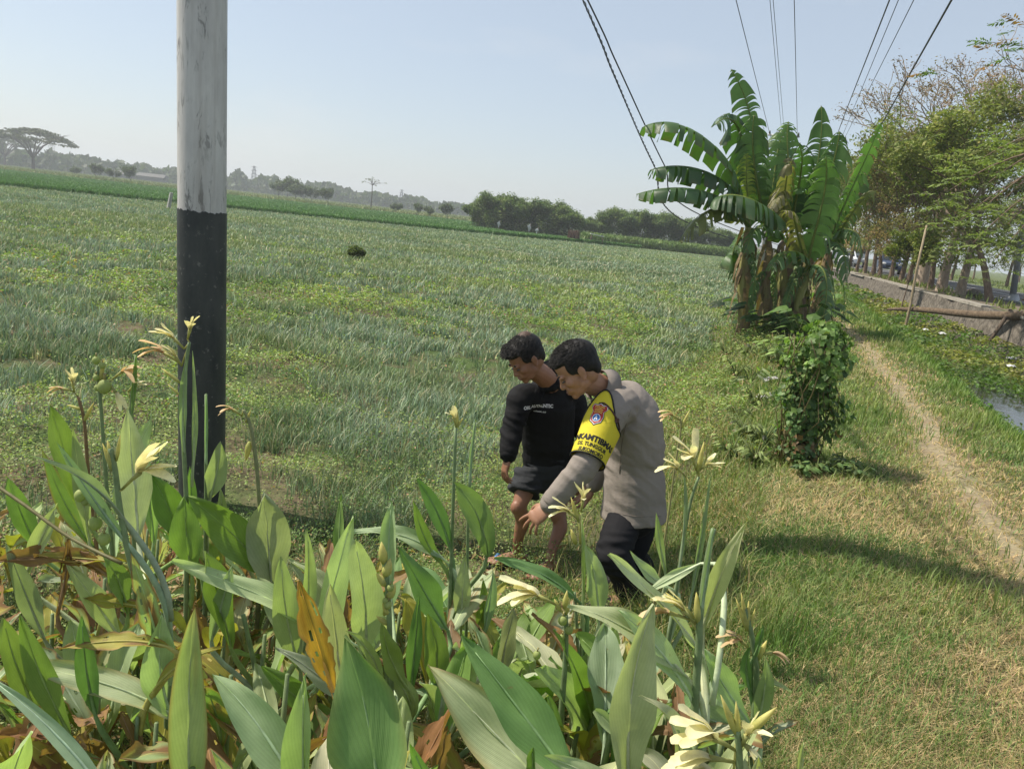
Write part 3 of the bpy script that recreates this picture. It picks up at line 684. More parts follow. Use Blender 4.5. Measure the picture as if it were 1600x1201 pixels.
# small shrub in the field
pr_sh = tree_proto(91, .55, .08, .02, .8, 40, .12, .09, (.08, .12, .035), (.15, .19, .06), levels=3, fork=4, flat=.9, asp=.55)
P = onz(555, 405, .02); put_tree('field_shrub', pr_sh, (P.x, P.y, 0), 'lone dark round shrub standing in the onion field', None, cat='shrub', sc=.95, bark='bark_dark')
# ================================================================== BANANAS
def m_banana():
    t = NT('banana_leaf'); a = t.n('ShaderNodeAttribute', attribute_name='Col').outputs['Color']
    uv = t.n('ShaderNodeUVMap').outputs[0]; sx = t.n('ShaderNodeSeparateXYZ'); t.l(uv, sx.inputs[0])
    wv = t.n('ShaderNodeTexWave', wave_type='BANDS', bands_direction='X'); wv.inputs['Scale'].default_value = 14; wv.inputs['Distortion'].default_value = 1.2; wv.inputs['Detail'].default_value = 2
    t.l(uv, wv.inputs['Vector']); v = t.ramp(wv.outputs['Fac'], [(.2, (.82, .82, .82)), (.8, (1.12, 1.12, 1.12))])
    c = t.mix(1.0, a, v, 'MULTIPLY'); n = t.noise(3, 4, .6, t.coords()); c = t.mix(1.0, c, t.ramp(n, [(.3, (.8, .8, .8)), (.7, (1.15, 1.15, 1.15))]), 'MULTIPLY')
    return t.done(t.trans(t.pr(c, .38, .5, bump=wv.outputs['Fac'], bs=.25, bd=.01), t.mix(1.0, c, (1.5, 1.9, .5), 'MULTIPLY'), .32))
M['banana'] = m_banana()
def m_stem():
    t = NT('banana_stem'); o = t.map(t.geo(), (7, 7, .9)); n = t.noise(1.0, 6, .7, o, .6); n2 = t.noise(1.1, 3, .6, t.geo())
    g = t.ramp(n, [(.25, (.10, .10, .03)), (.5, (.25, .25, .08)), (.8, (.36, .33, .12))]); b = t.ramp(n, [(.25, (.07, .05, .03)), (.5, (.20, .145, .08)), (.8, (.38, .29, .17))])
    return t.done(t.pr(t.mix(t.ramp(n2, [(.42, (0, 0, 0)), (.6, (1, 1, 1))]), g, b), .7, .3, bump=n, bs=.9, bd=.04))
M['bstem'] = m_stem()
def banana_leaf(parent, pts, W, rng, up=(0, 0, 1), col=(.07, .14, .03), tear=.35, droop=.35, fold=.3, dead=False):
    """pts: midrib control points (3-4 world points), W half width"""
    pts = [Vector(p) for p in pts]
    def bez(t):
        q = list(pts)
        while len(q) > 1: q = [q[i].lerp(q[i+1], t) for i in range(len(q)-1)]
        return q[0]
    N = 54; mb = MB(); rib = [bez(i/N) for i in range(N+1)]; up = Vector(up); ch = (pts[-1]-pts[0]).normalized()
    if ch.z > .72 and not dead: up = Vector((-.25+rng.normal(0, .35), -1, .35)); tear = .85
    for side in (-1, 1):
        tearoff = 0; vs = []; i = 2
        while i < N:
            run = int(rng.integers(1, 4)) if rng.random() < tear*.8 else int(rng.integers(3, 8)); j = min(N, i+run)
            dr = droop*(1+rng.normal(0, .14)) + (rng.random() < .06)*.4; sk = rng.normal(0, .035); lenf = 1+rng.normal(0, .06)
            base = len(mb.v); K = 5; V = []; UV = []; Cc = []
            cvar = 1+rng.normal(0, .16)
            for a in range(i, j+1):
                t = a/N; T = (bez(min(1, t+.02))-bez(max(0, t-.02))).normalized(); B = T.cross(up).normalized()*side; Nn = B.cross(T).normalized()
                if Nn.z < 0 and abs(up.z) > .5: Nn = -Nn
                w = W*1.05*min(1, (t*6.5)**.55)*min(1, ((1-t)*4.2)**.5)*lenf
                gap = .008*(1 if a == i else (-1 if a == j else 0))
                for k in range(K+1):
                    s = k/K; ang = fold+dr*s*1.6
                    y = w*(s*cos(min(1.4, ang)*.6)); z = -w*s*sin(min(1.4, ang)*.6)*.9+w*.12*sin(pi*s)
                    p = rib[a]+B*y+Vector((0, 0, z))*(1 if not dead else 1)+T*(w*s*(.18+sk)+gap*s*4)
                    V.append(p); UV.append((t*8, side*s))
                    cc = np.array(col)*cvar
                    if s > .9 and rng.random() < .4: cc = cc*.5+np.array((.14, .09, .04))*.5
                    Cc.append(tuple(np.clip(cc, .005, .8)))
            m = j-i+1; fs = [(r*(K+1)+k, (r+1)*(K+1)+k, (r+1)*(K+1)+k+1, r*(K+1)+k+1) for r in range(m-1) for k in range(K)]
            mb.add(V, fs, UV, Cc); i = j
    leaf = mb.build('leaf', M['banana'], parent)
    r = MB().tube([rib[0]-(rib[1]-rib[0])*3]+rib[::3], [W*.10]+[W*.09*(1-.8*i/(len(rib[::3])-1)) for i in range(len(rib[::3]))], 6, col=(.17, .22, .06) if not dead else (.25, .17, .09))
    o = r.build('midrib', M['leaf'], leaf)
    return leaf
rngb = np.random.default_rng(17)
YB = 16.6
GD, GM, GL, GY, GB = (.06, .12, .045), (.09, .17, .05), (.13, .24, .05), (.28, .34, .05), (.22, .2, .09)
def bl(*p): return [at(x, y, YB+dy) for x, y, dy in p]
plants = [
 dict(base=(1160, 519, -.5), crown=(1168, 345), r=.15, lb='banana plant at the left end of the clump with long arching leaves', leaves=[
   (bl((1163, 330, -.5), (1150, 225, -.5), (1050, 170, -.7), (1003, 200, -.8)), .50, GM, .25, .55),
   (bl((1163, 335, -.4), (1140, 262, -.6), (1060, 250, -.8), (1016, 266, -1.)), .46, GD, .5, .75),
   (bl((1165, 345, -.6), (1130, 290, -1.), (1050, 285, -1.2), (994, 304, -1.2)), .40, GD, .5, .7),
   (bl((1110, 318, -1.1), (1140, 290, -1.4), (1195, 315, -1.5), (1228, 350, -1.5)), .5, GD, .4, .55),
   (bl((1170, 330, 0), (1180, 270, 0), (1190, 180, .1), (1142, 108, .1)), .33, GM, .2, .3),
   (bl((1167, 330, .2), (1172, 220, .2), (1150, 160, -.2), (1118, 195, -.5)), .4, GD, .6, .8),
   (bl((1165, 350, -.3), (1140, 305, -.8), (1100, 320, -1.2), (1062, 376, -1.2)), .36, (.16, .17, .06), .9, .9),
   (bl((1170, 340, -.3), (1166, 290, -.4), (1166, 240, -.5)), .20, GY, .1, .3),
   (bl((1172, 345, .3), (1185, 280, .4), (1215, 240, .5), (1222, 300, .2)), .42, GM, .4, .6)]),
 dict(base=(1196, 522, -.2), crown=(1200, 370), r=.14, lb='slender banana plant second from the left of the clump', leaves=[
   (bl((1202, 360, 0), (1210, 280, 0), (1212, 220, .2), (1230, 195, .3)), .34, GM, .4, .5),
   (bl((1202, 360, 0), (1180, 300, -.3), (1172, 230, -.4), (1178, 180, -.5)), .42, GM, .4, .5),
   (bl((1200, 370, 0), (1220, 300, -.5), (1235, 260, -.7), (1205, 330, -1)), .3, GB, .8, .9),
   (bl((1198, 370, 0), (1160, 330, -.2), (1130, 400, -.3), (1150, 440, -.2)), .3, GM, .7, .6)]),
 dict(base=(1222, 525, 0), crown=(1234, 365), r=.20, lb='stout brown sheathed banana plant in the middle of the clump', leaves=[
   (bl((1236, 360, 0), (1240, 280, 0), (1225, 230, .1), (1232, 190, .2)), .40, GL, .3, .35),
   (bl((1236, 360, 0), (1245, 290, -.5), (1262, 250, -.8), (1248, 225, -1)), .34, GD, .5, .5),
   (bl((1230, 370, -.3), (1215, 310, -.8), (1240, 240, -1.1), (1232, 255, -1.3)), .26, GB, .8, .8),
   (bl((1236, 365, .3), (1260, 300, .3), (1280, 260, .3), (1300, 330, .1)), .42, GM, .5, .7),
   (bl((1230, 380, -.5), (1200, 340, -1.), (1180, 340, -1.3), (1165, 395, -1.3)), .3, GM, .7, .7)]),
 dict(base=(1250, 520, .4), crown=(1262, 370), r=.15, lb='banana plant right of the stout brown stem, bright ragged leaves', leaves=[
   (bl((1264, 365, .3), (1262, 300, .1), (1290, 240, 0), (1283, 165, 0)), .32, GM, .6, .5),
   (bl((1264, 365, .3), (1275, 300, .3), (1268, 250, -.2), (1240, 300, -.5)), .36, GL, .5, .6),
   (bl((1264, 365, .2), (1285, 310, -.2), (1305, 260, -.4), (1312, 205, -.5)), .42, GM, .6, .55),
   (bl((1262, 375, 0), (1290, 330, -.5), (1290, 350, -.9), (1270, 400, -1)), .32, GL, .6, .7)]),
 dict(base=(1275, 514, .8), crown=(1292, 385), r=.15, lb='leaning banana plant at the right end of the clump', leaves=[
   (bl((1296, 380, .7), (1310, 330, .6), (1345, 270, .5), (1378, 190, .4)), .22, GL, .3, .4),
   (bl((1294, 380, .7), (1300, 300, .5), (1296, 230, .3), (1322, 215, .3)), .40, GD, .6, .6),
   (bl((1296, 385, .8), (1320, 330, .8), (1345, 280, .8), (1352, 250, .8)), .32, GM, .5, .5),
   (bl((1296, 385, .5), (1330, 340, .2), (1345, 300, 0), (1370, 300, 0)), .22, (.17, .18, .07), .9, .9),
   (bl((1290, 385, .5), (1320, 350, 0), (1340, 345, -.2), (1348, 400, -.3)), .32, GM, .6, .7),
   (bl((1290, 385, .4), (1310, 370, -.2), (1322, 380, -.4), (1322, 440, -.5)), .3, GM, .7, .7)]),
 dict(base=(1238, 530, -1.0), crown=(1262, 415), r=.12, lb='short young banana plant at the front of the clump', leaves=[
   (bl((1262, 410, -1), (1275, 350, -1.2), (1298, 290, -1.3), (1290, 245, -1.4)), .36, GL, .5, .4),
   (bl((1262, 415, -1), (1240, 370, -1.3), (1246, 320, -1.5), (1225, 330, -1.6)), .3, GB, .8, .8),
   (bl((1262, 420, -1), (1290, 400, -1.4), (1300, 440, -1.6), (1285, 500, -1.6)), .32, GM, .6, .6),
   (bl((1262, 415, -1), (1250, 380, -1.4), (1215, 390, -1.6), (1205, 420, -1.6)), .3, GM, .6, .6)]),
]
for pl in plants:
    x, y, dy = pl['base']; B = at(x, y, YB+dy); B.z = gh(B.x, B.y)-.05; c = at(pl['crown'][0], pl['crown'][1], YB+dy*.8)
    r = pl['r'] = pl['r']*.78; t = empty('banana_plant', B, pl['lb'], 'banana plant', 'banana plants in the clump on the bank')
    pts = [B.lerp(c, k/7)+Vector((.05*sin(k*1.3), .04*cos(k), 0)) for k in range(8)]; r = pl['r']
    MB().tube(pts, [r*1.35, r*1.15, r*1.05, r, r*.95, r*.85, r*.7, r*.42], 14).build('pseudostem', M['bstem'], t)
    sh = MB()
    for k in range(24):   # dry hanging sheaths
        a = rngb.random()*6.28; f = rngb.uniform(.25, .95); p = B.lerp(c, f)+Vector((cos(a), sin(a), 0))*r*.95; l = rngb.uniform(.25, .7); o = Vector((cos(a), sin(a), 0))*rngb.uniform(.02, .16)
        side = Vector((-sin(a), cos(a), 0))*rngb.uniform(.03, .07); cc = (.21, .155, .09) if rngb.random() < .6 else (.13, .09, .055)
        m1 = p+o+Vector((0, 0, -l*.45)); e = p+o*1.3+Vector((0, 0, -l)); sh.add([p-side, p+side, m1+side*.9, m1-side*.9, e+side*.3, e-side*.3], [(0, 1, 2, 3), (3, 2, 4, 5)], None, cc)
    sh.build('dry_sheath', M['leaf'], t, False)
    for q in range(3):   # old leaves hanging down round the stem
        a = rngb.random()*6.28; s0 = B.lerp(c, rngb.uniform(.55, 1.0)); o = Vector((cos(a), sin(a)*.7, 0)); L_ = rngb.uniform(.7, 1.5); kk = rngb.random()
        pl['leaves'].append(([s0, s0+o*L_*.35+Vector((0, 0, .25)), s0+o*L_*.55-Vector((0, 0, L_*.35)), s0+o*L_*rngb.uniform(.3, .7)-Vector((0, 0, min(L_*1.1, s0.z-.75)))], rngb.uniform(.10, .2), GB if kk < .12 else ((.2, .14, .08) if kk < .22 else (GM if kk < .8 else GL)), .95, .8))
    for pts, W, colr, tear, droop in pl['leaves']:
        banana_leaf(t, pts, W, rngb, col=colr, tear=tear, droop=droop)
# round leaved creeper (taro-like) around the feet of the bananas
def leafy_plant(name, spots, rng, size, c1, c2, label, cat, nstem=14, h=.5, asp=.85):
    t = empty(name, spots[0], label, cat); st, lf = MB(), MB()
    for s in spots:
        for k in range(nstem):
            a = rng.random()*6.28; hh = h*rng.uniform(.3, 1); e = Vector(s)+Vector((cos(a)*hh*.7, sin(a)*hh*.7, hh)); st.tube([Vector(s), Vector(s).lerp(e, .5)+Vector((0, 0, hh*.15)), e], [.008, .006, .004], 4, col=(.12, .16, .05))
            T = Vector((cos(a), sin(a), -.25)).normalized(); Bv = T.cross(Vector((0, 0, 1))).normalized(); L = size*rng.uniform(.7, 1.3); col = tuple(np.array(c1)*(1-rng.random())+np.array(c2)*rng.random()); dn = Vector((0, 0, -1))
            P = [e-T*L*.1, e+T*L*.1+Bv*L*asp*.5+dn*L*.1, e+T*L*.5+Bv*L*asp*.42+dn*L*.14, e+T*L+dn*L*.25, e+T*L*.5-Bv*L*asp*.42+dn*L*.14, e+T*L*.1-Bv*L*asp*.5+dn*L*.1, e+T*L*.45]
            lf.add(P, [(0, 1, 6), (1, 2, 6), (2, 3, 6), (3, 4, 6), (4, 5, 6), (5, 0, 6)], None, col)
    st.build('stalk_tangle', M['leaf'], t); lf.build('foliage', M['leaf'], t, False)
    if name == 'tall_bank_weed': t['kind'] = 'stuff'
    return t
r2 = np.random.default_rng(8)
def gs(*pix): return [ground_at(x, y) for x, y in pix]
leafy_plant('broad_leaf_weed', gs((1160, 524), (1172, 518), (1185, 525), (1150, 520), (1166, 512)), r2, .30, (.04, .09, .03), (.09, .15, .05), 'dark round leaved weed at the foot of the leftmost banana plant', 'weed', 9, .75)
leafy_plant('broad_leaf_weed', gs((1205, 527), (1218, 522), (1228, 528)), r2, .24, (.04, .08, .03), (.08, .14, .04), 'dark leafy weed at the foot of the stout banana stem', 'weed', 9, .5)
leafy_plant('broad_leaf_weed', gs((1290, 520), (1300, 500), (1283, 505), (1308, 488), (1270, 528), (1255, 530), (1244, 532)), r2, .26, (.05, .10, .03), (.10, .17, .05), 'green leafy weed right of the banana stems by the path', 'weed', 9, .7)
leafy_plant('tall_bank_weed', gs((1215, 560), (1228, 552), (1240, 560), (1222, 575), (1205, 570), (1250, 570)), r2, .11, (.10, .17, .05), (.2, .28, .09), 'bushy green weeds filling the bank between the bananas and the vine stump', 'weed', 34, .38, .5)
leafy_plant('tall_bank_weed', gs((1165, 690), (1150, 660), (1178, 730), (1140, 720), (1190, 700)), r2, .06, (.12, .18, .06), (.22, .28, .1), 'low straggling weeds on the bank left of the vine stump foot', 'weed', 40, .22, .5)
leafy_plant('tall_bank_weed', gs((1180, 640), (1150, 590), (1165, 560), (1135, 560)), r2, .07, (.12, .18, .06), (.24, .3, .1), 'weedy green clumps on the bank edge below the leftmost banana plant', 'weed', 36, .28, .5)
# vine covered stump
Pb = ground_at(1243, 724); vb = empty('vine_covered_stump', Pb, 'leafy vine smothering a stump beside the foot path', 'vine')
MB().tube([Pb+Vector((0, 0, -.1)), Pb+Vector((.02, 0, .5)), Pb+Vector((.06, .05, .95))], [.05, .04, .03], 9).build('stump', M['bark_dark'], vb)
st = MB()
for k in range(26):
    a = r2.random()*6.28; pts = [Pb+Vector((cos(a)*.2*r2.random(), sin(a)*.2, 0))]
    for j in range(1, 6): a += r2.normal(0, .5); pts.append(Pb+Vector((cos(a)*(.1+.14*r2.random()), sin(a)*(.1+.14*r2.random()), j*.2)))
    st.tube(pts, .004, 4, col=(.14, .12, .06))
st.build('vine_stem', M['leaf'], vb)
n = 3000; zz = r2.random(n)**.85*1.12; a = r2.random(n)*2*pi; rr = np.interp(zz, [0, .15, .4, .65, .9, 1.12], [.17, .17, .20, .19, .24, .07])*(1+1.1*(vnoise(zz*9+20, a*2.2, 1, 3)-.5)); rad = rr*(r2.random(n)**.35)*(1+.25*np.sin(a*3+zz*7))
off = np.interp(zz, [0, .5, 1.12], [0, -.02, .03])
P = np.stack([Pb.x+np.cos(a)*rad+off+.03, Pb.y+np.sin(a)*rad, Pb.z+zz], 1); nr = np.stack([np.cos(a), np.sin(a), np.full(n, .5)], 1)+r2.normal(0, .45, (n, 3))
c = mixc(hcol(n, (.075, .14, .045), .2), hcol(n, (.17, .27, .08), .2), sstep(.45, .75, r2.random(n)*.5+.5*zz)); lo = (zz < .3) & (r2.random(n) < .3); c[lo] = hcol(int(lo.sum()), (.2, .14, .07), .2)
link_mesh('foliage', np_mesh('foliage', *cards(P, r2.uniform(.03, .062, n), nr, cl(c), .95, r2, .5)), M['leaf'], vb)
Pt = ground_at(1290, 760)
leafy_plant('low_creeper', gs((1275, 742), (1295, 740), (1320, 735), (1340, 750), (1255, 745)), r2, .05, (.06, .12, .04), (.12, .18, .06), 'low dark creeper spreading from the stump towards the path', 'creeper', 26, .12)
leafy_plant('long_leaf_weed', gs((1168, 605), (1172, 600)), r2, .20, (.10, .18, .04), (.15, .22, .06), 'strappy leaved weed on the bank left of the vine stump', 'weed', 8, .28, .16)
# ================================================================== POLE, WIRES, TOWERS, VEHICLES, SMALL THINGS
def m_pole_white():
    t = NT('white_pole_paint'); o = t.geo(); n = t.noise(5, 6, .7, t.map(o, (1, 1, .35))); n2 = t.noise(16, 6, .75, t.map(o, (1, 1, .22)), 1.0); n3 = t.noise(3, 3, .5, o)
    base = t.ramp(n, [(.3, (.42, .41, .40)), (.7, (.60, .59, .57))])
    chip = t.ramp(n2, [(.54, (0, 0, 0)), (.60, (1, 1, 1))]); c = t.mix(t.math('MULTIPLY', chip, t.ramp(n3, [(.45, (0, 0, 0)), (.65, (1, 1, 1))])), base, (.13, .125, .12))
    n4 = t.noise(9, 4, .6, t.map(o, (3, 3, .12))); c = t.mix(t.math('MULTIPLY', t.ramp(n4, [(.5, (0, 0, 0)), (.75, (1, 1, 1))]), .35), c, (.26, .23, .2))
    return t.done(t.pr(c, .55, .35, bump=n2, bs=.6, bd=.004))
def m_pole_black():
    t = NT('black_pole_paint'); o = t.geo(); n = t.noise(8, 6, .7, t.map(o, (1, 1, .4))); n2 = t.noise(60, 4, .6, t.map(o, (.3, .3, 1.5)))
    c = t.ramp(n, [(.3, (.020, .025, .027)), (.75, (.060, .064, .062))]); c = t.mix(t.math('MULTIPLY', t.ramp(t.noise(22, 5, .7, o), [(.60, (0, 0, 0)), (.66, (1, 1, 1))]), .7), c, (.17, .17, .155))
    return t.done(t.pr(c, .5, .35, bump=n2, bs=.25, bd=.003))
PB = onz(320, 745, .2); PB.y = 5.05; PB.x = at(318, 700, 5.05).x
pole = empty('utility_pole', (PB.x, PB.y, gh(PB.x, PB.y)), 'thick steel pole painted white above black standing among the yellow flowered plants', 'utility pole')
pt = at(316, 100, 5.05); dirp = Vector((pt.x-PB.x, 0, pt.z-gh(PB.x, PB.y))); base = Vector((PB.x, PB.y, gh(PB.x, PB.y))); 
zs = at(318, 333, 5.05-.15).z
def pp(z): return base+dirp*((z-base.z)/dirp.z)
def ragged_tube(name, mat, z0, z1, r0, r1, n=96, rag0=0, rag1=0):
    mb = MB(); rows = 24; V = []; fs = []
    for i in range(rows+1):
        for j in range(n):
            a = 2*pi*j/n; q = mnoise.noise(Vector((cos(a)*9, sin(a)*9, 1)))*.7+mnoise.noise(Vector((cos(a)*30, sin(a)*30, 4)))*.4
            z = z0+(z1-z0)*i/rows+(rag0*q if i == 0 else (rag1*q if i == rows else 0)); r = r0+(r1-r0)*i/rows
            c = pp(z); V.append((c.x+cos(a)*r, c.y+sin(a)*r, z))
    for i in range(rows):
        for j in range(n): fs.append((i*n+j, i*n+(j+1) % n, (i+1)*n+(j+1) % n, (i+1)*n+j))
    mb.add(V, fs); return mb.build(name, mat, pole)
RP = .152
ragged_tube('black_band', m_pole_black(), base.z-.3, zs+.006, RP-.0005, RP-.0005, rag1=.018)
ragged_tube('white_shaft', m_pole_white(), zs-.03, 8.6, RP-.004, RP-.016, rag0=.0)
MB().tube([pp(8.58), pp(8.66)], [.12, .08], 20).build('cap', M['bark_dark'], pole)
# power wires: parallel to the path, hung on two far poles
def far_pole(u, v, h, label):
    x, y = xy_of(u, v); t = empty('power_pole', (x, y, gh(x, y)), label, 'power pole')
    z0 = gh(x, y); m = M['concrete']; mb = MB().tube([(x, y, z0-.3), (x, y, h)], [.17, .11], 12); mb.build('shaft', m, t)
    a = Vector((x, y, h-.25)); dv = Vector((cos(TH), -sin(TH), 0)); MB().tube([a-dv*.75, a+dv*.75], [.05, .05], 6).build('crossarm', M['steel'], t)
    for k in (-.68, -.25, .25, .68): MB().tube([a+dv*k, a+dv*k+Vector((0, 0, .09)), a+dv*k+Vector((0, 0, .2))], [.035, .05, .02], 8).build('insulator', M['wire'], t)
    return t
M['concrete'] = m_noise('pole_concrete', (.25, .25, .24), (.38, .37, .35), 4, .8)
M['steel'] = m_noise('galvanised_steel', (.30, .31, .32), (.42, .43, .44), 5, .5, .5, metal=.4)
M['rust'] = m_noise('rusted_lattice', (.25, .26, .28), (.36, .37, .38), 2, .7)
_p = at(1226, 204, 40.); far_pole(*uv_of(_p.x, _p.y), _p.z, 'distant power pole whose tip shows behind the banana leaves')
_q = at(1302, 250, 60.); far_pole(*uv_of(_q.x, _q.y), _q.z, 'farther power pole behind the right side of the banana clump')
def spline3(pts, n=14):
    return dense(pts, [.01]*len(pts), n)[0]
def wire(x0, z0, pix, r, label, twist=False, E=None):
    """hangs in the vertical plane from the point above frame top pixel (x0,0) at height z0 to the far end E; pix = pixels it passes"""
    A = onz(x0, 0, z0); E = Vector(E); d = E-A; nrm = Vector((d.y, -d.x, 0)).normalized(); pts = []
    for px, py in pix:
        q = ray(px, py); t = (A-Vector((0, 0, EYE))).dot(nrm)/q.dot(nrm); pts.append(Vector((0, 0, EYE))+q*t)
    pts = [A]+pts+[E]
    s0 = (pts[1]-pts[0]); s0 = s0/Vector((s0.x, s0.y, 0)).length; dh = Vector((d.x, d.y, 0)).normalized()
    pre = [A-dh*L_+Vector((0, 0, -s0.z*L_*.9)) for L_ in (26, 17, 8)]
    P = spline3(pre+pts); mb = MB()
    if twist:
        q = []
        for i in range(len(P)-1):
            m = max(2, int((P[i+1]-P[i]).length/.035)); q += [P[i].lerp(P[i+1], k/m) for k in range(m)]
        offs = [[], []]; sp = 0
        for i, p in enumerate(q):
            if i: sp += (q[i]-q[i-1]).length
            a = sp*2*pi/.30; o = (Vector((1, 0, 0))*cos(a)+Vector((0, 0, 1))*sin(a))*r*.9; offs[0].append(p+o); offs[1].append(p-o)
        for o in offs: mb.tube(o, r*.72, 4)
    else: mb.tube(P, r, 6)
    tag(mb.build('power_wire', M['wire']), label, 'wire', 'overhead wires')
wire(1150, 7.5, [], .010, 'thin wire left of the three passing behind the tallest banana leaf', E=at(1206, 222, 40))
wire(1203, 7.5, [], .007, 'thin wire of the close pair, left one, above the clump', E=at(1222, 214, 40))
wire(1208, 7.5, [], .007, 'thin wire of the close pair, right one, above the clump', E=at(1226, 214, 40))
wire(1241, 7.5, [], .009, 'near vertical thin wire right of the close pair', E=at(1246, 218, 40))
wire(1390, 7.6, [(1312, 200)], .016, 'thicker black wire, left of the right hand set', E=at(1291, 262, 60))
wire(1404, 7.6, [(1317, 211)], .009, 'thin middle wire of the right hand set', E=at(1300, 256, 60))
wire(1428, 7.6, [(1317, 222)], .010, 'thin wire third in the right hand set', E=at(1308, 246, 60))
wire(1487, 6.6, [(1425, 110), (1362, 222)], .019, 'thick black cable furthest right, sloping down to the banana tips', E=at(1318, 300, 60))
wire(911, 5.3, [(960, 118), (1021, 256), (1075, 348)], .012, 'twisted black cable furthest left, crossing the banana leaf tips', True, at(1218, 392, 40))
wire(918, 5.6, [(964, 100), (1037, 256), (1081, 329)], .014, 'smooth black cable beside the twisted one at the left', E=at(1219, 384, 40))
# transmission towers
def pylon(px, py_base, Y, H, label):
    P = at(px, py_base, Y); t = empty('pylon', (P.x, P.y, -.5), label, 'pylon', 'pylons on the horizon'); mb = MB(); b = H*.11
    def w(z): return b*(1-z/H)**.9+.35
    lev = [H*k/9 for k in range(10)]
    for sx, sy in ((1, 1), (1, -1), (-1, 1), (-1, -1)):
        mb.tube([(P.x+sx*w(z), P.y+sy*w(z), z) for z in lev], .15, 4)
    for i in range(9):
        z, z2 = lev[i], lev[i+1]
        for f in ((1, 1, 1, -1), (1, 1, -1, 1), (-1, -1, 1, -1), (-1, -1, -1, 1)):
            mb.tube([(P.x+f[0]*w(z), P.y+f[1]*w(z), z), (P.x+f[2]*w(z2), P.y+f[3]*w(z2), z2)], .07, 4)
            mb.tube([(P.x+f[2]*w(z), P.y+f[3]*w(z), z), (P.x+f[0]*w(z2), P.y+f[1]*w(z2), z2)], .07, 4)
    mb.build('lattice_tower', M['rust'], t)
    for z in (H*.68, H*.82, H*.95): MB().tube([(P.x-H*.12, P.y, z), (P.x, P.y, z+.8), (P.x+H*.12, P.y, z)], [.1, .2, .1], 4).build('crossarm', M['rust'], t)
pylon(396, 295, 520, 17.5, 'hazy lattice pylon just right of the painted pole')
pylon(626, 321, 560, 13.5, 'hazy lattice pylon left of the far grove')
pylon(81, 262, 700, 30, 'very faint pylon behind the rain tree')
# concrete marker post in the rice edge
P = onz(263, 327, 0); Y = P.y; a = at(263, 327, Y); b = at(268, 301, Y); o = MB().tube([Vector((a.x, Y, -.2)), a, b], [.17, .17, .15], 4).build('marker_post', M['concrete'], None, False); tag(o, 'pale concrete post leaning at the rice field edge left of the pole', 'post')
# heap of brown sheaves
P = onz(895, 378, 0); hp = empty('sheaf_stack', (P.x, P.y, 0), 'brown pointed stack of dry stalks in front of the bigger grove', 'stack'); mb = MB(); rr = np.random.default_rng(2)
for k in range(46):
    a = rr.random()*6.28; r = rr.random()**.5*.8; mb.tube([(P.x+cos(a)*r*1.15, P.y+sin(a)*r, -.1), (P.x+cos(a)*r*.9, P.y+sin(a)*r*.8, .9+rr.random()*.5), (P.x+cos(a)*r*1.05, P.y+sin(a)*r*.8, 1.35+rr.random()*.35)], [.09, .08, .03], 5, col=tuple(np.array((.17, .10, .07))*rr.uniform(.6, 1.4)))
mb.build('stalks', M['leaf'], hp, False)
M['white'] = m_noise('white_sheet', (.42, .43, .42), (.62, .62, .61), 9, .6); M['shedroof'] = m_noise('weathered_roof', (.10, .10, .095), (.15, .145, .135), 1, .8)
for x, y, Y, h, lb in [(779, 357, 112, .9, 'white rag flag on a stick, leftmost in the rice'), (826, 367, 104, 1.0, 'white rag flag on a stick, taller of the two near the grove middle'), (838, 371, 103, .6, 'short white rag flag right of the taller one')]:
    P = at(x, y, Y); t = empty('rag_flag', (P.x, P.y, 0), lb, 'flag', 'white rag flags in the rice')
    MB().tube([(P.x, P.y, -.1), (P.x+.15, P.y, h+.9)], .03, 5).build('stick', M['bark'], t)
    mb = MB(); N_ = 6; V = []
    for i in range(N_+1):
        for j in range(4): V.append((P.x+.12+.1*i/N_-.42*(j/3)*(1-.4*i/N_), P.y+.07*sin(i+j*1.4), h+.85-.75*h*i/N_-.12*j))
    mb.add(V, [(i*4+j, i*4+j+1, i*4+5+j, i*4+4+j) for i in range(N_) for j in range(3)]); mb.build('rag', M['white'], t)
P = at(932, 377, 108); t = empty('field_hut', (P.x, P.y, 0), 'tiny pale roofed shelter between the brown stack and the corn', 'shelter')
MB().box((P.x, P.y, 1.25), (1.9, 1.3, .10), rot=Matrix.Rotation(.12, 3, 'Y')).build('roof', M['white'], t, False)
for sx, sy in ((-.8, -.5), (.8, -.5), (.8, .5), (-.8, .5)): MB().tube([(P.x+sx, P.y+sy, -.1), (P.x+sx, P.y+sy, 1.2)], .04, 5).build('leg', M['bark'], t)
# far low buildings on the left horizon
for x, y, Y, w_, h_, lb in [(190, 283, 420, 9, 3.2, 'long pale roofed shed on the far left horizon'), (238, 290, 430, 11, 3.4, 'pale shed nearest the painted pole on the horizon')]:
    P = at(x, y, Y); t = empty('shed', (P.x, P.y, -.3), lb, 'shed', 'far sheds on the horizon')
    MB().box((P.x, P.y, h_/2-.3), (w_*1.3, 6, h_)).build('wall', M['shedroof'], t, False)
    mb = MB(); mb.add([(P.x-w_*.72, P.y-3.6, h_-.35), (P.x+w_*.72, P.y-3.6, h_-.35), (P.x+w_*.72, P.y+3.6, h_-.35), (P.x-w_*.72, P.y+3.6, h_-.35), (P.x-w_*.68, P.y, h_+1.4), (P.x+w_*.68, P.y, h_+1.4)], [(0, 1, 5, 4), (2, 3, 4, 5), (1, 2, 5), (3, 0, 4), (3, 2, 1, 0)]); mb.build('roof', M['shedroof'], t, False)
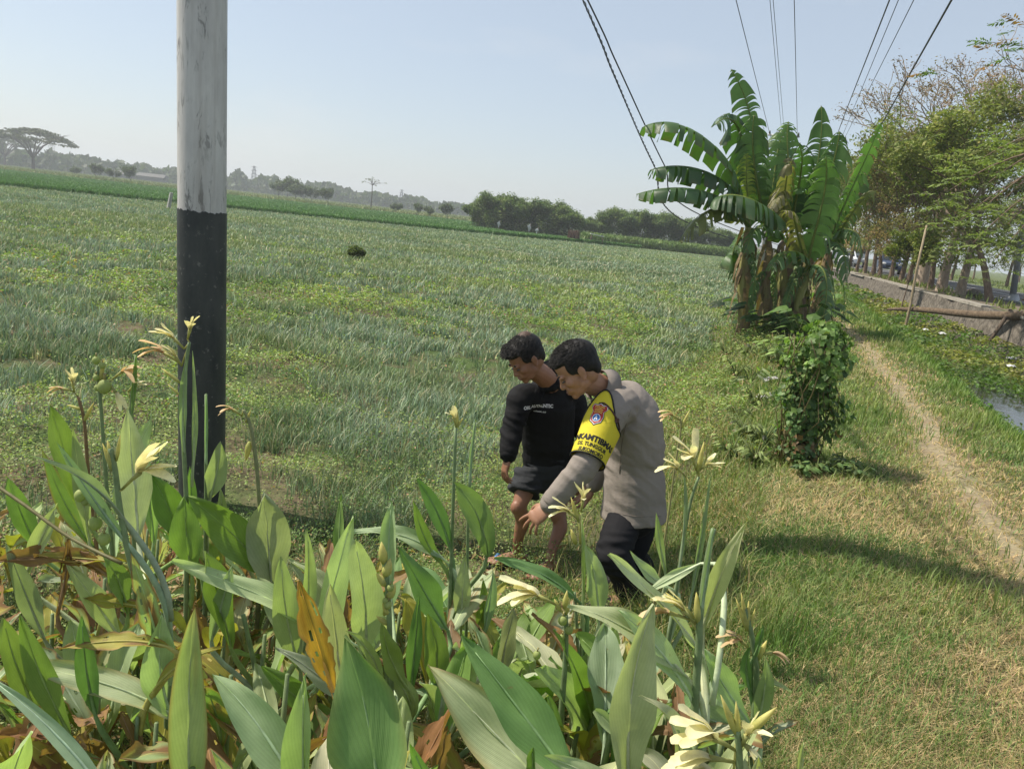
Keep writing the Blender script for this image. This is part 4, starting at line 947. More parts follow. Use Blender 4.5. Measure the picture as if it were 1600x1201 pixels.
# bamboo stake
a = ground_at(1411, 525); b = at(1448, 352, a.y+.25); tag(MB().tube([a-Vector((0, 0, .2)), a, a.lerp(b, .3)+Vector((.03, 0, 0)), a.lerp(b, .6)-Vector((.02, 0, 0)), b], [.055, .052, .048, .043, .035], 8, col=(1, 1, 1)).build('bamboo_stake', m_noise('bamboo', (.20, .15, .09), (.36, .29, .18), 9, .6, aniso=(4, 4, .6))), 'thin leaning bamboo stake at the edge of the canal', 'stake')
# log across the canal
lw = onz(1640, 492, ROADZ+.16); ll = onz(1388, 481, .55)
def m_log():
    t = NT('log_bark'); n = t.noise(9, 6, .7, t.map(t.geo(), (1, 1, 1))); sx = t.n('ShaderNodeSeparateXYZ'); t.l(t.n('ShaderNodeNewGeometry').outputs['Normal'], sx.inputs[0])
    c = t.ramp(n, [(.3, (.07, .05, .035)), (.7, (.2, .15, .1))]); return t.done(t.pr(c, .9, .15, bump=n, bs=.9, bd=.03))
lg = empty('fallen_log', (ll+lw)/2, 'long split log lying across the canal onto the stone wall', 'log')
pts = [ll.lerp(lw, k/8)+Vector((0, 0, .04*sin(k*.9)-.05)) for k in range(9)]
MB().tube(pts, [.045, .07, .09, .10, .11, .12, .125, .13, .135], 12).build('trunk', m_log(), lg)
sp_ = [p+Vector((0, -.02, r*.72)) for p, r in zip(pts[3:8], (.085, .095, .10, .105, .11))]
MB().tube(sp_, [.015, .05, .06, .055, .02], 8, flat=.5).build('pale_split', m_noise('split_wood', (.42, .32, .19), (.62, .5, .32), 6, .7, aniso=(1, 1, 3)), lg)
a2 = wxy(-3.2, -.1); MB().tube([Vector((*a2, ROADZ+.1)), Vector((*wxy(-3.6, -.5), .5)), Vector((*wxy(-4.2, -.9), .05))], [.06, .05, .035], 7).build('branch', M['bark_dark'], lg)
# lamp post + striped post
a = onz(1582, 470, ROADZ); b = at(1606, 300, a.y); P = Vector((a.x, a.y, ROADZ-.02)); t = empty('lamp_post', P, 'grey galvanised lamp post on the roadside at the right edge', 'lamp post'); b = P+(b-P)*1.0
top_ = P+(b-P).normalized()*8.6
MB().tube([P-Vector((0, 0, .2)), P.lerp(top_, .5), top_], [.13, .105, .07], 14).build('shaft', M['steel'], t)
MB().tube([top_, top_+Vector((.7, -.2, .5)), top_+Vector((1.9, -.5, .55))], [.06, .05, .04], 8).build('arm', M['steel'], t)
MB().ball(top_+Vector((2.1, -.55, .52)), (.34, .14, .09)).build('lamp_head', M['steel'], t)
MB().tube([P-Vector((0, 0, .05)), P+Vector((0, 0, .06)), P+Vector((0, 0, .3))], [.26, .26, .17], 14).build('base_plate', M['steel'], t)
def m_stripe():
    t = NT('striped_paint'); sx = t.n('ShaderNodeSeparateXYZ'); t.l(t.geo(), sx.inputs[0]); f = t.math('FRACT', t.math('MULTIPLY', sx.outputs[2], 1.7)); return t.done(t.pr(t.mix(t.ramp(f, [(.49, (0, 0, 0)), (.51, (1, 1, 1))]), (.50, .47, .42), (.42, .16, .07)), .6))
a = onz(1597, 469, ROADZ); tag(MB().tube([(a.x+.1, a.y, ROADZ-.1), (a.x+.1, a.y, ROADZ+.95)], [.09, .08], 10).build('kerb_post', m_stripe()), 'short orange and white banded post right of the lamp post', 'post')
# stones on the wall and rubbish on the water
a = onz(1520, 463, ROADZ); o = MB().ball((a.x, a.y, ROADZ+.12), (.35, .25, .2)); me_o = o.build('boulder', M['stone'], None, False); tag(me_o, 'grey stone lying by the foot of the forked tree', 'stone')
for i, (x, y, s_, lb) in enumerate([(1580, 571, .06, 'white plastic scrap on the canal weeds, lower of two at right edge'), (1582, 559, .07, 'larger white plastic scrap on the canal weeds at right edge'), (1472, 520, .07, 'white scrap on the weeds below the log'), (1446, 514, .055, 'small white scrap nearest the bamboo stake'), (1533, 517, .05, 'tiny white scrap near the wall')]):
    P = onz(x, y, .26); mb = MB(); V = []; rr = np.random.default_rng(i)
    for a_ in range(7):
        for b_ in range(7): V.append((P.x+(a_-3)*s_*.5, P.y+(b_-3)*s_*.45, P.z+rr.random()*s_*.6-.04*((a_-3)**2+(b_-3)**2)*s_))
    mb.add(V, [(a_*7+b_, a_*7+7+b_, a_*7+8+b_, a_*7+b_+1) for a_ in range(6) for b_ in range(6)]); o = mb.build('plastic_scrap', M['white']); tag(o, lb, 'litter', 'scraps of rubbish on the canal')
for i, (x, y, lb) in enumerate([(1203, 601, 'grey plastic scrap on the bank, upper of two by the vine stump'), (1194, 629, 'grey plastic scrap on the bank, lower of two by the vine stump'), ]):
    P = ground_at(x, y)+Vector((0, 0, .04)); mb = MB(); V = []; rr = np.random.default_rng(i+30); s_ = .04
    for a_ in range(6):
        for b_ in range(6): V.append((P.x+(a_-3)*s_*.8, P.y+(b_-3)*s_*.7, P.z+rr.random()*.03+.012*a_))
    mb.add(V, [(a_*6+b_, a_*6+6+b_, a_*6+7+b_, a_*6+b_+1) for a_ in range(5) for b_ in range(5)]); o = mb.build('plastic_scrap', M['concrete']); tag(o, lb, 'litter', 'scraps of rubbish on the bank')
# vehicles
M['glass'] = m_noise('car_glass', (.015, .02, .025), (.03, .035, .04), 1, .08, .6); M['tyre'] = m_noise('tyre', (.012, .012, .012), (.03, .03, .03), 30, .85); M['rim'] = m_noise('wheel_rim', (.35, .35, .36), (.5, .5, .5), 3, .35, metal=.8)
M['lampglass'] = m_noise('headlight_lens', (.6, .6, .58), (.75, .75, .73), 5, .15)
def paint(name, c): return m_noise(name, tuple(k*.9 for k in c), c, 2, .3, .6)
def profile_body(mb, prof, w, mi=0, inset=.12, y0=0):
    """prof: (x,z) outline; extruded across y with a slight tumblehome"""
    n = len(prof); zmax = max(p[1] for p in prof)
    V = []
    for s in (-1, 1):
        for k, f in ((1, 1.0),):
            for x, z in prof: V.append((x, s*(w/2-inset*max(0, (z-.9)/(zmax-.9+1e-6))**1.0), z))
    mb.add(V, [tuple(range(n)), tuple(range(2*n-1, n-1, -1))]+[(i, (i+1) % n, n+(i+1) % n, n+i)[::-1] for i in range(n)], mi=mi)
def vehicle(kind, s, w_, col, label, heading=1):
    x, y = wxy(s, w_); t = empty(kind, (x, y, ROADZ+.012), label, 'truck' if kind == 'truck' else 'car', rz=pi/2-WA+(pi if heading < 0 else 0))
    P = lambda nm, c, mt, mb, sm=False: mb_link(nm, mb, mt, t, sm)
    def mb_link(nm, mb, mt, par, sm):
        return link_mesh(nm, mb.mesh(nm, sm), mt, par, world=False)
    if kind == 'parked_car' or kind == 'car':
        prof = [(-2.15, .35), (2.1, .35), (2.18, .55), (2.15, .88), (1.15, 1.05), (.55, 1.62), (-1.3, 1.68), (-2.0, 1.2), (-2.15, 1.0)]
        m = MB(); profile_body(m, prof, 1.7, inset=.18); o = mb_link('body', m, paint(label[:6]+'_paint', col), t, False)
        bv = o.modifiers.new('b', 'BEVEL'); bv.width = .06; bv.segments = 3
        g = MB(); g.add([(1.12, -.62, 1.09), (1.12, .62, 1.09), (.60, .54, 1.57), (.60, -.54, 1.57)], [(0, 1, 2, 3)]); g.add([(p[0]+.03, p[1], p[2]) for p in g.v[:4]], [(0, 1, 2, 3)]); mb_link('windscreen', g, M['glass'], t, False)
        for sgn in (-1, 1):
            g = MB(); g.add([(.95, sgn*.845, 1.1), (.5, sgn*.735, 1.55), (-1.25, sgn*.725, 1.58), (-1.75, sgn*.83, 1.15)], [(0, 1, 2, 3)]); mb_link('side_window', g, M['glass'], t, False)
            h = MB().ball((2.12, sgn*.62, .78), (.08, .2, .11)); mb_link('headlight', h, M['lampglass'], t, True)
            mb_link('mirror', MB().ball((.85, sgn*.95, 1.12), (.06, .1, .08)), M['tyre'], t, True)
        g = MB().box((2.17, 0, .6), (.05, .9, .16)); mb_link('grille', g, M['tyre'], t, False)
        g = MB().box((2.2, 0, .47), (.02, .42, .11)); mb_link('number_plate', g, M['white'], t, False)
        wx = (1.35, -1.35)
    else:
        m = MB().box((2.6, 0, 1.4), (1.5, 2.0, 1.7)); o = mb_link('cab', m, paint(label[:6]+'_cab', (.55, .56, .55)), t, False); bv = o.modifiers.new('b', 'BEVEL'); bv.width = .15; bv.segments = 3
        mb_link('cargo_box', MB().box((-1.1, 0, 2.0), (5.2, 2.3, 2.3)), paint(label[:6]+'_box', col), t, False)
        mb_link('chassis', MB().box((0, 0, .65), (6.4, 1.0, .3)), M['tyre'], t, False)
        mb_link('windscreen', MB().add([(3.36, -.8, 1.45), (3.36, .8, 1.45), (3.36, .8, 2.0), (3.36, -.8, 2.0)], [(0, 1, 2, 3)]), M['glass'], t, False)
        for sgn in (-1, 1): mb_link('headlight', MB().ball((3.36, sgn*.75, .85), (.05, .16, .12)), M['lampglass'], t, True)
        wx = (2.4, -2.4)
    for wx_ in wx:
        for sgn in (-1, 1):
            r = .33 if kind != 'truck' else .45; yy = sgn*(.78 if kind != 'truck' else .95)
            wlm = MB().tube([(wx_, yy-.1, r), (wx_, yy+.1, r)], r, 20); wo = mb_link('wheel', wlm, M['tyre'], t, False)
            mb_link('rim', MB().tube([(wx_, yy-.11, r), (wx_, yy+.11, r)], r*.6, 14), M['rim'], wo, False)
    return t
vehicle('car', 44.5, 4.9, (.05, .07, .12), 'dark blue car coming down the road behind the tree trunks', -1)
vehicle('truck', 66, 5.0, (.50, .27, .06), 'truck with an orange box behind the dark blue car', -1)
vehicle('car', 62, 3.9, (.72, .73, .74), 'white car partly hidden behind trunks left of the blue car', -1)
vehicle('truck', 84, 5.4, (.62, .66, .68), 'pale boxy truck farthest down the road', -1)
# people resting / red bikes across the road read as a small roadside stall
x, y = wxy(21, 11.4); t = empty('roadside_stall', (x, y, ROADZ), 'low red roadside stall across the road right of the forked tree', 'stall')
MB().box((x, y, ROADZ+.5), (2.6, 1.0, .9)).build('counter', paint('stall_red', (.30, .07, .05)), t, False)
MB().box((x, y, ROADZ+1.95), (3.0, 1.6, .08)).build('canopy', M['bark_dark'], t, False)
for sx in (-1.3, 1.3): MB().tube([(x+sx, y, ROADZ), (x+sx, y, ROADZ+1.93)], .04, 6).build('post', M['bark_dark'], t)
# ================================================================== PEOPLE
def capsule(mb, pts, rad, upv=None, n=16):
    """tapered tube with rounded ends; rad items r or (ra, rb)"""
    pts = [Vector(p) for p in pts]; R = [(r if isinstance(r, tuple) else (r, r)) for r in rad]
    P, Q = [], []
    d = (pts[0]-pts[1]).normalized(); m = min(R[0])
    for k in (0, 1, 2): a = pi/2*k/3; P.append(pts[0]+d*cos(a)*m); Q.append((max(R[0][0]*sin(a), .0008), max(R[0][1]*sin(a), .0008)))
    P += pts; Q += R
    d = (pts[-1]-pts[-2]).normalized(); m = min(R[-1])
    for k in (2, 1, 0): a = pi/2*k/3; P.append(pts[-1]+d*cos(a)*m); Q.append((max(R[-1][0]*sin(a), .0008), max(R[-1][1]*sin(a), .0008)))
    mb.tube(P, Q, n, upv=upv)
def tubecap(mb, P, R, upv=None, n=16):
    mb.tube(P, R, n, upv=upv); d = (Vector(P[0])-Vector(P[1])).normalized(); q = [Vector(P[0])+d*min(R[0])*k for k in (0, .5, .85)]; mb.tube([Vector(P[0])-d*.02]+q, [R[0], R[0], (R[0][0]*.8, R[0][1]*.8), (R[0][0]*.3, R[0][1]*.3)], n, upv=upv)
def remeshed(name, mb, mat, parent, vox=.006, smooth=4, disp=None):
    me = mb.mesh(name); o = bpy.data.objects.new('tmp', me); COL.objects.link(o)
    r = o.modifiers.new('r', 'REMESH'); r.mode = 'VOXEL'; r.voxel_size = vox
    s = o.modifiers.new('s', 'SMOOTH'); s.factor = .5; s.iterations = smooth
    dg = bpy.context.evaluated_depsgraph_get(); dg.update()
    m2 = bpy.data.meshes.new_from_object(o.evaluated_get(dg)); bpy.data.objects.remove(o); m2.name = name
    if disp:
        n = len(m2.vertices); co = np.empty(n*3, np.float32); m2.vertices.foreach_get('co', co); nn = np.empty(n*3, np.float32); m2.vertices.foreach_get('normal', nn)
        co = co.reshape(-1, 3); nn = nn.reshape(-1, 3); co = disp(co, nn); m2.vertices.foreach_set('co', co.astype(np.float32).ravel())
    m2.polygons.foreach_set('use_smooth', np.ones(len(m2.polygons), bool)); m2.update()
    return link_mesh(name, m2, mat, parent)
def folds(amp, freq, axis, seed=0, zones=None):
    ax = np.array(axis)/np.linalg.norm(axis)
    def f(co, nn):
        h = np.empty(len(co))
        A = co@ax
        for i in range(len(co)):
            c = co[i]; q = c+ax*A[i]*2.4
            h[i] = (1-abs(mnoise.noise(Vector(q*freq)+Vector((seed, 0, 0))))*2)*.6+mnoise.noise(Vector(q*freq*2.1)+Vector((0, seed, 0)))*.4
        w = np.full(len(co), .35)
        if zones:
            for zc, zr, za in zones: w += za*np.exp(-(np.linalg.norm(co-np.array(zc), axis=1)/zr)**2)
        return co+nn*(h*w*amp)[:, None]
    return f
def m_skin(name, c):
    t = NT(name); n = t.noise(25, 5, .6, t.geo()); n2 = t.noise(5, 3, .5, t.geo())
    col = t.ramp(t.math('ADD', t.math('MULTIPLY', n, .4), t.math('MULTIPLY', n2, .6)), [(.3, tuple(k*.78 for k in c)), (.7, tuple(min(1, k*1.15) for k in c))])
    p = t.pr(col, .5, .4, bump=n, bs=.12, bd=.003); return t.done(p)
M['skin_a'] = m_skin('skin_tan', (.34, .175, .105)); M['skin_b'] = m_skin('skin_brown', (.28, .135, .08))
M['hair'] = m_noise('black_hair', (.006, .006, .006), (.022, .02, .019), 90, .6, .25, .25, .002, aniso=(1, 1, .3)); M['hair_thin'] = m_noise('thinning_hair', (.045, .03, .024), (.11, .065, .045), 60, .6, .3)
def m_cloth(name, c1, c2, sc=900, rough=.85):
    t = NT(name); g = t.geo(); n = t.noise(3, 4, .6, g); w = t.noise(sc, 2, .5, g); f = t.noise(14, 4, .55, t.map(g, (1, 1, 2.2)))
    return t.done(t.pr(t.ramp(n, [(.3, c1), (.7, c2)]), rough, .2, bump=t.math('ADD', t.math('MULTIPLY', w, .15), f), bs=.35, bd=.012, sheen=.0))
M['khaki'] = m_cloth('grey_brown_uniform', (.225, .195, .168), (.275, .24, .21)); M['seam'] = m_cloth('dark_khaki_seam', (.15, .125, .105), (.19, .16, .14)); M['blacktr'] = m_cloth('black_trousers', (.008, .008, .01), (.016, .016, .018)); M['hoodie'] = m_cloth('black_hoodie', (.006, .006, .007), (.013, .013, .014)); M['shorts'] = m_cloth('charcoal_shorts', (.018, .02, .022), (.035, .037, .04))
M['band'] = m_cloth('yellow_band', (.56, .47, .03), (.66, .56, .06)); M['blackdye'] = m_noise('black_print', (.008, .008, .008), (.02, .02, .02), 30, .7); M['reddye'] = m_noise('red_print', (.30, .02, .02), (.42, .04, .03), 30, .6)
M['whitedye'] = m_noise('white_print', (.6, .6, .6), (.75, .75, .75), 30, .7); M['bluedye'] = m_noise('blue_print', (.03, .12, .38), (.05, .2, .5), 30, .6); M['yeldye'] = m_noise('gold_print', (.6, .42, .05), (.7, .5, .1), 30, .6)
M['rubber_blue'] = m_noise('blue_sandal', (.05, .18, .42), (.09, .26, .55), 10, .5); M['cord'] = m_noise('dark_cord', (.05, .02, .015), (.09, .04, .03), 30, .6); M['eye_white'] = m_noise('eye_white', (.10, .08, .07), (.16, .13, .11), 10, .3)
M['lip'] = m_noise('lips', (.2, .09, .07), (.26, .12, .09), 10, .5)
def frame(f, up):
    f = Vector(f).normalized(); up = (Vector(up)-f*Vector(up).dot(f)).normalized(); l = up.cross(f).normalized()   # l = person's left
    return f, l, up
def head_geo(mb, C, f, up, s=1.0):
    """C = centre of the cranium between the ears"""
    f, l, u = frame(f, up); Rm = Matrix((f, l, u)).transposed(); W = lambda a, b, c: C+(f*a+l*b+u*c)*s
    B = lambda p, r, n=18, m=12: mb.ball(W(*p), tuple(k*s for k in r), Rm, n, m)
    B((-.012, 0, .035), (.100, .076, .088)); B((.030, 0, .045), (.062, .066, .064))      # cranium, forehead
    B((.035, 0, -.020), (.058, .062, .066)); B((.042, 0, -.068), (.044, .045, .042))     # mid face, jaw
    B((.072, 0, -.097), (.019, .024, .016)); B((.015, 0, -.055), (.050, .055, .045))
    B((-.03, 0, -.03), (.06, .058, .06))
    for sg in (-1, 1):
        B((.062, sg*.040, -.022), (.026, .022, .022)); B((.085, sg*.028, .016), (.014, .026, .009)); B((.072, sg*.020, -.056), (.024, .02, .02))
        B((-.002, sg*.076, -.008), (.017, .007, .031)); B((.002, sg*.078, -.034), (.010, .006, .011)); B((-.010, sg*.083, .002), (.011, .005, .022))
        B((.093, sg*.013, -.036), (.011, .009, .008))
    mb.tube([W(.086, 0, .012), W(.098, 0, -.018), W(.105, 0, -.033)], [.008*s, .010*s, .0125*s], 10); B((.102, 0, -.036), (.013, .014, .010))
    B((.091, 0, -.064), (.011, .024, .0065)); B((.089, 0, -.076), (.010, .021, .0065))
    return W, Rm
def face_bits(parent, W, Rm, s=1.0):
    e = MB()
    for sg in (-1, 1):
        o = MB().ball(W(.0850, sg*.030, -.006), (.010*s, .0125*s, .0035*s), Rm).build('eye', M['eye_white'], parent)
        MB().ball(W(.0915, sg*.030, -.007), (.0045*s, .0065*s, .0036*s), Rm, 10, 6).build('iris', M['hair'], o)
        MB().tube([W(.088, sg*.014, .019), W(.0955, sg*.03, .024), W(.084, sg*.048, .018)], [.0035*s, .0045*s, .002*s], 8).build('eyebrow', M['hair'], parent)
    MB().ball(W(.0965, 0, -.0645), (.006*s, .020*s, .0042*s), Rm).ball(W(.0945, 0, -.074), (.006*s, .018*s, .0048*s), Rm).build('lips', M['lip'], parent)
def hair_geo(name, parent, W, Rm, s, rng, bald=False, fringe=.0):
    mb = MB(); B = lambda p, r: mb.ball(W(*p), tuple(k*s for k in r), Rm, 20, 14)
    B((-.020, 0, .046), (.101, .083, .089)); B((.028, 0, .075), (.066, .066, .050)); B((-.05, 0, .01), (.062, .074, .062)); B((-.065, 0, -.02), (.040, .060, .05))
    for sg in (-1, 1): B((-.012, sg*.066, .030), (.045, .013, .045)); B((.030, sg*.062, .035), (.020, .010, .035))
    if fringe: B((.075, 0, .088), (.035, .055, .026))
    o = remeshed(name, mb, M['hair'], parent, .004, 3)
    t = MB()       # short strands give a broken outline
    for k in range(2600):
        a = rng.random()*2*pi; ph = rng.random()**.7*1.75; dx, dy, dz = cos(a)*sin(ph), sin(a)*sin(ph), cos(ph)
        if dx > .35 and dz < .30: continue
        if dz < -.15 and dx > -.3: continue
        p = (-.020+dx*.101+(.012 if dx > 0 else 0), dy*.083, .046+dz*.089)
        if fringe and dx > .3: p = (p[0]+.02, p[1], p[2]+.01)
        base = W(*p); T = (Vector(base)-W(-.02, 0, .046)).normalized(); dr = (Rm@Vector((.8 if not bald else 1.0, rng.normal(0, .3), .1)))
        e = base+(T*.06+dr*.9+Vector(rng.normal(0, .07, 3))).normalized()*rng.uniform(.014, .028)*s
        t.tube([base-T*.003, base.lerp(e, .55)+T*.003, e], [.0009, .0008, .0003], 3, cap=False)
    t.build('strands', M['hair'], o)
    if bald:
        b = MB().ball(W(-.045, 0, .095), (.052*s, .048*s, .0445*s), Rm, 20, 14); b.build('thin_crown', M['hair_thin'], o)
    return o
def hand_geo(mb, wrist, fdir, pnorm, spread, curls, s=1.0, thumb_side=1):
    """fdir: wrist->knuckles, pnorm: palm normal (direction the palm faces)"""
    f, p_, _ = Vector(fdir).normalized(), None, None; n = (Vector(pnorm)-f*Vector(pnorm).dot(f)).normalized(); a = f.cross(n).normalized()*thumb_side  # a: towards the thumb
    wrist = Vector(wrist); X = lambda x, y, z: wrist+(f*x+a*y+n*z)*s
    Rm = Matrix((f, a, n)).transposed()
    mb.ball(X(.048, 0, 0), (.050*s, .041*s, .0165*s), Rm, 16, 10); mb.ball(X(.075, .004, -.002), (.024*s, .042*s, .0135*s), Rm, 16, 10); mb.ball(X(.035, .024, .010), (.033*s, .018*s, .017*s), Rm)
    for k, (y0, L, r) in enumerate(((.031, .073, .0088), (.0105, .080, .0090), (-.0105, .074, .0086), (-.030, .058, .0076))):
        c = curls[k]; ang = 0; d0 = (f+a*spread*(1.5-k)*.35).normalized(); p = X(.083, y0, 0); pts = [X(.055, y0*.8, 0), p]; rad = [r*s*.9, r*s]
        for j, q in enumerate((.45, .31, .24)):
            ang += c*(.75, 1.0, .8)[j]; d = d0*cos(ang)+n*sin(ang); p = p+d*L*q*s; pts.append(p); rad.append(r*s*(.96, .88, .72)[j])
        P, R = dense(pts, rad, 3); capsule(mb, P, R, n=10)
    c = curls[4]; pts = [X(.012, .020, .006), X(.038, .045, .014), X(.062, .056, .020+.02*c), X(.084, .055-.01*c, .026+.03*c)]
    P, R = dense(pts, [.0135*s, .0115*s, .0100*s, .0078*s], 3); capsule(mb, P, R, n=10)
def foot_geo(mb, ankle, toe_dir, s=1.0):
    d = Vector((toe_dir[0], toe_dir[1], 0)).normalized(); sd_ = Vector((-d.y, d.x, 0)); A = Vector(ankle); G = Vector((A.x, A.y, A.z-.075*s))
    P, R = dense([G-d*.045*s+Vector((0, 0, .028)), G+d*.03*s+Vector((0, 0, .036)), G+d*.10*s+Vector((0, 0, .025)), G+d*.15*s+Vector((0, 0, .016))], [(.032*s, .030*s), (.036*s, .036*s), (.044*s, .024*s), (.044*s, .014*s)], 4)
    capsule(mb, P, R, upv=sd_)
    for k in range(5):
        o = (k-2)*.0165*s; e = .195-(.012*k if k > 0 else -.0); q = G+d*(.15*s)+sd_*o; capsule(mb, [q+Vector((0, 0, .014)), q+d*(e-.15)*s*1.0+Vector((0, 0, .010))], [.010*s if k else .0125*s, .0085*s if k else .011*s], n=8)
def text_mesh(body, size, name, extr=.0008, bold=0.0):
    c = bpy.data.curves.new(name, 'FONT'); c.body = body; c.size = size; c.align_x = 'CENTER'; c.align_y = 'CENTER'; c.extrude = extr; c.offset = bold; c.resolution_u = 3
    o = bpy.data.objects.new('tmp', c); COL.objects.link(o); dg = bpy.context.evaluated_depsgraph_get(); dg.update()
    me = bpy.data.meshes.new_from_object(o.evaluated_get(dg)); bpy.data.objects.remove(o); return me
rp = np.random.default_rng(99)
# ---------------------------------------------------------------- the man in black
def man_black():
    Y0 = 4.30
    fR = ground_at(806, 884); fL = ground_at(856, 899)   # image left foot = his right
    root = empty('person', ((fR.x+fL.x)/2, (fR.y+fL.y)/2, gh((fR.x+fL.x)/2, (fR.y+fL.y)/2)), 'standing man in black hoodie and dark shorts with blue sandals looking down', 'person')
    j = dict(head=at(823, 560, 4.04), neck=at(850, 588, 4.17), neck2=at(862, 606, 4.28), chest=at(857, 640, 4.30), waist=at(856, 700, 4.36), hip=at(852, 735, 4.36),
             shR=at(815, 622, 4.16), elR=at(800, 672, 4.08), wrR=at(794, 712, 4.0), shL=at(893, 622, 4.42), elL=at(918, 690, 4.42), wrL=at(922, 740, 4.28),
             hR=at(829, 738, 4.30), hL=at(872, 742, 4.42), kR=at(812, 792, 4.18), kL=at(874, 806, 4.30))
    aR = Vector((fR.x, fR.y, gh(fR.x, fR.y)+.095)); aL = Vector((fL.x, fL.y, gh(fL.x, fL.y)+.095)); fwd = Vector((-.8, -.55, 0))
    f, up = Vector((-.70, -.46, -.66)), Vector((-.52, -.22, .80))
    b = MB(); W, Rm = head_geo(b, j['head'], f, up, .98)
    capsule(b, *dense([j['head']+Vector((.02, .03, -.05)), j['neck'], j['neck2']], [.056, .058, .064]))
    side = (j['shL']-j['shR']).normalized()
    capsule(b, *dense([j['neck2'].lerp(j['chest'], .25), j['chest'], j['waist'], j['hip']], [(.07, .06), (.135, .095), (.115, .085), (.118, .09)]), upv=side, n=20)
    for a, q, w in (('shR', 'elR', 'wrR'), ('shL', 'elL', 'wrL')): capsule(b, *dense([j[a], j[q], j[w]], [.048, .037, .027]))
    for h, k, a in (('hR', 'kR', aR), ('hL', 'kL', aL)):
        K = j[k]; A = a; calf = K.lerp(A, .32)+Vector((.022, .022, 0))
        capsule(b, *dense([j[h].lerp(K, .22), j[h].lerp(K, .5), K, calf, K.lerp(A, .7), A], [.072, .058, .042, .044, .031, .028]))
        b.ball(K+fwd*.018, (.040, .040, .046))
    foot_geo(b, aR, (-.85, -.25)); foot_geo(b, aL, (-.55, -.75))
    hand_geo(b, j['wrR'], Vector((-.10, -.12, -1)), Vector((.8, .3, -.1)), .5, (.30, .35, .42, .5, .35), 1.02, -1)
    hand_geo(b, j['wrL'], Vector((-.3, -.15, -.9)), Vector((-.8, .4, -.1)), .4, (.3, .35, .4, .45, .3), 1.02, 1)
    remeshed('body', b, M['skin_b'], root, .0048, 3); face_bits(root, W, Rm, .98)
    hair_geo('hair', root, W, Rm, .98, rp, True, .03)
    # hoodie
    c = MB(); capsule(c, *dense([j['neck2']+Vector((0, 0, .0)), j['chest'].lerp(j['neck2'], .45), j['chest'], j['waist'], at(855, 722, 4.37)], [(.09, .075), (.160, .108), (.172, .125), (.162, .125), (.152, .122)]), upv=side, n=24)
    for a, q, w in (('shR', 'elR', 'wrR'), ('shL', 'elL', 'wrL')):
        S_, E_, W_ = j[a], j[q], j[w]; capsule(c, *dense([j['chest'].lerp(S_, .6)+Vector((0, 0, .03)), S_, S_.lerp(E_, .5), E_, E_.lerp(W_, .75), W_], [.083, .079, .066, .057, .051, .041]))
    n2 = j['neck2']; capsule(c, *dense([n2+Vector((.06, .09, .055)), n2+Vector((.085, .09, .03)), n2+Vector((.10, .02, -.02))], [.045, .06, .05]))
    c.ball(at(863, 577, 4.33), (.075, .07, .055)); c.ball(at(868, 592, 4.33), (.085, .08, .06))
    for k in range(14):                                           # collar roll of the hood
        a = 2*pi*k/14; c.ball(n2.lerp(j['neck'], .35)+Vector((cos(a)*.072, sin(a)*.066, .012+.02*sin(a)+.03*cos(a))), .030, None, 10, 8)
    z = [(tuple(j['elR']), .11, 1.2), (tuple(j['waist']), .16, .9), (tuple(j['elL']), .11, 1.2), (tuple(j['chest']), .2, -.35)]
    hood = remeshed('hoodie', c, M['hoodie'], root, .0062, 4, folds(.014, 6.0, (.3, 0, 1), 3, z))
    for w, e in (('wrR', 'elR'), ('wrL', 'elL')):
        d = (j[w]-j[e]).normalized(); MB().tube([j[w]-d*.05, j[w]-d*.03, j[w]-d*.0, j[w]+d*.018], [.045, .047, .046, .042], 20).build('cuff', M['hoodie'], hood)
    d = (j['hip']-j['waist']).normalized(); 
    MB().tube([at(855, 716, 4.37), at(855, 724, 4.375)], [(.158, .126), (.154, .123)], 32, upv=side).build('hem_rib', M['hoodie'], hood)
    fr = Vector((-.55, -.83, 0)).normalized()
    for k, (a0, a1) in enumerate((((838, 607), (834, 630)), ((850, 612), (847, 634)))):
        A_ = at(*a0, 4.14); B_ = at(*a1, 4.12); MB().tube([A_, A_.lerp(B_, .5)+fr*.01, B_], .0035, 6).build('drawstring', M['hoodie'], hood)
    # chest print: projected on the front of the hoodie
    place_print(hood, 'ORL AUTHENTIC', .0245, at(855, 650, 4.0), Vector((.93, .36, -.0)), Vector((.05, -.10, 1)), M['whitedye'], .0010, 'chest_print')
    place_print(hood, 'authentic club', .012, at(860, 660, 4.0), Vector((.93, .36, -.0)), Vector((.05, -.10, 1)), M['whitedye'], .0003, 'small_print')
    # shorts
    c = MB()
    capsule(c, *dense([at(856, 704, 4.36), at(853, 738, 4.36)], [(.146, .116), (.152, .125)]), upv=side, n=24)
    for h, k in (('hR', 'kR'), ('hL', 'kL')):
        H_, K_ = j[h], j[k]; e = H_.lerp(K_, .60); P, R = dense([H_, H_.lerp(K_, .4), e], [.092, .090, .093]); c.tube(P, R, 20)
    z = [(tuple(j['hR'].lerp(j['kR'], .4)), .15, 1.0)]
    sh = remeshed('shorts', c, M['shorts'], root, .006, 3, folds(.016, 7, (0, 0, 1), 8, z))
    # sandals
    for A, dvec in ((aR, (-.85, -.25)), (aL, (-.55, -.75))):
        d = Vector((*dvec, 0)).normalized(); s = Vector((-d.y, d.x, 0)); g = Vector((A.x, A.y, A.z-.085)); V = []; n_ = 20
        for zz in (-.018, .004):
            for k in range(n_):
                t = 2*pi*k/n_; V.append(g+d*(.075+.135*cos(t))+s*(.047+.008*cos(t))*sin(t)+Vector((0, 0, zz)))
        so = MB().add(V, [tuple(range(n_-1, -1, -1)), tuple(range(n_, 2*n_))]+[(k, (k+1) % n_, n_+(k+1) % n_, n_+k) for k in range(n_)]).build('sandal', M['shorts'], root, False)
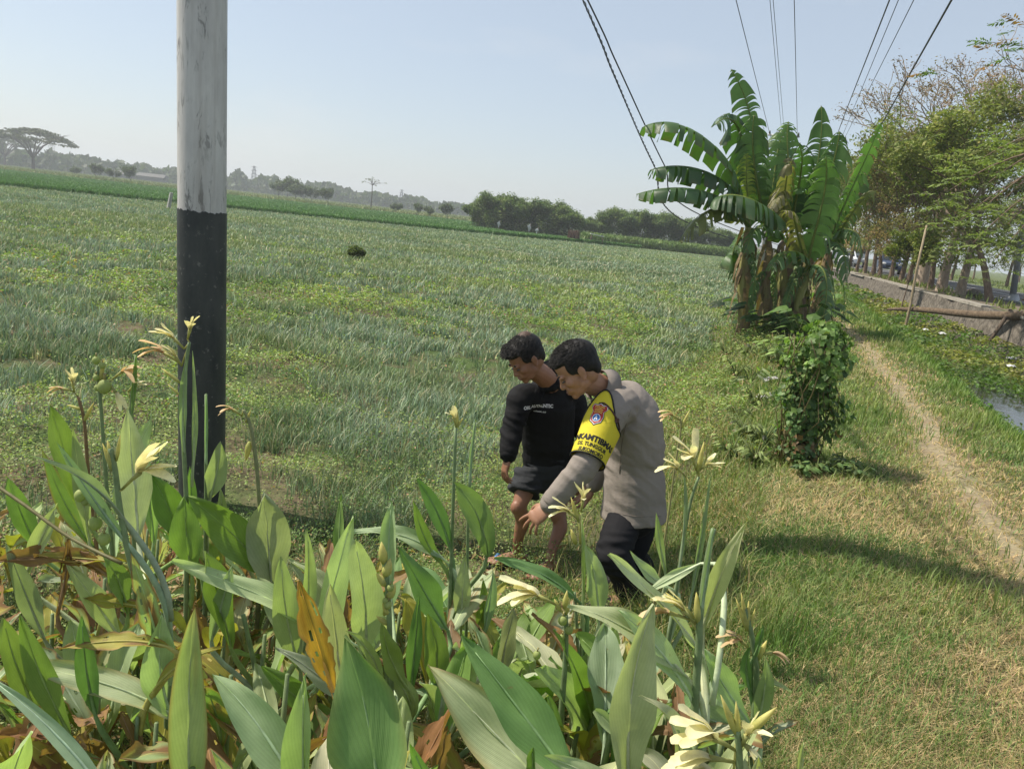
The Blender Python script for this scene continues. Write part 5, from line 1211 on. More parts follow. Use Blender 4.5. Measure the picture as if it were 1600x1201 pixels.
        for sg in (-1, 1): MB().tube([g+d*.155+Vector((0, 0, .03)), g+d*.11+s*sg*.03+Vector((0, 0, .056)), g+d*.045+s*sg*.050+Vector((0, 0, .012))], [(.006, .004), (.014, .005), (.013, .005)], 8, upv=s).build('strap', M['rubber_blue'], so)
    return root
def place_print(parent, txt, size, O, X, Y, mat, bold, name):
    """text mesh shrink-projected along the view-like normal onto the parent's surface"""
    me = text_mesh(txt, size, name, 0.0, bold); X = X.normalized(); Y = (Y-X*Y.dot(X)).normalized(); N = X.cross(Y).normalized()
    bm = bmesh.new(); bm.from_mesh(me); bmesh.ops.triangulate(bm, faces=bm.faces); 
    for _ in range(2):
        le = [e for e in bm.edges if e.calc_length() > .006]
        if le: bmesh.ops.subdivide_edges(bm, edges=le, cuts=1, use_grid_fill=False); bmesh.ops.triangulate(bm, faces=bm.faces)
    pw = parent_world(parent); 
    from mathutils.bvhtree import BVHTree
    pm = parent.data; tree = BVHTree.FromPolygons([v.co+pw for v in pm.vertices], [tuple(p.vertices) for p in pm.polygons])
    for v in bm.verts:
        p = O+X*v.co.x+Y*v.co.y+N*.25; h = tree.ray_cast(p, -N, .8)
        v.co = (h[0]+N*.0055) if h[0] is not None else O+X*v.co.x+Y*v.co.y
    bm.to_mesh(me); bm.free(); return link_mesh(name, me, mat, parent)
def place_shape(parent, poly, O, X, Y, mat, lift, name, thick=0):
    X = X.normalized(); Y = (Y-X*Y.dot(X)).normalized(); N = X.cross(Y).normalized(); bm = bmesh.new(); vs = [bm.verts.new((p[0], p[1], 0)) for p in poly]; bm.faces.new(vs)
    bmesh.ops.triangulate(bm, faces=bm.faces)
    for _ in range(6):
        le = [e for e in bm.edges if e.calc_length() > .010]
        if not le: break
        bmesh.ops.subdivide_edges(bm, edges=le, cuts=1); bmesh.ops.triangulate(bm, faces=bm.faces)
    from mathutils.bvhtree import BVHTree
    pw = parent_world(parent); pm = parent.data; tree = BVHTree.FromPolygons([v.co+pw for v in pm.vertices], [tuple(p.vertices) for p in pm.polygons])
    for v in bm.verts:
        p = O+X*v.co.x+Y*v.co.y+N*.25; h = tree.ray_cast(p, -N, .8)
        v.co = (h[0]+N*lift) if h[0] is not None else O+X*v.co.x+Y*v.co.y
    me = bpy.data.meshes.new(name); bm.to_mesh(me); bm.free(); me.polygons.foreach_set('use_smooth', np.ones(len(me.polygons), bool))
    return link_mesh(name, me, mat, parent)
def wrap_print(parent, tree, me_or_poly, A0, ax, toC, side, c_along, c_ang, mat, lift, name, rad=.098):
    bm = bmesh.new()
    if isinstance(me_or_poly, list):
        bm.faces.new([bm.verts.new((p[0], p[1], 0)) for p in me_or_poly])
    else: bm.from_mesh(me_or_poly)
    bmesh.ops.triangulate(bm, faces=bm.faces)
    for _ in range(5):
        le = [e for e in bm.edges if e.calc_length() > .009]
        if not le: break
        bmesh.ops.subdivide_edges(bm, edges=le, cuts=1); bmesh.ops.triangulate(bm, faces=bm.faces)
    for v in bm.verts:
        a = c_ang+v.co.x/rad; rd = toC*cos(a)+side*sin(a); c0 = A0+ax*(c_along-v.co.y); h = tree.ray_cast(c0+rd*.25, -rd, .3)
        r_ = (h[0]-c0).dot(rd) if h[0] is not None else rad
        v.co = c0+rd*(r_+lift)
    me = bpy.data.meshes.new(name); bm.to_mesh(me); bm.free(); return link_mesh(name, me, mat, parent)
man_black()
# ---------------------------------------------------------------- the man in uniform
def man_uniform():
    fN = Vector((*at(972, 950, 3.62).xy, 0)); fF = Vector((*at(988, 945, 3.92).xy, 0)); gN, gF = gh(fN.x, fN.y), gh(fF.x, fF.y)
    root = empty('person', ((fN.x+fF.x)/2, (fN.y+fF.y)/2, (gN+gF)/2), 'bending man in khaki police shirt and black trousers with a yellow armband, reaching down', 'person')
    j = dict(head=at(903, 577, 3.62), neck=at(933, 601, 3.70), neck2=at(957, 612, 3.76), th=at(985, 652, 3.82), waist=at(990, 725, 3.84), hip=at(991, 785, 3.82),
             shL=at(948, 648, 3.60), elL=at(917, 722, 3.44), wrL=at(856, 791, 3.40), shR=at(975, 640, 4.0), elR=at(950, 710, 4.1), wrR=at(925, 760, 4.05),
             hL=at(978, 800, 3.78), hR=at(1003, 797, 3.88), kL=at(957, 868, 3.58), kR=at(985, 870, 3.84))
    aN = Vector((fN.x+.03, fN.y, gN+.09)); aF = Vector((fF.x+.03, fF.y, gF+.09)); f, up = Vector((-.76, -.12, -.62)), Vector((-.60, -.02, .78))
    b = MB(); W, Rm = head_geo(b, j['head'], f, up, 1.05); side = (j['shL']-j['shR']).normalized()
    capsule(b, *dense([j['head']+Vector((.03, .02, -.05)), j['neck'], j['neck2']], [.058, .060, .066]))
    capsule(b, *dense([j['neck2'].lerp(j['th'], .25), j['th'], j['waist'], j['hip']], [(.08, .07), (.15, .11), (.14, .11), (.15, .12)]), upv=side, n=20)
    for a, q, w in (('shL', 'elL', 'wrL'), ('shR', 'elR', 'wrR')): capsule(b, *dense([j[a], j[q], j[w]], [.050, .038, .028]))
    for h, k, a in (('hL', 'kL', aN), ('hR', 'kR', aF)): capsule(b, *dense([j[h], j[h].lerp(j[k], .5), j[k], j[k].lerp(a, .35)+Vector((.02, 0, 0)), a], [.085, .075, .053, .052, .035]))
    foot_geo(b, aN, (-.95, -.2)); foot_geo(b, aF, (-.95, -.2))
    hand_geo(b, j['wrL'], Vector((-.62, -.05, -.75)), Vector((.35, .55, -.45)), .8, (.22, .30, .36, .45, .25), 1.08, -1)
    hand_geo(b, j['wrR'], Vector((-.4, 0, -.8)), Vector((-.5, -.5, 0)), .4, (.3, .35, .4, .45, .3), 1.0, 1)
    remeshed('body', b, M['skin_a'], root, .0048, 3); face_bits(root, W, Rm, 1.05); hair_geo('hair', root, W, Rm, 1.05, rp)
    c = MB()
    tubecap(c, *dense([j['neck2']+Vector((.02, .02, -.015)), at(975, 628, 3.80), j['th'], at(992, 700, 3.84), j['waist'], at(991, 770, 3.83), at(989, 808, 3.82)],
                      [(.085, .075), (.15, .12), (.185, .150), (.178, .150), (.168, .145), (.178, .160), (.190, .172)]), upv=side, n=28)
    S_, E_, W_ = j['shL'], j['elL'], j['wrL']
    capsule(c, *dense([j['th'].lerp(S_, .55)+Vector((0, 0, .05)), S_, S_.lerp(E_, .5), E_, E_.lerp(W_, .6), E_.lerp(W_, .93)], [.105, .096, .080, .066, .056, .050]))
    S2, E2, W2 = j['shR'], j['elR'], j['wrR']; capsule(c, *dense([j['th'].lerp(S2, .6), S2, E2, E2.lerp(W2, .9)], [.1, .085, .066, .05]))
    z = [(tuple(E_), .10, .9), (tuple(S_+Vector((.05, 0, -.06))), .12, .9), (tuple(j['waist']), .17, 1.0), (tuple(j['hip']), .14, .4)]
    c.ball(at(996, 634, 3.84), (.085, .12, .085))
    shirt = remeshed('shirt', c, M['khaki'], root, .0062, 4, folds(.013, 5.0, (.55, .1, .8), 5, z))
    # collar
    n2 = j['neck']; ax = (j['neck2']-j['neck']).normalized(); mb = MB(); V = []; n_ = 26
    sdv = ax.cross(Vector((0, 0, 1))).normalized(); u2 = sdv.cross(ax)
    for q, (o, r) in enumerate(((-.006, .078), (.022, .083), (.058, .104), (.056, .096))):
        for k in range(n_): a = 2*pi*k/n_; V.append(n2+ax*o+(sdv*cos(a)+u2*sin(a)*.95)*r)
    mb.add(V, [(q*n_+k, q*n_+(k+1) % n_, (q+1)*n_+(k+1) % n_, (q+1)*n_+k) for q in range(3) for k in range(n_)]); o = mb.build('collar', M['khaki'], shirt); so = o.modifiers.new('s', 'SOLIDIFY'); so.thickness = .004
    # cuff
    d = (W_-E_).normalized(); e = E_.lerp(W_, .95); MB().tube([e-d*.055, e-d*.03, e-d*.005, e+d*.004], [.0535, .053, .052, .046], 24).build('cuff', M['khaki'], shirt)
    # epaulet + button + cord
    Xc = (at(958, 655, 3.5)-at(938, 640, 3.5)).normalized()
    Xs = Vector((1, 0, 0)); Ys = Vector((0, 0, 1))
    def view_place(fn, *a): pass
    vn = -ray(940, 660).normalized(); Xv = Vector((0, 0, 1)).cross(vn).normalized()     # shirt faces roughly the camera here
    ep = None if True else place_shape(shirt, [(-.055, .045), (-.02, .062), (.062, -.018), (.058, -.045), (.030, -.045)], at(941, 642, 3.45), Xv, Vector((0, 0, 1)), M['khaki'], .008, 'epaulet')
    pb = at(964, 660, 3.45); bt = place_shape(shirt, [(.011*cos(k*pi/6), .011*sin(k*pi/6)) for k in range(12)], pb, Xv, Vector((0, 0, 1)), M['cord'], .013, 'button')
    from mathutils.bvhtree import BVHTree
    pw = parent_world(shirt); tr = BVHTree.FromPolygons([v.co+pw for v in shirt.data.vertices], [tuple(p.vertices) for p in shirt.data.polygons])
    def onshirt(x, y, lift=.007):
        o = Vector((0, 0, EYE)); d = ray(x, y).normalized(); h = tr.ray_cast(o+d*2.5, d, 4); return (h[0]-d*lift) if h[0] is not None else None
    cp = [onshirt(*q) for q in ((936, 630), (944, 630), (953, 638), (960, 648), (966, 660), (968, 672))]; cp = [p for p in cp if p is not None]
    if len(cp) > 3: MB().tube(dense(cp, [.0045]*len(cp))[0], .0045, 7).build('cord', M['cord'], shirt)
    # seams down the back
    for line in (((1003, 597), (985, 640), (972, 690), (968, 740)), ((940, 795), (990, 806), (1040, 806))):
        sp_ = [onshirt(*q, .0015) for q in line]; sp_ = [p for p in sp_ if p is not None]
        if len(sp_) > 2: MB().tube([onshirt(*topx(p), .0012) or p for p in dense(sp_, [.002]*len(sp_))[0]], .0018, 5).build('seam', M['seam'], shirt)
    # yellow armband: a sleeve over the upper arm, longer at the top
    A0, A1 = S_.lerp(E_, -.28), S_.lerp(E_, .97); ax = (A1-A0).normalized(); V = []; n_ = 44; rows = 16
    toC = (Vector((0, 0, EYE))-S_); toC = (toC-ax*toC.dot(ax)).normalized(); sd2 = ax.cross(toC).normalized()
    tr2 = tr
    for r_ in range(rows+1):
        for k in range(n_):
            a = 2*pi*k/n_; rd = toC*cos(a)+sd2*sin(a)
            lo = -.02 if True else 0
            # rim drops away from the outer top point
            RT_ = sd2 if sd2.dot(CR) > 0 else -sd2; topc = max(0, rd.dot((toC*cos(.45)-RT_*sin(.45)))); t0 = .46-.46*topc**3.2; t = t0+(1-t0)*r_/rows; c0 = A0.lerp(A1, t)
            h = tr2.ray_cast(c0+rd*.25, -rd, .3); rr = (h[0]-c0).length if h[0] is not None else .09
            rr = min(max(rr, .101-.020*t), .112); V.append(c0+rd*(rr+.0045))
    o = MB().add(V, [(r_*n_+k, r_*n_+(k+1) % n_, (r_+1)*n_+(k+1) % n_, (r_+1)*n_+k) for r_ in range(rows) for k in range(n_)]).build('armband', M['band'], root)
    sm = V; so = o.modifiers.new('s', 'SOLIDIFY'); so.thickness = .003; so.offset = 1
    MB().tube([V[k] for k in list(range(n_))+[0]], .0042, 6).build('edging', M['blackdye'], o); MB().tube([V[rows*n_+k] for k in list(range(n_))+[0]], .0042, 6).build('edging', M['blackdye'], o)
    # lettering and crest, wrapped round the sleeve
    bt_ = BVHTree.FromPolygons([v.co+parent_world(o) for v in o.data.vertices], [tuple(p.vertices) for p in o.data.polygons]); so.offset = -1
    Ln = (A1-A0).length; wp = lambda what, t, ang, mat, lift, name: wrap_print(o, bt_, what, A0, ax, toC, RT, t*Ln, ang, mat, lift, name)
    RT = sd2 if sd2.dot(CR) > 0 else -sd2
    tm = lambda s_, z_, b_: text_mesh(s_, z_, 'lettering', 0.0, b_)
    wp(tm('BHABINKAMTIBMAS', .040, .0020), .77, -.62, M['blackdye'], .0012, 'lettering')
    wp(tm('DS. TUNGGUR', .026, .0010), .87, -.10, M['blackdye'], .0012, 'lettering'); wp(tm('SUKOMORO', .026, .0010), .955, -.02, M['blackdye'], .0012, 'lettering')
    sh_ = lambda k: [(-.030*k, .048*k), (-.012*k, .044*k), (0, .052*k), (.012*k, .044*k), (.030*k, .048*k), (.036*k, .030*k), (.024*k, .012*k), (.030*k, -.010*k), (.026*k, -.034*k), (.010*k, -.044*k), (0, -.052*k), (-.010*k, -.044*k), (-.026*k, -.034*k), (-.030*k, -.010*k), (-.024*k, .012*k), (-.036*k, .030*k)]
    off = lambda poly, dx, dy: [(p[0]+dx, p[1]+dy) for p in poly]
    cir = lambda r, cx=0, cy=0, n=14: [(cx+r*cos(2*pi*k/n), cy+r*sin(2*pi*k/n)) for k in range(n)]
    T_, G_ = .40, -.42
    wp(sh_(1.18), T_, G_, M['blackdye'], .0010, 'crest'); wp(sh_(1.08), T_, G_, M['whitedye'], .0018, 'crest_rim'); wp(sh_(1.0), T_, G_, M['reddye'], .0026, 'crest_field')
    wp(cir(.0205, 0, -.020), T_, G_, M['whitedye'], .0034, 'crest_ring'); wp(cir(.0170, 0, -.020), T_, G_, M['bluedye'], .0042, 'crest_disc'); wp([(-.009, -.031), (-.004, -.031), (0, -.024), (.004, -.031), (.009, -.031), (.0, -.006)], T_, G_, M['whitedye'], .0050, 'crest_mark')
    for q in range(3): wp([(-.019, .004+q*.0085), (-.006, .007+q*.0085), (.006, .007+q*.0085), (.019, .004+q*.0085), (.019, .0075+q*.0085), (.006, .0105+q*.0085), (-.006, .0105+q*.0085), (-.019, .0075+q*.0085)], T_, G_, M['yeldye'], .0034, 'crest_bar')
    wp(tm('POLDA', .014, .0004), T_-.036/Ln, G_, M['yeldye'], .0034, 'crest_lettering')
    # trousers
    c = MB(); capsule(c, *dense([at(991, 770, 3.82), at(991, 802, 3.81)], [(.14, .12), (.145, .125)]), upv=side, n=24)
    for h, k, a in (('hL', 'kL', aN), ('hR', 'kR', aF)): P, R = dense([j[h], j[h].lerp(j[k], .5), j[k], j[k].lerp(a, .5)+Vector((.015, 0, 0)), a+Vector((0, 0, -.02))], [.086, .092, .078, .070, .066]); c.tube(P, R, 20)
    remeshed('trousers', c, M['blacktr'], root, .0065, 3, folds(.015, 6, (0, .2, 1), 12, [(tuple(j['kL']), .14, 1.)]))
    for a in (aN, aF):
        d = Vector((-.95, -.2, 0)).normalized(); m = MB(); g = a-Vector((0, 0, .065)); capsule(m, *dense([g-d*.06, g+d*.05, g+d*.15, g+d*.20], [(.042, .045), (.046, .045), (.050, .034), (.042, .026)]), upv=Vector((-d.y, d.x, 0))); m.build('shoe', M['blackdye'], root)
    # belt loop of the shirt hem is hidden; hem edge
    return root
man_uniform()
# ================================================================== CANNA-LIKE PLANTS WITH YELLOW FLOWERS
def m_canna():
    t = NT('canna_leaf'); a = t.n('ShaderNodeAttribute', attribute_name='Col').outputs['Color']
    sx = t.n('ShaderNodeSeparateXYZ'); t.l(t.n('ShaderNodeUVMap').outputs[0], sx.inputs[0]); s_, t_ = sx.outputs[0], sx.outputs[1]
    ab = t.math('ABSOLUTE', s_); ph = t.math('SUBTRACT', t.math('MULTIPLY', t_, 150), t.math('MULTIPLY', ab, 42))
    vein = t.math('SINE', ph); fine = t.math('SINE', t.math('MULTIPLY', ph, 3.1)); v = t.math('ADD', t.math('MULTIPLY', vein, .6), t.math('MULTIPLY', fine, .4))
    vc = t.ramp(t.math('ADD', t.math('MULTIPLY', v, .5), .5), [(.0, (.93, .94, .93)), (1, (1.05, 1.05, 1.05))])
    mid = t.ramp(ab, [(.022, (1, 1, 1)), (.05, (0, 0, 0))])
    n = t.noise(9, 5, .65, t.geo()); n2 = t.noise(70, 3, .6, t.geo())
    c = t.mix(1.0, t.mix(1.0, a, (1.05, 1.02, .92), 'MULTIPLY'), vc, 'MULTIPLY'); c = t.mix(1.0, c, t.ramp(n, [(.25, (.84, .86, .80)), (.75, (1.30, 1.26, 1.26))]), 'MULTIPLY')
    c = t.mix(t.math('MULTIPLY', mid, .55), c, t.mix(1.0, c, (1.9, 1.8, 1.6), 'MULTIPLY'))
    spot = t.ramp(t.noise(26, 4, .6, t.geo()), [(.70, (0, 0, 0)), (.74, (1, 1, 1))]); c = t.mix(t.math('MULTIPLY', spot, .6), c, (.22, .14, .06))
    sh = t.pr(c, t.ramp(n2, [(.3, (.5, .5, .5)), (.7, (.68, .68, .68))]), .28, bump=t.math('ADD', v, t.math('MULTIPLY', mid, -3)), bs=.22, bd=.002)
    return t.done(t.trans(sh, t.mix(1.0, c, (1.35, 1.6, .6), 'MULTIPLY'), .30))
M['canna'] = m_canna(); M['cstem'] = m_leafcol('canna_stem', .5, .35, .08)
M['petal'] = m_leafcol('flower_petal', .5, .3, .35, (1.1, 1.05, .7), (1.0, 1.02, 1.05))
rc = np.random.default_rng(4)
LC = dict(p=(.38, .45, .30), q=(.32, .40, .225), g=(.17, .27, .08), d=(.13, .225, .09), b=(.26, .34, .25), y=(.30, .29, .07), o=(.50, .28, .06), n=(.22, .13, .075), t=(.36, .28, .16))
def bez3(P, t):
    q = list(P)
    while len(q) > 1: q = [q[i].lerp(q[i+1], t) for i in range(len(q)-1)]
    return q[0]
def canna_leaf(parent, ctrl, W, face, kind, fold=.5, wave=1.0, burn=0.0, twist=0.0, curl=0.0, stem_from=None, label=None):
    """ctrl: world centreline control points from base to tip; W half width; face: direction the upper side looks"""
    ctrl = [Vector(c) for c in ctrl]; N, K = 22, 6; face = Vector(face).normalized(); V = []; UV = []; C = []; col = np.array(LC[kind])*(1+rc.normal(0, .07)); sd = rc.random()*50
    col = col*(1+rc.normal(0, .05, 3)); ragged = kind in 'on' or burn > .6
    for i in range(N+1):
        t = i/N; p = bez3(ctrl, t); T = (bez3(ctrl, min(1, t+.03))-bez3(ctrl, max(0, t-.03))).normalized()
        B = T.cross(face).normalized(); Nn = B.cross(T).normalized()
        if twist: Rt = Matrix.Rotation(twist*(t-.3), 3, T); B = Rt@B; Nn = Rt@Nn
        prof = (min(1, t/.42)**.75 if t < .42 else 1)*(1 if t < .42 else max(0, 1-((t-.42)/.58)**1.9))
        w = W*(.04+.96*prof)*(1 if t < .985 else .3)
        for k in range(-K, K+1):
            s = k/K; a = fold*(1-.35*t); ww = w*(1+.05*mnoise.noise(Vector((t*5, s*2, sd))))
            if ragged and abs(s) > .6: ww *= 1-.45*max(0, mnoise.noise(Vector((t*11, s, sd+3)))+.15)
            und = wave*W*.24*sin(t*9+sd+s)*s*s+W*.20*wave*mnoise.noise(Vector((t*4, s*1.5, sd+9)))
            ang = abs(s)*(a+curl*abs(s)); off = B*(ww*s*cos(ang*.75))+Nn*(abs(ww*s)*sin(ang)+und)
            V.append(p+off+T*(abs(s)*w*.12)); UV.append((s, t*(ctrl[-1]-ctrl[0]).length))
            c = col.copy(); bn = burn*(.5+mnoise.noise(Vector((t*3, s*1.5, sd+20))))
            edge = max(0, abs(s)-.72)/.28
            if kind == 'o': c = c*(1-.75*max(0, mnoise.noise(Vector((t*4, s*2, sd)))+.1))+np.array((.10, .16, .03))*max(0, .5-abs(s))*.8
            if burn > 0:
                m = min(1, max(0, edge*1.6*burn+max(0, bn-.42)*2.5+max(0, (t-.86)*6)*burn)); c = c*(1-m)+np.array((.34, .22, .07) if m < .6 else (.24, .14, .08))*m
            C.append(tuple(np.clip(c, .005, .9)))
    n = 2*K+1; F = [(i*n+k, i*n+k+1, (i+1)*n+k+1, (i+1)*n+k) for i in range(N) for k in range(n-1)]
    if ragged: F = [f for f in F if not (abs(UV[f[0]][0]) > .3 and mnoise.noise(Vector((UV[f[0]][1]*38, UV[f[0]][0]*3, sd))) > .42)]
    lf = MB().add(V, F, UV, C).build('leaf', M['canna'], parent)
    if label: lf['label'] = label
    rib = [bez3(ctrl, t/10) for t in range(10)]; pre = []
    if stem_from is not None:
        S = Vector(stem_from); d0 = (bez3(ctrl, .08)-ctrl[0]).normalized(); L = (ctrl[0]-S).length; h = [S, S+Vector((0, 0, L*.45)), ctrl[0]-d0*L*.3, ctrl[0]]; pre = [bez3(h, k/6) for k in range(6)]
    pts = pre+rib; nb = len(pre); R = [.0095+.0*k for k in range(nb)]+[max(.0012, .006*(1-k/10)) for k in range(10)]
    cc = tuple(np.clip(col*1.15+.03, 0, .8)); MB().tube(pts, R, 7, col=cc, flat=.75).build('midrib', M['cstem'], lf)
    return lf
def petal(mb, p, d, L, w, col, droop=.4, up=Vector((0, 0, 1))):
    d = Vector(d).normalized(); B = d.cross(up); B = B.normalized() if B.length > 1e-3 else Vector((1, 0, 0)); n = 8; V = []; C = []; q = Vector(p)
    cv = rc.normal(0, .06); dd = d.copy(); Nn = B.cross(d)
    for i in range(n+1):
        t = i/n; ww = w*(.25+.75*sin(pi*min(1, t*.80+.04))**.9)*(1 if t < .9 else .75)
        for s in (-1, -.4, .4, 1): V.append(q+B*ww*s*.5+Nn*(abs(s)*ww*.22+.12*ww*sin(6*t+s))); c = np.array(col)*(1+cv)*(.82+.25*t); C.append(tuple(np.clip(c, 0, .92)))
        q = q+Nn*rc.normal(0, .02)*L*.3
        dd = (dd+Vector((0, 0, -droop/n))).normalized(); q = q+dd*(L/n)
    mb.add(V, [(i*4+k, i*4+k+1, i*4+5+k, i*4+4+k) for i in range(n) for k in range(3)], None, C)
def flower(parent, P, d, size, col=(.86, .80, .48), npet=5, wilt=0, spread=.5):
    """one drooping lily-like flower: tube + separate petals"""
    P = Vector(P); d = Vector(d).normalized(); L = size
    tip = P+d*L*.42; col2 = tuple(np.array(col)*(.78, .80, .6)); base = MB().tube([P, P.lerp(tip, .5)+Vector((0, 0, .01*L)), tip], [.0035, .0045, .007], 8, col=(.42, .42, .14))
    f = base.build('flower', M['petal'], parent); a = d.cross(Vector((0, 0, 1))); a = a.normalized() if a.length > .01 else Vector((1, 0, 0)); b = a.cross(d)
    for k in range(npet):
        an = 2*pi*k/npet+rc.normal(0, .25); sp = spread*rc.uniform(.6, 1.3); dd = d+(a*cos(an)+b*sin(an))*sp; m = MB()
        petal(m, tip-d*.004, dd, L*rc.uniform(.5, .8), L*rc.uniform(.15, .27)*(1-.4*wilt), col if not wilt else tuple(np.array(col)*(.85, .65, .6)), rc.uniform(.2, 1.0)+wilt)
        m.build('petal', M['petal'], f)
    m = MB().tube([tip, tip+d*L*.25+Vector((0, 0, -.01)), tip+d*L*.42+Vector((0, 0, -.03))], [.0018, .0015, .0008], 5, col=(.6, .5, .15)); m.build('stamen', M['petal'], f)
    return f
def bud(parent, P, d, L, r, col=(.40, .42, .12), tipc=(.70, .62, .22)):
    P = Vector(P); d = Vector(d).normalized(); m = MB(); pts = [P+d*L*t for t in (0, .25, .5, .75, 1)]
    m.tube(pts, [r*.5, r, r*.95, r*.6, r*.08], 8, col=col); C = [tuple(np.array(col)*(1-t)+np.array(tipc)*t) for t in (0, .25, .5, .75, 1) for _ in range(8)]; m.c = C; return m.build('bud', M['petal'], parent)
def fruit(parent, P, r):
    P = Vector(P); m = MB().ball(P, (r, r, r*1.1), None, 14, 10, (.22, .27, .12)); o = m.build('fruit', M['canna'], parent)
    MB().tube([P+Vector((0, 0, r)), P+Vector((0, 0, r*1.5)), P+Vector((.002, 0, r*2))], [r*.25, r*.15, r*.3], 6, col=(.3, .27, .12)).build('calyx', M['cstem'], o)
def plant(label, Y, stem, leaves=(), rs=.010, scol=(.17, .24, .13), heads=(), base=None, dY=0.0, group='yellow flowered plants crowding the foreground'):
    """stem: pixel list from low to top (depth Y, top leans by dY); leaves: (base px, [mid px], tip px, W px, kind, opts)"""
    n = len(stem); sp_ = [at(x, y, Y+dY*i/max(1, n-1)) for i, (x, y) in enumerate(stem)]
    low = sp_[0]; foot = Vector((low.x+(0 if base is None else base[0]), low.y+(.03 if base is None else base[1]), 0)); foot.z = gh(foot.x, foot.y)-.04
    t = empty('flowering_canna_plant', foot, label, 'flowering plant', group)
    L = (low-foot).length; pts = [foot.lerp(low, k/5) for k in range(5)]+sp_ if L > .12 else [foot]+sp_
    P, R = dense(pts, [rs*1.25]*len(pts), 3); R = [(r[0]*(1-.55*i/len(P)), r[0]*(1-.55*i/len(P))) for i, r in enumerate(R)]
    MB().tube(P, R, 9, col=scol).build('stem', M['cstem'], t)
    for lf in leaves:
        b, m, tp, W, kind = lf[:5]; o = dict(lf[5]) if len(lf) > 5 else {}
        yb, yt = Y+o.pop('yb', 0), Y+o.pop('yt', -.05); B = at(*b, yb); T = at(*tp, yt); ctrl = [B]+([at(*m, (yb+yt)/2+o.pop('ym', 0))] if m else [B.lerp(T, .5)+Vector((0, 0, (T-B).length*.06))])+[T]
        o.pop('ym', 0); d = (T-B).normalized(); view = (Vector((0, 0, EYE))-B.lerp(T, .5)).normalized()
        face = o.pop('face', None)
        if face is None: face = (view*1.0+Vector((rc.normal(0, .25), 0, .55+rc.normal(0, .15)))).normalized()
        g = gh(foot.x, foot.y); z0 = max(g, B.z-o.pop('pet', .30)); sf = Vector((foot.x, foot.y, 0)).lerp(Vector((low.x, low.y, 0)), .5); sf.z = z0
        if o.pop('nostem', False): sf = None
        canna_leaf(t, ctrl, W*((yb+yt)/2)/1200*.47, face, kind, stem_from=sf, **o)
    for h in heads:
        k, px, *r = h
        if k == 'F': P_ = at(*px, Y+dY); q = at(*r[0], Y+dY-.02); MB().tube([at(*(r[2] if len(r) > 2 else stem[-1]), Y+dY), P_], .0028, 5, col=(.38, .38, .14)).build('pedicel', M['cstem'], t); flower(t, P_, q-P_, (q-P_).length*1.5, npet=r[1].get('n', 5) if len(r) > 1 else 5, wilt=r[1].get('w', 0) if len(r) > 1 else 0, spread=r[1].get('s', .5) if len(r) > 1 else .5)
        elif k == 'B': P_ = at(*px, Y+dY); q = at(*r[0], Y+dY); bud(t, P_, q-P_, (q-P_).length, (q-P_).length*(r[1] if len(r) > 1 else .12))
        elif k == 'R': fruit(t, at(*px, Y+dY-.01), r[0]*Y/1200)
    return t
D = dict
# ---------------- left part
plant('plant at left with the large drooping pale flower before the painted pole', 1.95, [(262, 1060), (238, 980), (205, 880), (188, 800), (180, 735), (172, 700)], [
    ((262, 1060), None, (205, 864), 46, 'q', D(burn=.9, yb=.05, yt=-.1, fold=.3)), ((215, 840), (210, 760), (199, 640), 62, 'p', D(yb=.35, yt=.4, fold=.35)), ((192, 810), (150, 745), (48, 711), 22, 'b', D(fold=.9, yt=-.2)),
    ((200, 850), (150, 790), (88, 690), 26, 'b', D(fold=.8)), ((270, 1120), (240, 1060), (252, 960), 74, 'p', D(fold=.3)), ((290, 1130), (200, 1060), (14, 1036), 62, 'p', D(fold=.3, burn=.3, face=(0, -.5, 1)))], rs=.0115,
    heads=[('F', (190, 765), (236, 722), D(n=5, s=.35), (183, 770)), ('B', (176, 735), (168, 688), .10), ('B', (176, 735), (160, 692), .08), ('B', (182, 720), (188, 678), .07), ('R', (126, 774), 10), ('R', (133, 784), 6), ('R', (152, 790), 7), ('R', (149, 817), 11), ('R', (163, 842), 10), ('R', (142, 786), 5)])
plant('plant carrying three round green fruits on a slender spike, left of the tall spike', 2.9, [(175, 860), (165, 740), (158, 640), (152, 572)], [((180, 800), (200, 720), (236, 655), 44, 'p', D(fold=.3)), ((130, 800), (105, 720), (78, 632), 52, 'g', D(fold=.4)), ((140, 850), (125, 760), (113, 665), 30, 'q')], heads=[('R', (150, 563), 6), ('R', (160, 571), 5), ('R', (150, 590), 5), ('R', (163, 604), 11), ('R', (152, 606), 5), ('B', (156, 600), (163, 560), .08), ('F', (172, 600), (186, 622), D(n=4, s=.3), (160, 612)), ('F', (176, 592), (200, 574), D(n=4, w=.5, s=.3), (160, 600))])
plant('plant with a single dark upright pointed spike beside the fruiting stem', 2.9, [(210, 860), (203, 700), (206, 620), (213, 555)], [((206, 660), (208, 600), (213, 549), 10, 'd', D(fold=1.0, nostem=True)), ((240, 850), (236, 760), (208, 690), 40, 'q'), ((285, 850), (270, 800), (236, 740), 56, 'g', D(fold=.3))], heads=[('F', (200, 612), (214, 598), D(n=4, s=.4), (204, 625))])
plant('wilted reddish flower plant at far left with two pale blooms', 3.1, [(150, 840), (138, 740), (132, 660), (122, 620)], [((60, 860), (30, 800), (12, 745), 40, 'g'), ((150, 860), (100, 800), (65, 700), 34, 'g', D(burn=.5))], scol=(.2, .13, .07), heads=[('F', (116, 612), (88, 604), D(n=4, w=.6, s=.3)), ('F', (116, 612), (112, 590), D(n=4, s=.3)), ('B', (128, 640), (105, 632), .1), ('B', (130, 660), (147, 628), .08)])
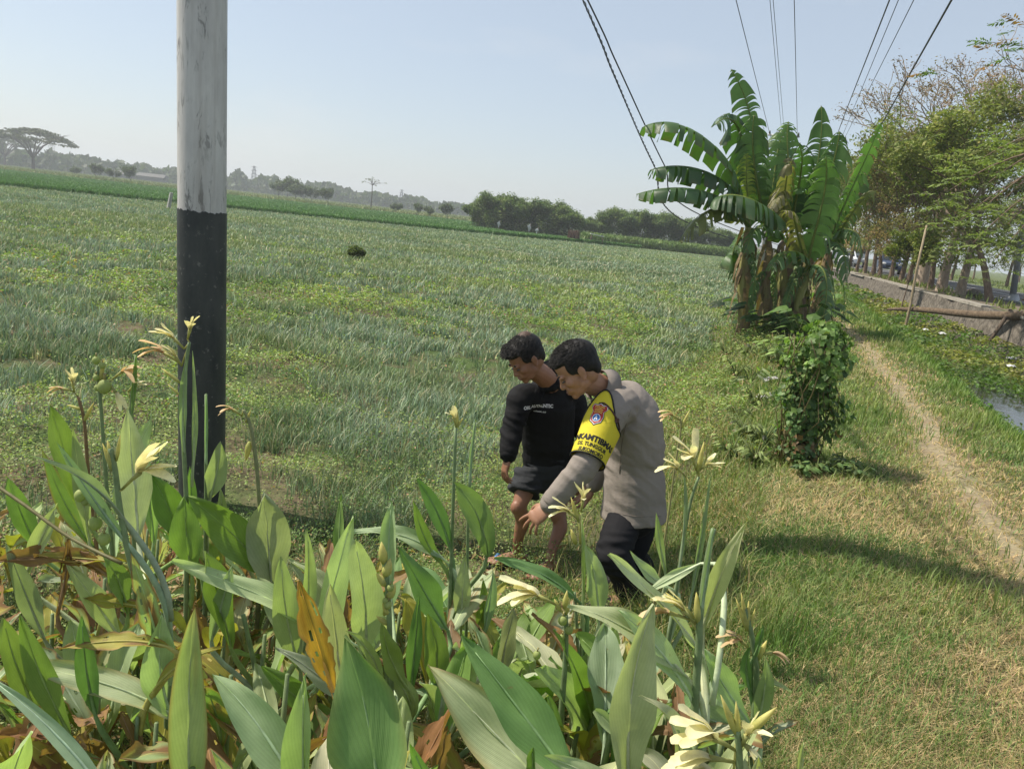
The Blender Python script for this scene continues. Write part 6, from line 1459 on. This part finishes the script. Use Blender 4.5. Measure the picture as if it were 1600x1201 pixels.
plant('tall plant flowering right in front of the black band of the pole', 2.75, [(292, 800), (287, 700), (284, 640), (292, 560), (296, 535)], [((288, 720), (282, 620), (292, 560), 17, 'b', D(fold=1.0, nostem=True)), ((300, 760), (306, 660), (301, 548), 12, 'b', D(fold=1.0, nostem=True)), ((300, 900), (290, 840), (288, 775), 58, 'g', D(fold=.3))], heads=[('F', (288, 545), (262, 520), D(n=4, s=.25)), ('F', (293, 530), (299, 506), D(n=4, s=.3)), ('F', (284, 570), (240, 540), D(n=4, w=.6, s=.25)), ('F', (284, 572), (268, 548), D(n=4, s=.25)), ('B', (284, 600), (252, 575), .07), ('B', (284, 620), (262, 600), .07)])
plant('plant with a thin unopened spike between two pointed leaves before the pole', 2.9, [(322, 800), (322, 720), (322, 616)], [((322, 730), (323, 670), (322, 613), 8, 'b', D(fold=1.2, nostem=True)), ((328, 780), (340, 740), (345, 690), 38, 'q', D(fold=.35)), ((300, 840), (300, 780), (297, 728), 24, 'g', D(fold=.8))])
plant('plant with orange withered flower just right of the pole', 2.9, [(407, 830), (402, 740), (396, 690), (388, 655), (380, 640)], [((420, 900), (370, 830), (292, 775), 70, 'g', D(fold=.3, yt=-.15)), ((352, 830), (346, 790), (344, 762), 18, 'q', D(fold=.8)), ((425, 940), (420, 840), (410, 768), 82, 'p', D(fold=.3))], scol=(.2, .22, .12), heads=[('F', (378, 650), (356, 634), D(n=5, w=.7, s=.3)), ('B', (384, 660), (392, 640), .1), ('B', (390, 690), (384, 720), .15)])
plant('leafy plant with big upright leaves between the pole and the pale oval leaf', 2.2, [(420, 1150), (400, 1050), (380, 960)], [((360, 1010), (340, 920), (320, 860), 60, 'g', D(fold=.35)), ((560, 1010), (430, 930), (268, 876), 60, 'p', D(fold=.35, face=(0, -.5, 1), yb=.1, yt=-.1)), ((470, 1050), (440, 960), (440, 870), 60, 'q', D(fold=.3)), ((330, 1000), (348, 940), (362, 885), 36, 'b', D(fold=.6)), ((500, 1060), (510, 930), (552, 806), 56, 'p', D(fold=.5)), ((470, 1010), (490, 900), (478, 828), 30, 'q', D(fold=.7))], rs=.012)
plant('nearest left plant with a tall folded half yellow leaf', 1.45, [(300, 1350), (300, 1200)], [((302, 1330), (285, 1130), (304, 950), 92, 'q', D(fold=1.15, burn=.45, yt=.05)), ((500, 1300), (420, 1130), (332, 1052), 82, 'p', D(fold=.3, face=(-.3, -.4, .9), yt=.1)), ((200, 1300), (120, 1150), (-30, 1050), 34, 'b', D(fold=.6, yt=.1)), ((480, 1340), (470, 1200), (475, 1055), 76, 'q', D(fold=1.0)), ((420, 1330), (380, 1260), (330, 1170), 46, 'q', D(fold=.4))], rs=.013)
plant('plant ending in a torn orange burnt leaf', 1.75, [(545, 1250), (535, 1150), (522, 1080)], [((522, 1085), (495, 1000), (466, 905), 60, 'o', D(fold=.35, burn=.5, yt=-.02, label='torn orange burnt leaf'))], rs=.010)
# ---------------- middle
plant('plant with the pale oval leaf and a spike of knobbly buds', 2.05, [(612, 1200), (611, 1080), (608, 960), (603, 890), (600, 870)], [((572, 1030), (575, 930), (553, 842), 74, 'p', D(fold=.25, yb=.1)), ((600, 1090), (590, 1010), (540, 985), 24, 'q'), ((640, 1080), (602, 1030), (598, 975), 44, 'g', D(fold=.3)), ((610, 930), (604, 850), (612, 783), 34, 'q', D(fold=.6, yb=.5, yt=.6)), ((700, 985), (665, 930), (624, 854), 54, 'd', D(fold=.3, yb=.4, yt=.3))], rs=.011,
    heads=[('B', (608, 960), (598, 940), .25), ('B', (606, 935), (618, 912), .25), ('B', (604, 915), (588, 895), .25), ('B', (602, 900), (610, 872), .25), ('R', (610, 918), 6), ('R', (602, 938), 5), ('B', (600, 880), (596, 846), .2), ('R', (606, 945), 7), ('B', (606, 975), (588, 962), .2), ('B', (600, 960), (612, 940), .2)])
plant('front plant with the biggest broad green leaf at the bottom', 1.32, [(600, 1400), (600, 1290)], [((600, 1330), (590, 1150), (541, 990), 150, 'd', D(fold=.25, burn=.12, yt=.12, face=(-.25, -.8, .5))), ((700, 1350), (690, 1260), (640, 1160), 60, 'g', D(fold=.4))], rs=.014)
plant('front plant with crossed pale and deep green leaves at bottom centre', 1.5, [(860, 1400), (860, 1280)], [((905, 1290), (810, 1180), (668, 1038), 120, 'p', D(fold=.22, burn=.35, face=(-.1, -.5, .8), yt=.15)), ((905, 1235), (830, 1130), (722, 992), 92, 'd', D(fold=.3, yt=.1, yb=-.05, face=(.3, -.8, .4))), ((1010, 1290), (950, 1210), (850, 1180), 50, 'p'), ((840, 1250), (832, 1210), (832, 1168), 34, 'g')], rs=.014)
plant('tall plant with one small pale bloom, left of the two men', 2.7, [(700, 1010), (704, 900), (708, 780), (712, 668)], [((760, 870), (758, 800), (708, 752), 52, 'd', D(fold=.35, face=(.4, -.8, .3), yt=-.1)), ((704, 860), (690, 800), (650, 745), 32, 'd', D(fold=.4)), ((690, 880), (660, 850), (645, 780), 26, 'g', D(fold=.5)), ((720, 990), (722, 920), (728, 866), 32, 'p', D(fold=.3)), ((700, 880), (640, 820), (548, 830), 36, 'p', D(fold=.3, face=(0, -.4, 1))), ((752, 1000), (768, 950), (770, 885), 24, 'b')], rs=.010, heads=[('F', (712, 664), (708, 646), D(n=3, s=.3)), ('B', (713, 668), (714, 640), .12), ('B', (713, 668), (724, 652), .1)])
plant('bare slender spike plant beside the single small bloom', 2.75, [(728, 1000), (730, 880), (733, 760), (742, 660)], [((734, 760), (736, 710), (743, 656), 9, 'b', D(fold=1.1, nostem=True)), ((748, 1010), (758, 960), (755, 905), 26, 'g')], rs=.008)
plant('low leafy plant in front of the single small bloom', 2.3, [(690, 1180), (690, 1090)], [((680, 1090), (690, 1020), (668, 958), 48, 'g', D(fold=.3)), ((780, 1060), (790, 1000), (802, 950), 40, 'b', D(fold=.35)), ((720, 1100), (740, 1050), (722, 1000), 46, 'q'), ((760, 1130), (740, 1090), (640, 1080), 50, 'b', D(fold=.3, face=(0, -.4, 1))), ((640, 1100), (650, 1000), (655, 930), 30, 'd'), ((800, 1080), (760, 1070), (700, 1110), 40, 'p')], rs=.011)
plant('leafy plant below the oval leaf filling the gap with pale leaves', 2.1, [(520, 1180), (530, 1100)], [((540, 1090), (520, 1000), (515, 910), 54, 'p', D(fold=.4)), ((560, 1110), (500, 1050), (430, 1010), 40, 'b', D(fold=.3)), ((640, 1120), (650, 1090), (600, 1040), 40, 'q'), ((500, 1120), (450, 1080), (410, 1040), 46, 'g'), ((530, 900), (528, 830), (534, 772), 20, 'g', D(yb=.6, yt=.7))], rs=.011)
plant('short plant whose dark flat leaf points at the blue sandals', 2.75, [(905, 1060), (900, 960), (898, 925)], [((905, 940), (850, 885), (772, 872), 34, 'd', D(fold=.35, face=(0, -.5, 1))), ((935, 975), (935, 900), (916, 852), 42, 'p', D(fold=.35)), ((910, 960), (912, 880), (908, 800), 12, 'q', D(fold=1.0))], rs=.009, heads=[('F', (905, 812), (880, 792), D(n=4, s=.3), (906, 850)), ('F', (908, 800), (912, 772), D(n=4, s=.35), (907, 850)), ('B', (904, 815), (892, 776), .08), ('B', (900, 850), (892, 826), .15)])
plant('plant with yellow bloom and round fruits in front of the policeman trousers', 2.0, [(872, 1300), (872, 1200), (878, 1100), (884, 1020), (884, 960)], [((930, 1150), (915, 1060), (866, 983), 46, 'g', D(fold=.4, yb=.2)), ((925, 1170), (900, 1090), (842, 1042), 92, 'p', D(fold=.25, yb=.2)), ((930, 1110), (960, 1030), (958, 968), 40, 'q', D(yb=.4, yt=.4)), ((880, 1200), (872, 1120), (852, 1080), 24, 'd')], rs=.0105,
    heads=[('F', (872, 946), (822, 922), D(n=5, s=.28), (880, 958)), ('R', (879, 969), 8), ('R', (889, 984), 7), ('B', (882, 950), (886, 922), .15), ('B', (876, 955), (866, 935), .15), ('R', (839, 1023), 7), ('B', (884, 960), (890, 935), .15), ('R', (878, 995), 5)])
# ---------------- right
plant('tall pale leafy plant with a closed yellow bloom, below the policeman', 1.95, [(1082, 1280), (1085, 1120), (1092, 1010), (1094, 960), (1104, 880), (1115, 826)], [((1088, 1010), (1040, 940), (950, 866), 46, 'p', D(fold=.3, face=(0, -.4, 1), yb=.1)), ((1075, 1060), (1000, 975), (888, 944), 66, 'p', D(fold=.3, face=(0, -.45, 1))), ((1095, 960), (1105, 900), (1115, 822), 14, 'b', D(fold=1.1, nostem=True)), ((1098, 985), (1120, 900), (1168, 814), 38, 'p', D(fold=.4, yb=.2)), ((1080, 1090), (1030, 1000), (965, 952), 50, 'p', D(fold=.3)), ((1095, 880), (1050, 900), (1010, 925), 22, 'p', D(yb=.3, yt=.3))], rs=.0115,
    heads=[('F', (1086, 975), (1058, 940), D(n=5, s=.22)), ('F', (1078, 968), (1026, 950), D(n=3, w=.6, s=.2), (1090, 985)), ('B', (1084, 965), (1040, 925), .08), ('B', (1092, 975), (1088, 925), .12)])
plant('plant with the tall pale leaf folding to a long point, front right', 1.6, [(1000, 1400), (990, 1260)], [((985, 1260), (968, 1080), (1022, 944), 92, 'p', D(fold=.55, twist=.5, yt=.1)), ((1050, 1260), (1090, 1130), (1000, 1085), 52, 'p', D(fold=.4, face=(0, -.3, 1))), ((1090, 1290), (1150, 1180), (1190, 1120), 50, 'p', D(fold=.4)), ((1060, 1300), (1090, 1220), (1060, 1140), 60, 'b')], rs=.013)
plant('plant with two pale spidery blooms right of the policeman', 2.85, [(1052, 960), (1065, 860), (1080, 780), (1092, 745)], [((1060, 900), (1075, 800), (1068, 740), 11, 'b', D(fold=1.1)), ((1075, 960), (1095, 850), (1110, 745), 14, 'b', D(fold=1.1)), ((1050, 920), (1005, 900), (985, 860), 26, 'p')], rs=.009, heads=[('F', (1088, 735), (1078, 702), D(n=5, s=.6)), ('F', (1092, 735), (1112, 722), D(n=5, s=.6)), ('F', (1072, 745), (1050, 724), D(n=5, s=.5), (1084, 770)), ('B', (1090, 740), (1100, 690), .08)])
plant('brownish stemmed plant with one wilted bloom against the policeman back', 3.1, [(1030, 900), (1045, 800), (1056, 720), (1064, 670), (1062, 652)], [((1040, 900), (1030, 850), (1025, 800), 16, 'q')], rs=.006, scol=(.26, .25, .12), heads=[('F', (1062, 656), (1044, 644), D(n=4, w=.4, s=.3)), ('B', (1064, 670), (1078, 640), .08), ('R', (1054, 700), 4), ('R', (1050, 720), 4)])
plant('right edge plant with brown withered bloom and small pointed buds', 2.05, [(1175, 1250), (1178, 1130), (1182, 1050), (1172, 980), (1164, 950)], [((1178, 1140), (1120, 1060), (1102, 1015), 52, 'p', D(fold=.3)), ((1172, 1080), (1160, 1040), (1172, 1010), 22, 'd'), ((1178, 1150), (1200, 1080), (1196, 1025), 34, 'q', D(fold=.4)), ((1190, 1080), (1200, 1055), (1236, 1082), 20, 'q', D(face=(0, -.3, 1))), ((1176, 1030), (1188, 1010), (1192, 975), 16, 'd'), ((1170, 1160), (1110, 1110), (1060, 1120), 54, 'b')], rs=.010,
    heads=[('F', (1172, 1015), (1150, 993), D(n=4, w=.8, s=.25), (1180, 1030)), ('F', (1186, 1022), (1220, 1018), D(n=3, w=.8, s=.15), (1182, 1035)), ('B', (1184, 1030), (1198, 1000), .14), ('B', (1168, 985), (1150, 935), .06), ('B', (1168, 985), (1158, 925), .06), ('B', (1168, 985), (1170, 938), .08), ('B', (1170, 990), (1180, 950), .07), ('B', (1182, 1030), (1186, 1000), .1)])
plant('nearest right plant with large cream yellow blooms at the bottom edge', 1.35, [(1165, 1420), (1160, 1300), (1155, 1180), (1152, 1140)], [((1190, 1360), (1190, 1260), (1185, 1180), 60, 'p', D(fold=.5)), ((1230, 1400), (1150, 1320), (1040, 1280), 60, 'p')], rs=.011,
    heads=[('F', (1150, 1172), (1092, 1140), D(n=5, s=.45)), ('F', (1148, 1190), (1085, 1180), D(n=4, s=.3)), ('F', (1158, 1165), (1172, 1138), D(n=3, s=.3)), ('F', (1160, 1160), (1178, 1175), D(n=4, s=.3)), ('B', (1152, 1150), (1126, 1085), .07), ('B', (1154, 1150), (1150, 1095), .08), ('B', (1168, 1145), (1214, 1104), .11), ('F', (1146, 1210), (1090, 1205), D(n=4, s=.35))])
plant('lone green bud spike at the bottom right corner of the bed', 1.5, [(1246, 1300), (1250, 1215), (1254, 1185)], [((1248, 1230), (1252, 1190), (1257, 1152), 12, 'q', D(fold=1.1, nostem=True))], rs=.005)
plant('yellow edged collapsing plant at the lower left', 1.9, [(210, 1200), (215, 1120)], [((262, 1010), (190, 990), (93, 1014), 42, 'y', D(fold=.3, burn=.8, face=(0, -.5, 1))), ((240, 1080), (270, 1030), (350, 1010), 30, 'y', D(fold=.4, burn=.6)), ((110, 1150), (60, 1060), (30, 960), 50, 'g'), ((150, 1120), (130, 1050), (128, 960), 40, 'd'), ((60, 1120), (20, 1040), (5, 965), 56, 'g'), ((160, 1250), (90, 1190), (30, 1150), 50, 'y', D(burn=.8, fold=.3, face=(0, -.4, 1))), ((260, 1290), (200, 1210), (120, 1180), 44, 'y', D(burn=.8, face=(0, -.4, 1)))], rs=.009)
plant('broken plant with dry brown crumpled leaves at the left edge', 2.35, [(150, 1120), (120, 1000)], [((170, 900), (110, 850), (-10, 880), 46, 'n', D(fold=.6, wave=2.5, burn=1.0)), ((190, 880), (130, 870), (52, 868), 40, 'y', D(burn=.9, wave=2, face=(0, -.5, 1))), ((90, 960), (110, 880), (105, 832), 22, 'n', D(wave=3)), ((70, 1000), (40, 930), (10, 850), 40, 'b'), ((190, 1000), (150, 940), (105, 880), 44, 'p'), ((200, 960), (190, 900), (160, 868), 40, 'g'), ((230, 950), (180, 940), (130, 935), 34, 'y', D(burn=.7, face=(0, -.5, 1))), ((40, 900), (60, 850), (90, 785), 34, 'q')], rs=.009, scol=(.18, .17, .08))
tag(MB().tube(dense([at(-30, 742, 2.2), at(40, 790, 2.15), at(110, 840, 2.1), at(190, 880, 2.05)], [.006]*4)[0], .0055, 7, col=(.15, .14, .06)).build('fallen_branch', M['cstem']), 'broken brownish stem lying diagonally over the left edge leaves', 'stem')
# ---------------- filler plants standing among the others
cnt = 0; envx = [-50, 0, 200, 300, 400, 600, 760, 860, 940, 1100, 1190, 1250]; envy = [770, 760, 770, 820, 840, 890, 930, 980, 990, 1040, 1100, 1300]
pos = []
for k in range(6000):
    if cnt >= 100: break
    x = rc.uniform(-2.6, .75); y = rc.uniform(1.25, 3.7); 
    if any((x-a)**2+(y-b)**2 < .125**2 for a, b in pos): continue
    g = gh(x, y); H = rc.uniform(.4, .9); px, py = topx((x, y, g+H)); fx, fy = topx((x, y, g))
    lim = np.interp(px, envx, envy)
    if px > 1215 or px < -150: continue
    while py < lim and H > .16: H -= .04; px, py = topx((x, y, g+H))
    if H < .2: continue
    pos.append((x, y)); cnt += 1; wtxt = 'left' if px < 400 else ('centre' if px < 800 else 'right')
    t = empty('leafy_canna_plant', (x, y, g-.03), 'low flowerless leafy plant in the undergrowth of the %s part of the bed' % wtxt, 'leafy plant', 'flowerless leafy plants, %s part of the bed' % wtxt)
    MB().tube([(x, y, g-.05), (x, y, g+H*.5), (x+.01, y, g+H*.8)], [.011, .010, .006], 7, col=(.16, .22, .11)).build('stem', M['cstem'], t)
    nl = int(rc.integers(4, 7)); a0 = rc.random()*6.28
    for q in range(nl):
        a = a0+q*2.4; L = rc.uniform(.22, .42)*min(1, H/.45+.2); zb = g+H*rc.uniform(.25, .6); dv = Vector((cos(a), sin(a), 0)); el = rc.uniform(.5, 1.3)
        if zb-g+L*sin(el) > H*1.05: el = math.asin(max(.1, min(.95, (H*1.05-(zb-g))/L)))
        B = Vector((x, y, zb))+dv*.03; T = B+(dv*cos(el)+Vector((0, 0, sin(el))))*L; mid = B.lerp(T, .5)+Vector((0, 0, L*.12)); T.z -= L*.08
        kd = rc.choice(list('pppqqgdbgqp' if rc.random() > (.22 if x > -.5 else .5) else 'yn'))
        canna_leaf(t, [B, mid, T], L*rc.uniform(.11, .17), (-dv*.6+Vector((0, 0, 1))), kd, fold=rc.uniform(.2, .6), stem_from=(x, y, g+.02), burn=.7 if rc.random() < (.3 if x > -.5 else .6) else 0)
# ================================================================== LIGHT, AIR, CAMERA
SUN_AZ_VEC = Vector((-.968, .250, 0)).normalized(); EL = radians(53)
sd = SUN_AZ_VEC*cos(EL)+Vector((0, 0, sin(EL)))
L = bpy.data.lights.new('sun', 'SUN'); L.energy = 4.3; L.angle = radians(.5); L.color = (1.0, .92, .80)
lo = bpy.data.objects.new('sun', L); COL.objects.link(lo); lo.rotation_euler = sd.to_track_quat('Z', 'Y').to_euler()
lo.location = (0, 0, 30)
w = bpy.data.worlds.new('World'); S.world = w; w.use_nodes = True; nt = w.node_tree; nt.nodes.clear()
sky = nt.nodes.new('ShaderNodeTexSky'); sky.sky_type = 'NISHITA'; sky.sun_disc = False; sky.sun_elevation = EL
sky.sun_rotation = math.atan2(sd.x, sd.y)
sky.altitude = 10; sky.air_density = 1.0; sky.dust_density = 1.0; sky.ozone_density = 1.5
bg = nt.nodes.new('ShaderNodeBackground'); bg.inputs[1].default_value = .145
wo = nt.nodes.new('ShaderNodeOutputWorld'); mxn = nt.nodes.new('ShaderNodeMix'); mxn.data_type = 'RGBA'; mxn.inputs[0].default_value = .68; mxn.inputs[7].default_value = (2.35, 2.58, 2.82, 1)
nt.links.new(sky.outputs[0], mxn.inputs[6]); tc = nt.nodes.new('ShaderNodeTexCoord'); mp = nt.nodes.new('ShaderNodeMapping'); mp.inputs['Scale'].default_value = (1, 1, 3.2); nz = nt.nodes.new('ShaderNodeTexNoise'); nz.inputs['Scale'].default_value = 2.6; nz.inputs['Detail'].default_value = 5; nz.inputs['Roughness'].default_value = .55
rp_ = nt.nodes.new('ShaderNodeValToRGB'); rp_.color_ramp.elements[0].position = .56; rp_.color_ramp.elements[1].position = .80; rp_.color_ramp.elements[1].color = (.42, .42, .42, 1)
mc = nt.nodes.new('ShaderNodeMix'); mc.data_type = 'RGBA'; mc.inputs[7].default_value = (3.9, 3.9, 3.9, 1)
nt.links.new(tc.outputs['Generated'], mp.inputs['Vector']); nt.links.new(mp.outputs[0], nz.inputs['Vector']); nt.links.new(nz.outputs['Fac'], rp_.inputs[0]); nt.links.new(rp_.outputs[0], mc.inputs[0]); nt.links.new(mxn.outputs[2], mc.inputs[6]); nt.links.new(mc.outputs[2], bg.inputs[0]); nt.links.new(bg.outputs[0], wo.inputs[0])
# haze
hz = MB().box((-100, 900, 22), (3600, 2500, 50)).build('haze', None, None, False)
t = NT('haze_air'); pv = t.n('ShaderNodeVolumePrincipled'); pv.inputs['Density'].default_value = .0007
pv.inputs['Color'].default_value = (.90, .96, 1.0, 1); pv.inputs['Anisotropy'].default_value = .2
t.l(pv.outputs[0], t.out.inputs['Volume']); hz.data.materials.append(t.mat); tag(hz, 'pale haze filling the air over the fields', 'haze', kind='stuff')
S.cycles.volume_bounces = 0; S.cycles.max_bounces = 6; S.cycles.transparent_max_bounces = 8; S.cycles.transmission_bounces = 3
S.cycles.diffuse_bounces = 3; S.cycles.glossy_bounces = 2; S.cycles.caustics_reflective = False; S.cycles.caustics_refractive = False
S.cycles.use_denoising = True
cam = bpy.data.cameras.new('camera'); cam.sensor_width = 36; cam.lens = FPX/1600*36; cam.clip_end = 6000; cam.clip_start = .05
co = bpy.data.objects.new('camera', cam); COL.objects.link(co)
Mx = Matrix((CR, CU, -CF)).transposed().to_4x4(); Mx.translation = (0, 0, EYE); co.matrix_world = Mx
S.camera = co
S.view_settings.view_transform = 'Standard'; S.view_settings.look = 'None'; S.view_settings.gamma = 1; S.view_settings.exposure = 0.58
